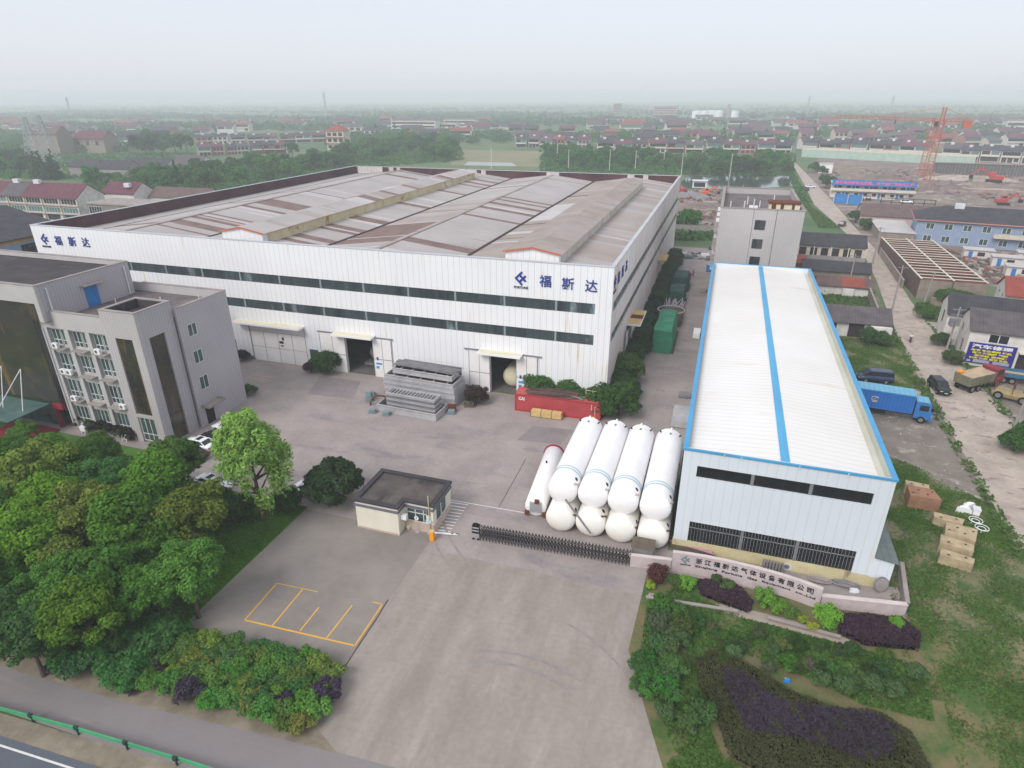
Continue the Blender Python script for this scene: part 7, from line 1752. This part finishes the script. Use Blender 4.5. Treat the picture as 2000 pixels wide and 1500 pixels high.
# broken stone and brick on the waste ground
def rubble(name, polys, n, s0, s1, col, seed):
    rg = np.random.default_rng(seed); m = MB(); lst = random.Random(seed)
    for P, share in polys:
        lo = (min(p[0] for p in P), min(p[1] for p in P)); hi = (max(p[0] for p in P), max(p[1] for p in P)); k = 0; tries = 0
        while k < n * share and tries < n * 20:
            tries += 1; x_, y_ = lst.uniform(lo[0], hi[0]), lst.uniform(lo[1], hi[1]); ins = False; j = len(P) - 1
            for i in range(len(P)):
                a, b = P[i], P[j]
                if (a[1] > y_) != (b[1] > y_) and x_ < (b[0] - a[0]) * (y_ - a[1]) / (b[1] - a[1] + 1e-12) + a[0]: ins = not ins
                j = i
            if not ins: continue
            k += 1; s = lst.uniform(s0, s1); a_ = lst.uniform(0, 3.1); m.mi = lst.randrange(3)
            m.bar((x_ - cos(a_) * s, y_ - sin(a_) * s, lst.uniform(0, s * .4)), (x_ + cos(a_) * s, y_ + sin(a_) * s, lst.uniform(0, s * .8)), s * lst.uniform(.4, 1.2), s * lst.uniform(.2, .7))
    return tag(m.build(name, [MATS[c] for c in col]), kind='stuff')
rubble('rubble', [([W(*q) for q in ((1600, 335), (1800, 330), (2030, 345), (2030, 410), (1800, 385), (1640, 350))], .5), ([W(*q) for q in ((1810, 485), (2020, 500), (2020, 558), (1940, 558), (1840, 522))], .3), ([W(*q) for q in ((1322, 372), (1410, 372), (1410, 440), (1322, 440))], .2)], 1500, .25, 1.1, ('concrete_trim', 'wall_brick', 'wood_dark'), 17)
rubble('stone_litter', [([(18, 52), (40, 52), (34, 64), (31, 100), (18, 100)], .35), ([(6, 22.5), (0.6, 29), (3, 29), (8, 23)], .2), ([W(*q) for q in ((1870, 800), (1960, 800), (1960, 860), (1900, 850))], .1)], 420, .05, .14, ('roof_pale', 'concrete_trim', 'wall_stone'), 18)
# ------------------------------------------------------------------ the villages
def inpoly(x, y, P):
    r_ = False; j = len(P) - 1
    for i in range(len(P)):
        a, b = P[i], P[j]
        if (a[1] > y) != (b[1] > y) and x < (b[0] - a[0]) * (y - a[1]) / (b[1] - a[1] + 1e-12) + a[0]: r_ = not r_
        j = i
    return r_
rv = random.Random(77)
def village_proto(kind):
    """a three storey village house 12 m wide: front at y = 0, wall and roof tinted per copy"""
    t = bpy.data.objects.new('village_house', None); ch = []
    def P(mb, nm, mat): o = mb.build(nm, MATS[mat], t); COL.objects.unlink(o); ch.append(o); return o
    L, D, ze, zr = 12, 10, 7.2, 9.8
    P(MB().house(0, L, 0, D, 0, ze, zr - .05), 'wall', 'unit_wall'); P(MB().gable(0, L, 0, D, ze, zr, .2, .6), 'roof', 'unit_roof')
    if kind in (0, 1):
        P(MB().box(.5, 11.5, -.07, -.01, 4.4, 6.5), 'window', 'glass_teal' if kind else 'car_glass'); P(MB().box(.3, 11.7, -1.2, -.08, 3.4, 3.7).box(.3, 11.7, -1.2, -1.08, 3.7, 4.3), 'balcony', 'rail_cream')
        P(MB().box(.9, 3.8, -.07, -.01, .2, 2.9), 'doorway', 'void_brown'); P(MB().box(4.6, 7.6, -.07, -.01, .2, 2.9), 'doorway', 'void_brown'); P(MB().box(8.4, 11.2, -.07, -.01, .6, 2.8), 'window', 'void_brown')
    elif kind == 2:
        for x_ in (1, 4.8, 8.6): P(MB().box(x_, x_ + 2.4, -.07, -.01, 4.2, 6.2), 'window', 'car_glass'); P(MB().box(x_, x_ + 2.4, -.07, -.01, .8, 2.8), 'window', 'void_brown')
        P(MB().box(.2, 11.8, -.2, -.01, 3.3, 3.6), 'ledge', 'rail_cream')
    else:
        P(MB().box(.6, 5.6, -.07, -.01, 4.3, 6.4), 'window', 'void_brown'); P(MB().box(6.4, 11.4, -.07, -.01, 4.3, 6.4), 'window', 'glass_teal'); P(MB().box(.6, 11.4, -.07, -.01, .3, 2.9), 'shopfront', 'void_brown'); P(MB().box(0, 12, -1.4, -.01, 3.2, 3.5), 'canopy', 'rail_cream')
    P(MB().box(4, 6.2, 3.2, 4.4, zr - .9, zr + .55), 'water_heater', 'heater_white')
    return ch
VP_ = [village_proto(k) for k in range(4)]
WALLS = [((214, 210, 206), 'white'), ((198, 190, 176), 'cream'), ((166, 160, 158), 'grey'), ((168, 120, 112), 'brick'), ((184, 194, 190), 'pale green')]
ROOFS = [((74, 72, 80), 'dark grey'), ((108, 72, 84), 'maroon'), ((138, 84, 78), 'red'), ((96, 92, 94), 'grey')]
def village_house(kind, loc, rz, sx, label, group, wall, roof, far=False, sz=1.0):
    t = thing('village_house', label, 'house', loc, rz, group); t.scale = (sx, 1, sz)
    for c in VP_[kind]:
        if far and c.name.split('.')[0] not in ('wall', 'roof', 'window', 'balcony'): continue
        o = c.copy(); COL.objects.link(o); o.parent = t
        if 'wall' in c.name: o.color = (*lin(wall), 1)
        if 'roof' in c.name: o.color = (*lin(roof), 1)
    return t
def terrace(name, p0, p1, n, sz=1.0, wts=(4, 2, 2, 1.5, 1.5), rts=(6, 2.2, .6, 2), gapp=.25, from_='the lane'):
    a, b = W(*p0), W(*p1); ang = atan2(b[1] - a[1], b[0] - a[0]); L = hypot(b[0] - a[0], b[1] - a[1]); w_ = L / n
    for i in range(n):
        wl = rv.choices(WALLS, wts)[0]; rf_ = rv.choices(ROOFS, rts)[0]
        x_, y_ = a[0] + (b[0] - a[0]) * i / n, a[1] + (b[1] - a[1]) * i / n
        village_house(rv.randrange(4), (x_ + rv.uniform(-.5, .5), y_ + rv.uniform(-1.5, 1.5), 0), ang, w_ / 12 * (.98 if rv.random() > gapp else .86), '%s house with %s roof, %s from %s in the %s' % (wl[1], rf_[1], ORD[i] if i < 20 else 'last', from_, name), name, wl[0], rf_[0], sz=sz * rv.uniform(.92, 1.12))
terrace('hoarding terrace', (1566, 297), (1693, 303), 4)
terrace('crane terrace', (1695, 303), (1815, 309), 4, from_='the crane gap')
terrace('end terrace', (1838, 312), (2030, 321), 5, from_='the crane side')
terrace('pond terrace', (1166, 298), (1372, 300), 6, from_='the tree gap')
terrace('lane terrace', (1378, 300), (1545, 302), 5, from_='mid pond')
terrace('field terrace', (1008, 288), (1155, 291), 6, .95, from_='dry fields', gapp=.6)
terrace('front brick row', (392, 306), (560, 299), 7, .9, (1, 1, 2, 5, 0), (5, 3, 1, 2), .6, 'the tree mound')
terrace('second brick row', (384, 283), (640, 277), 8, .9, (1, 1, 2, 4, 0), (5, 3, 1, 2), .5, 'the tree mound')
vx, vy = W(640, 293); v = thing('red_roofed_villa', 'tall white villa with a bright red hipped roof above the green belt', 'villa', (vx, vy, 0), .1)
MB().box(0, 16, 0, 12, 0, 15).build('wall', MATS['wall_cream'], v)
MB().face([(-1, -1, 15), (17, -1, 15), (8, 6, 20)]).face([(17, -1, 15), (17, 13, 15), (8, 6, 20)]).face([(17, 13, 15), (-1, 13, 15), (8, 6, 20)]).face([(-1, 13, 15), (-1, -1, 15), (8, 6, 20)]).build('roof', MATS['tiles_red'], v)
MB().box(-.8, 16.8, -1.2, -.05, 9.6, 10.2).box(-.8, 16.8, -1.2, -.05, 5, 5.4).build('storey_band', MATS['tiles_red'], v)
for k in range(3):
    for z_ in (1.2, 6.4, 11): MB().box(1.2 + k * 5, 4.6 + k * 5, -.08, -.01, z_, z_ + 2.6).build('window', MATS['car_glass'], v)
# far rows: two tones of wall, shared labels by what can be told apart
def far_rows(name, px0, px1, ys, step, keep, wts, rts, sz=1.0):
    for row, py in enumerate(ys):
        a, b = W(px0, py), W(px1, py); n = int(hypot(b[0] - a[0], b[1] - a[1]) / step); ang = atan2(b[1] - a[1], b[0] - a[0])
        for i in range(n):
            if rv.random() > keep: continue
            t = (i + rv.uniform(-.3, .3)) / n; wl = rv.choices(WALLS, wts)[0]; rf_ = rv.choices(ROOFS, rts)[0]
            village_house(rv.randrange(4), (a[0] + (b[0] - a[0]) * t, a[1] + (b[1] - a[1]) * t + rv.uniform(-14, 14), 0), ang + rv.uniform(-.08, .08), step / 12 * rv.uniform(.7, 1.0), 'hazy %s house with %s roof in the %s' % (wl[1], rf_[1], name), '%s %s houses in the %s' % (wl[1], rf_[1], name), wl[0], rf_[0], True, sz * rv.uniform(.85, 1.2))
far_rows('village rows behind the crane', 1560, 2040, (289, 283, 277, 271), 15, .62, (3, 2, 2, 2, 0), (2, 4, 2, 1))
far_rows('village rows beyond the pond terrace', 1000, 1545, (283, 277, 271, 265), 18, .42, (3, 2, 2, 2, 0), (4, 3, 1, 1))
far_rows('distant rows under the horizon', 1000, 2040, (259, 253, 248, 243, 238), 30, .36, (4, 2, 2, 1, 0), (3, 3, 2, 1), 1.1)
far_rows('scattered village beyond the green belt', 380, 1000, (269, 263, 257, 251, 246, 241), 27, .32, (4, 2, 2, 1, 0), (3, 3, 1, 1), 1.1)
far_rows('scattered hamlet beside the pylons', -40, 380, (287, 270, 260, 252, 246), 30, .3, (3, 2, 3, 1, 0), (3, 3, 1, 1), 1.1)
# long pale public buildings and far landmarks
def slab(name, label, px, L, D, H, wall, rows, cat='building', ry=0.0, cols=8):
    x_, y_ = W(*px); t = thing(name, label, cat, (x_, y_, 0), ry)
    MB().box(0, L, 0, D, 0, H).build('wall', MATS[wall], t); MB().box(-.6, L + .6, -.6, D + .6, H, H + .6).build('roof', MATS['concrete_trim'], t)
    for r_ in range(rows):
        z_ = 1.2 + r_ * (H - .8) / rows; MB().box(1, L - 1, -.12, -.01, z_, z_ + (H / rows) * .5).build('window_row', MATS['car_glass'], t)
slab('school_block', 'long white block with three window rows in the far village, next to the spired one', (765, 257), 62, 14, 13, 'wall_white', 3)
slab('school_block', 'long low white block in the far village beyond the green belt', (806, 256), 62, 14, 10, 'wall_white', 2)
slab('school_block', 'white block with a small roof tower in the far village', (868, 254), 44, 14, 13, 'wall_white', 3)
slab('pink_block', 'pink tinted six storey block near the horizon', (1276, 228), 48, 20, 20, 'wall_pinkish', 4)
slab('grey_tower', 'dark grey square block standing up near the horizon', (1197, 224), 18, 18, 24, 'wall_grey', 5)
slab('white_house', 'white hall with a pitched gable at the frame edge near the horizon', (1962, 257), 40, 16, 12, 'wall_white', 2)
for k, px in enumerate(((1360, 231), (1374, 231), (1388, 230), (1402, 230), (1432, 231))):
    x_, y_ = W(*px); t = thing('oil_tank', 'white round oil tank on the horizon, ' + ('outermost on the pink block side', 'second from the pink block', 'in the middle of the group', 'beside the pale silo', 'alone beyond the pale silo')[k], 'tank', (x_, y_, 0), 0, 'white oil tanks on the horizon'); MB().tube([(0, 0, 0), (0, 0, 13)], 9.5, 20).build('shell', MATS['white_paint'], t); MB().tube([(0, 0, 13), (0, 0, 14.5)], [9.5, 2], 20).build('roof', MATS['heater_white'], t)
x_, y_ = W(1421, 235); t = thing('silo', 'pale concrete silo tower among the oil tanks', 'silo', (x_, y_, 0)); MB().tube([(0, 0, 0), (0, 0, 18)], 5, 14).build('drum', MATS['wall_grey'], t); MB().box(-2.5, 2.5, -2.5, 2.5, 18, 27).build('head_house', MATS['wall_grey'], t)
# --- nearer buildings behind the factory's left side
lr = thing('row_house', 'three storey row house with a long maroon roof behind the factory', 'row house', (-266, 168, 0), radians(1))
MB().house(0, 50, 0, 11, 0, 8.4, 12.2).build('wall', MATS['wall_white'], lr); MB().gable(0, 50, 0, 11, 8.4, 12.3, .2, .7).build('roof', MATS['tiles_maroon'], lr)
MB().face([(14, -.75, 8.15), (24, -.75, 8.15), (24, 4.6, 12.05), (14, 4.6, 12.05)]).build('grey_panel_roof', MATS['tiles_grey'], lr)
for k in range(6):
    for z_, mt in ((6.0, 'glass_teal' if k < 2 else 'car_glass'), (3.0, 'glass_teal'), (.3, 'void_brown')):
        if z_ > .5: win(lr, .8 + k * 8.3, 7.6 + k * 8.3, z_, z_ + 1.7, 0, mt, True, 5)
        else: MB().box(.8 + k * 8.3, 6.6 + k * 8.3, -.06, -.004, z_, 2.5).build('doorway', MATS[mt], lr)
for k in range(7): MB().box(-.2 + k * 8.3, .3 + k * 8.3, -.5, -.005, 0, 8.2).build('pilaster', MATS['wall_cream'], lr)
MB().box(0, 50, -.9, -.005, 2.55, 2.8).box(0, 50, -.9, -.005, 5.5, 5.75).build('ledge', MATS['wall_pinkish'], lr)
for x_ in (16, 26): MB().box(x_, x_ + 2.6, 4.2, 5.6, 12.0, 13.4).build('water_heater', MATS['heater_white'], lr)
h = simple_house('rear_house', 'maroon roofed house tucked behind the end of the row house', (-222, 184, 0), radians(1), 15, 10, 8.2, 11.6, 'wall_white', 'tiles_maroon'); MB().box(10, 12.4, 1.2, 2.6, 10.2, 11.6).build('water_heater', MATS['heater_white'], h)
h = simple_house('rear_house', 'dark roofed house with a white gable behind the flat roofed one', (-206, 190, 0), radians(1), 26, 9, 6.6, 9.6, 'wall_white', 'tiles_brown')
h = thing('flat_roofed_house', 'brownish flat roofed house with a window band beside the row house', 'house', (-207, 165, 0), radians(1)); MB().box(0, 24, 0, 11, 0, 7.4).build('wall', MATS['wall_stone'], h); MB().box(-.4, 24.4, -.4, 11.4, 7.4, 7.9).build('roof', MATS['concrete_trim'], h); win(h, -.0 + .4, 6, 4, 6.6, 0, 'car_glass', True, 5)
h = simple_house('field_house', 'grey house with a dark roof by the bare brown field, nearer the pylons', (-358, 280, 0), 0, 20, 10, 5.2, 8.6, 'wall_grey', 'tiles_dark')
h = simple_house('field_house', 'grey house with a dark roof by the bare brown field, nearer the long barn', (-332, 276, 0), .1, 20, 10, 5.2, 9.0, 'wall_grey', 'tiles_dark')
h = simple_house('field_barn', 'long barn with red and white walls and a dark roof', (-342, 300, 0), 0, 34, 13, 4.4, 8.2, 'wall_white', 'tiles_dark')
h = simple_house('field_barn', 'white gabled barn joined to the long barn near the tall conifer', (-306, 302, 0), 0, 20, 14, 5.2, 10, 'wall_white', 'tiles_grey')
h = thing('unfinished_block', 'tall grey unfinished block behind the pylons', 'building', (*W(62, 300), 0), .05); MB().house(0, 30, 0, 14, 0, 15, 20).build('wall', MATS['wall_stone'], h); MB().gable(0, 30, 0, 14, 15, 20.2, .3, .8).build('roof', MATS['tiles_brown'], h)
h = thing('unfinished_block', 'grey house with dark square windows behind the bare brown field', 'building', (*W(150, 298), 0), .0); MB().house(0, 32, 0, 14, 0, 11, 16).build('wall', MATS['wall_stone'], h); MB().gable(0, 32, 0, 14, 11, 16.2, .3, .8).build('roof', MATS['tiles_maroon'], h)
for k in range(3): MB().box(3 + k * 10, 6 + k * 10, -.1, -.01, 6, 9).build('window', MATS['void_brown'], h)
# warehouse cut by the frame beside the factory
yw = thing('yellow_band_warehouse', 'blue grey warehouse with ochre bands and a dark roof beside the factory', 'warehouse', (-140, 84, 0))
MB().box(-38, 0, -14, 22, 0, 13.4).build('wall', MATS['wall_blue'], yw); MB().box(.004, .06, -14, 22, 12.5, 13.4).box(.004, .06, -14, 22, 8.4, 9.6).build('ochre_band', mk('ochre', (206, 164, 92), None), yw)
MB().gable(-38, 0, -14, 22, 13.4, 17.5, .2, .6, 'y').build('roof', MATS['tiles_dark'], yw)
MB().box(.01, .08, 10, 13, 9.9, 12.0).build('window', MATS['car_glass'], yw)
MB().box(1, 20, -12, 20, 6.3, 6.6).build('side_canopy', mk('canopy_blue', (120, 132, 152), (104, 116, 138), .3), yw)
# --- fields, pond strips
sheet('field', [W(*p) for p in ((195, 322), (320, 322), (330, 305), (215, 306))], .02, 'field_green')
sheet('field', [W(*p) for p in ((105, 345), (165, 348), (160, 322), (105, 318))], .022, 'field_tan')
sheet('field', [W(*p) for p in ((880, 322), (1060, 326), (1070, 296), (890, 292))], .02, 'field_tan')
sheet('water', [W(*p) for p in ((905, 323), (1010, 325), (1000, 318), (915, 316))], .03, 'pond_water')
sheet('field', [W(*p) for p in ((1870, 268), (2040, 272), (2040, 262), (1880, 260))], .02, 'field_green')
# ------------------------------------------------------------------ trees of the middle distance and beyond
def scatter(key, poly_px, n, smin, smax, cols, label, group, cat='tree', dmin=3.0):
    P = [W(*p) for p in poly_px]; lo = (min(p[0] for p in P), min(p[1] for p in P)); hi = (max(p[0] for p in P), max(p[1] for p in P)); out = []; tries = 0
    while len(out) < n and tries < n * 60:
        tries += 1; x_, y_ = rv.uniform(lo[0], hi[0]), rv.uniform(lo[1], hi[1])
        if not inpoly(x_, y_, P) or any((x_ - a) ** 2 + (y_ - b) ** 2 < dmin ** 2 for a, b in out): continue
        out.append((x_, y_)); c = rv.choice(cols)
        plant('%s%d' % (key, rv.randrange({'mid': 4, 'far': 2, 'cone': 2, 'bush': 3}[key])), (x_, y_, 0), rv.uniform(smin, smax), tuple(int(v_ * rv.uniform(.86, 1.12)) for v_ in c), label, cat, group, sz=rv.uniform(.85, 1.15))
MC = [(74, 124, 60), (66, 114, 60), (90, 134, 64), (60, 106, 56)]
scatter('mid', [(160, 362), (240, 344), (340, 338), (420, 338), (560, 318), (700, 316), (690, 326), (420, 380), (300, 398), (215, 380)], 74, .85, 1.3, MC, 'round green tree in the thicket right behind the factory side wall', 'trees behind the factory side wall')
scatter('mid', [(520, 320), (640, 300), (700, 283), (800, 276), (885, 284), (905, 304), (880, 316), (720, 318)], 78, 1.0, 1.5, MC, 'round green tree in the broad belt beyond the factory corner', 'trees of the broad belt')
scatter('mid', [(1060, 332), (1065, 308), (1130, 303), (1290, 314), (1380, 317), (1545, 308), (1543, 338), (1420, 336), (1180, 334)], 74, .85, 1.35, [(72, 126, 60), (64, 116, 58), (88, 134, 66)], 'round green tree in the belt between the pond and the terrace', 'trees between the pond and the terrace')
scatter('mid', [(1340, 345), (1545, 344), (1545, 337), (1340, 338)], 14, .8, 1.2, [(76, 116, 58), (68, 106, 56)], 'round tree right on the far bank of the pond', 'trees on the far bank of the pond', dmin=2)
scatter('mid', [(238, 308), (262, 288), (300, 282), (345, 284), (372, 300), (360, 308)], 20, 1.3, 1.9, [(70, 108, 58), (66, 100, 56)], 'large tree of the rounded mound grove beyond the barn', 'trees of the mound grove')
scatter('mid', [(0, 345), (0, 318), (60, 318), (120, 340), (95, 352)], 14, .9, 1.3, MC, 'round tree below the pylons', 'trees below the pylons')
scatter('mid', [(1575, 330), (1592, 328), (1650, 378), (1628, 385)], 12, .55, .85, MC, 'small tree along the lane before the site cabins', 'trees along the lane before the cabins', dmin=2)
scatter('cone', [(60, 352), (66, 344), (112, 344), (118, 352)], 9, 1.0, 1.35, [(58, 88, 52)], 'dark pointed conifer in the clump below the pylons', 'conifers below the pylons')
x_, y_ = W(350, 372); plant('cone0', (x_, y_, 0), 1.25, (58, 92, 52), 'tall single dark conifer rising before the barn', 'conifer')
x_, y_ = W(322, 325); plant('cone1', (x_, y_, 0), .8, (58, 92, 56), 'small dark conifer beside the long barn', 'conifer')
x_, y_ = W(1470, 333); h = thing('red_kiosk', 'tiny red roofed pavilion among the pond trees', 'pavilion', (x_, y_, 0)); MB().box(-2, 2, -2, 2, 0, 5).build('wall', MATS['wall_white'], h); MB().loft([[(-2.6, -2.6, 5), (2.6, -2.6, 5), (2.6, 2.6, 5), (-2.6, 2.6, 5)], [(-.1, -.1, 8), (.1, -.1, 8), (.1, .1, 8), (-.1, .1, 8)]]).build('roof', MATS['tiles_red'], h)
# loose trees further off and the thicket between the nearer ones read as one mass each
def mass(name, areas, size, K, col, seed, r0, r1, flat=1.0, zc=.0):
    rg = np.random.default_rng(seed); Q = []
    for poly_px, n in areas:
        P_ = np.array([W(*p) for p in poly_px]); lo, hi = P_.min(0), P_.max(0); q = rg.uniform(lo, hi, (n * 4, 2)); k = np.array([inpoly(a, b, P_) for a, b in q]); Q.append(q[k][:n])
    q = np.concatenate(Q); base = np.repeat(q, K, 0); R_ = np.repeat(rg.uniform(r0, r1, len(q)), K); d = sph(len(base), rg); d[:, 2] = np.abs(d[:, 2])
    P = np.c_[base, np.zeros(len(base))] + d * R_[:, None] * np.array([1.1, 1.1, flat]); P[:, 2] += R_ * zc
    o = bpy.data.objects.new(name, leaf_cards(P, d + rg.normal(size=d.shape) * .4, size, rg, 1.2, name)); COL.objects.link(o); o.color = (*lin(col), 1); return tag(o, kind='stuff')
mass('distant_trees', (([(-60, 300), (-60, 262), (200, 255), (380, 262), (380, 278), (240, 300)], 420), ([(640, 290), (700, 262), (1000, 262), (1000, 280), (880, 284)], 240), ([(1000, 286), (1000, 262), (1560, 262), (1560, 290)], 240), ([(1560, 272), (1560, 258), (2040, 258), (2040, 280)], 130)), 1.1, 150, (68, 116, 66), 93, 2.6, 5.0, 1.2, .4)
mass('understorey', (([(-80, 1130), (-60, 900), (80, 900), (330, 940), (420, 1010), (380, 1130), (300, 1190), (60, 1260)], 200),), .2, 620, (88, 130, 54), 95, 1.3, 2.3, 1.5, .2)
mass('thicket', (([(160, 366), (240, 344), (340, 338), (420, 338), (560, 318), (700, 312), (690, 324), (420, 380), (300, 398), (215, 382)], 150), ([(520, 320), (640, 300), (700, 280), (800, 274), (888, 282), (908, 304), (880, 318), (720, 320)], 190), ([(1060, 336), (1062, 306), (1130, 302), (1290, 314), (1380, 317), (1545, 306), (1545, 340), (1420, 338), (1180, 336)], 180), ([(0, 348), (0, 316), (60, 318), (120, 340), (95, 352)], 40)), .75, 190, (76, 126, 60), 94, 1.8, 3.4, 1.15, .15)
for k, (px, s) in enumerate((((405, 256), 1.3), ((495, 254), 1.2), ((585, 245), 1.3), ((820, 240), 1.4), ((1065, 240), 1.3), ((1032, 238), 1.3), ((1178, 262), 1.2), ((1282, 272), 1.2), ((1412, 275), 1.2), ((1443, 272), 1.2), ((1320, 245), 1.3), ((1310, 244), 1.3), ((772, 262), 1.2), ((735, 268), 1.2), ((690, 272), 1.1), ((420, 258), 1.2), ((320, 262), 1.3), ((1565, 252), 1.4), ((1590, 250), 1.4), ((1930, 250), 1.3))):
    x_, y_ = W(*px); plant('farcone', (x_, y_, 0), s * 1.15, (58, 88, 62), 'dark pointed tree standing up from the far village', 'conifer', 'dark pointed trees in the far village')
# a far-off wood that reads as one mass
rg = np.random.default_rng(91); Q = []
for py0, py1, n, cut in ((262, 236, 3600, -.35), (238, 222, 3000, -.3), (222, 207, 2600, -.3)):
    y0, y1 = W(1000, py0)[1], W(1000, py1)[1]
    y_ = rg.uniform(y0, y1, n * 2); x_ = rg.uniform(-1, 1, n * 2) * y_ * 1.35 - y_ * .33
    f = np.sin(x_ * .006 + np.sin(y_ * .004) * 2) + np.sin(y_ * .013 + x_ * .002) * .8 + rg.normal(size=n * 2) * .35
    k = f > cut; Q.append(np.c_[x_[k], y_[k]][:n])
q = np.concatenate(Q); K = 9; base = np.repeat(q, K, 0); R_ = np.repeat(rg.uniform(3.0, 5.5, len(q)), K)
d = sph(len(base), rg); d[:, 2] = abs(d[:, 2]); P = np.c_[base, np.full(len(base), 1.5)] + d * R_[:, None] * np.array([1.5, 1.2, 1.1])
o = bpy.data.objects.new('far_woods', leaf_cards(P, d + rg.normal(size=d.shape) * .4, 4.2, rg, 1.1, 'far_woods')); COL.objects.link(o); o.color = (*lin((66, 108, 70)), 1); tag(o, kind='stuff')
# undergrowth filling the belts and the land between
rg = np.random.default_rng(92); Q = []
for poly_px, n in (([(160, 372), (340, 342), (560, 322), (700, 300), (880, 290), (905, 312), (720, 330), (430, 385), (300, 402)], 5200), ([(1055, 338), (1065, 305), (1290, 312), (1545, 306), (1548, 342), (1300, 342)], 3000), ([(-40, 352), (-40, 300), (240, 300), (380, 300), (390, 318), (200, 350)], 2200), ([(1540, 330), (1546, 330), (1553, 352), (1580, 398), (1562, 390)], 160), ([(1300, 445), (1300, 470), (1395, 470), (1395, 446)], 200)):
    P_ = np.array([W(*p) for p in poly_px]); lo, hi = P_.min(0), P_.max(0); q = rg.uniform(lo, hi, (n * 3, 2)); k = np.array([inpoly(a, b, P_) for a, b in q]); Q.append(q[k][:n])
q = np.concatenate(Q); K = 6; base = np.repeat(q, K, 0); R_ = np.repeat(rg.uniform(.6, 1.7, len(q)), K); d = sph(len(base), rg); d[:, 2] = abs(d[:, 2])
o = bpy.data.objects.new('undergrowth', leaf_cards(np.c_[base, np.zeros(len(base))] + d * R_[:, None] * np.array([1.3, 1.3, 1]), d + rg.normal(size=d.shape) * .4, 1.0, rg, 1.2, 'undergrowth')); COL.objects.link(o); o.color = (*lin((82, 124, 66)), 1); tag(o, kind='stuff')
# --- pylons and mast
mk('pylon_grey', (170, 176, 178), None)
for px, H, lab in (((75, 325), 30, 'grey lattice pylon nearer the frame edge'), ((101, 319), 30.5, 'grey lattice pylon behind the first, nearer the bare field')):
    t = thing('lattice_pylon', lab, 'pylon', (*W(*px), 0), .4); m = MB(); n = 9
    for k in range(n):
        z0, z1 = H * k / n, H * (k + 1) / n; w0, w1 = 4.2 * (1 - k / n) ** 1.1 + .7, 4.2 * (1 - (k + 1) / n) ** 1.1 + .7
        c0 = [(w0, w0, z0), (-w0, w0, z0), (-w0, -w0, z0), (w0, -w0, z0)]; c1 = [(w1, w1, z1), (-w1, w1, z1), (-w1, -w1, z1), (w1, -w1, z1)]
        for i in range(4): m.bar(c0[i], c1[i], .26); m.bar(c0[i], c1[(i + 1) % 4], .16); m.bar(c0[(i + 1) % 4], c1[i], .16); m.bar(c1[i], c1[(i + 1) % 4], .16)
    m.build('tower', MATS['pylon_grey'], t)
    for z_, L in ((H, 7), (H * .87, 8.5), (H * .74, 7)): MB().bar((-L, 0, z_), (L, 0, z_), .4).bar((-L, 0, z_), (0, 0, z_ + 1), .2).bar((L, 0, z_), (0, 0, z_ + 1), .2).build('crossarm', MATS['pylon_grey'], t)
for px, H, lab in (((637, 226), 54, 'thin mast rising above the horizon beyond the green belt'), ((1575, 228), 40, 'thin faint mast near the horizon above the lane'), ((1737, 228), 40, 'thin faint mast near the horizon above the crane jib'), ((140, 232), 44, 'thin faint mast on the horizon behind the pylons')):
    t = thing('radio_mast', lab, 'mast', (*W(*px), 0)); m = MB(); lattice(m, (0, 0, 0), (0, 0, H), 2.6, 5, .6); m.build('lattice', MATS['pylon_grey'], t); MB().box(-2, 2, -2, 2, H - 8, H - 6).build('platform', MATS['pylon_grey'], t)
for k, px in enumerate(((565, 325), (1088, 318), (1190, 334), (1295, 332), (1330, 345), (1425, 345), (960, 330), (1110, 334), (1240, 336))):
    x_, y_ = W(*px); t = thing('field_pole', 'thin pale power pole on the open land behind the factory', 'utility pole', (x_, y_, 0), 0, 'thin power poles behind the factory'); MB().tube([(0, 0, 0), (0, 0, 12)], [.22, .14], 6).build('pole', MATS['wall_white'], t); MB().box(-1.1, 1.1, -.08, .08, 11.2, 11.4).build('crossarm', MATS['galv_dark'], t)
# ------------------------------------------------------------------ haze
hz = MB().box(-6500, 6500, -300, 9000, -1.0, 60).build('haze', bpy.data.materials.new('haze'))
tag(hz, kind='stuff')
hm = hz.data.materials[0]; hm.use_nodes = True
t_ = hm.node_tree; t_.nodes.clear()
o_ = t_.nodes.new('ShaderNodeOutputMaterial'); v_ = t_.nodes.new('ShaderNodeVolumePrincipled')
v_.inputs['Color'].default_value = (.91, .958, 1, 1)
v_.inputs['Density'].default_value = 0.0005
v_.inputs['Anisotropy'].default_value = 0.0
t_.links.new(v_.outputs[0], o_.inputs['Volume'])
hz.visible_shadow = True
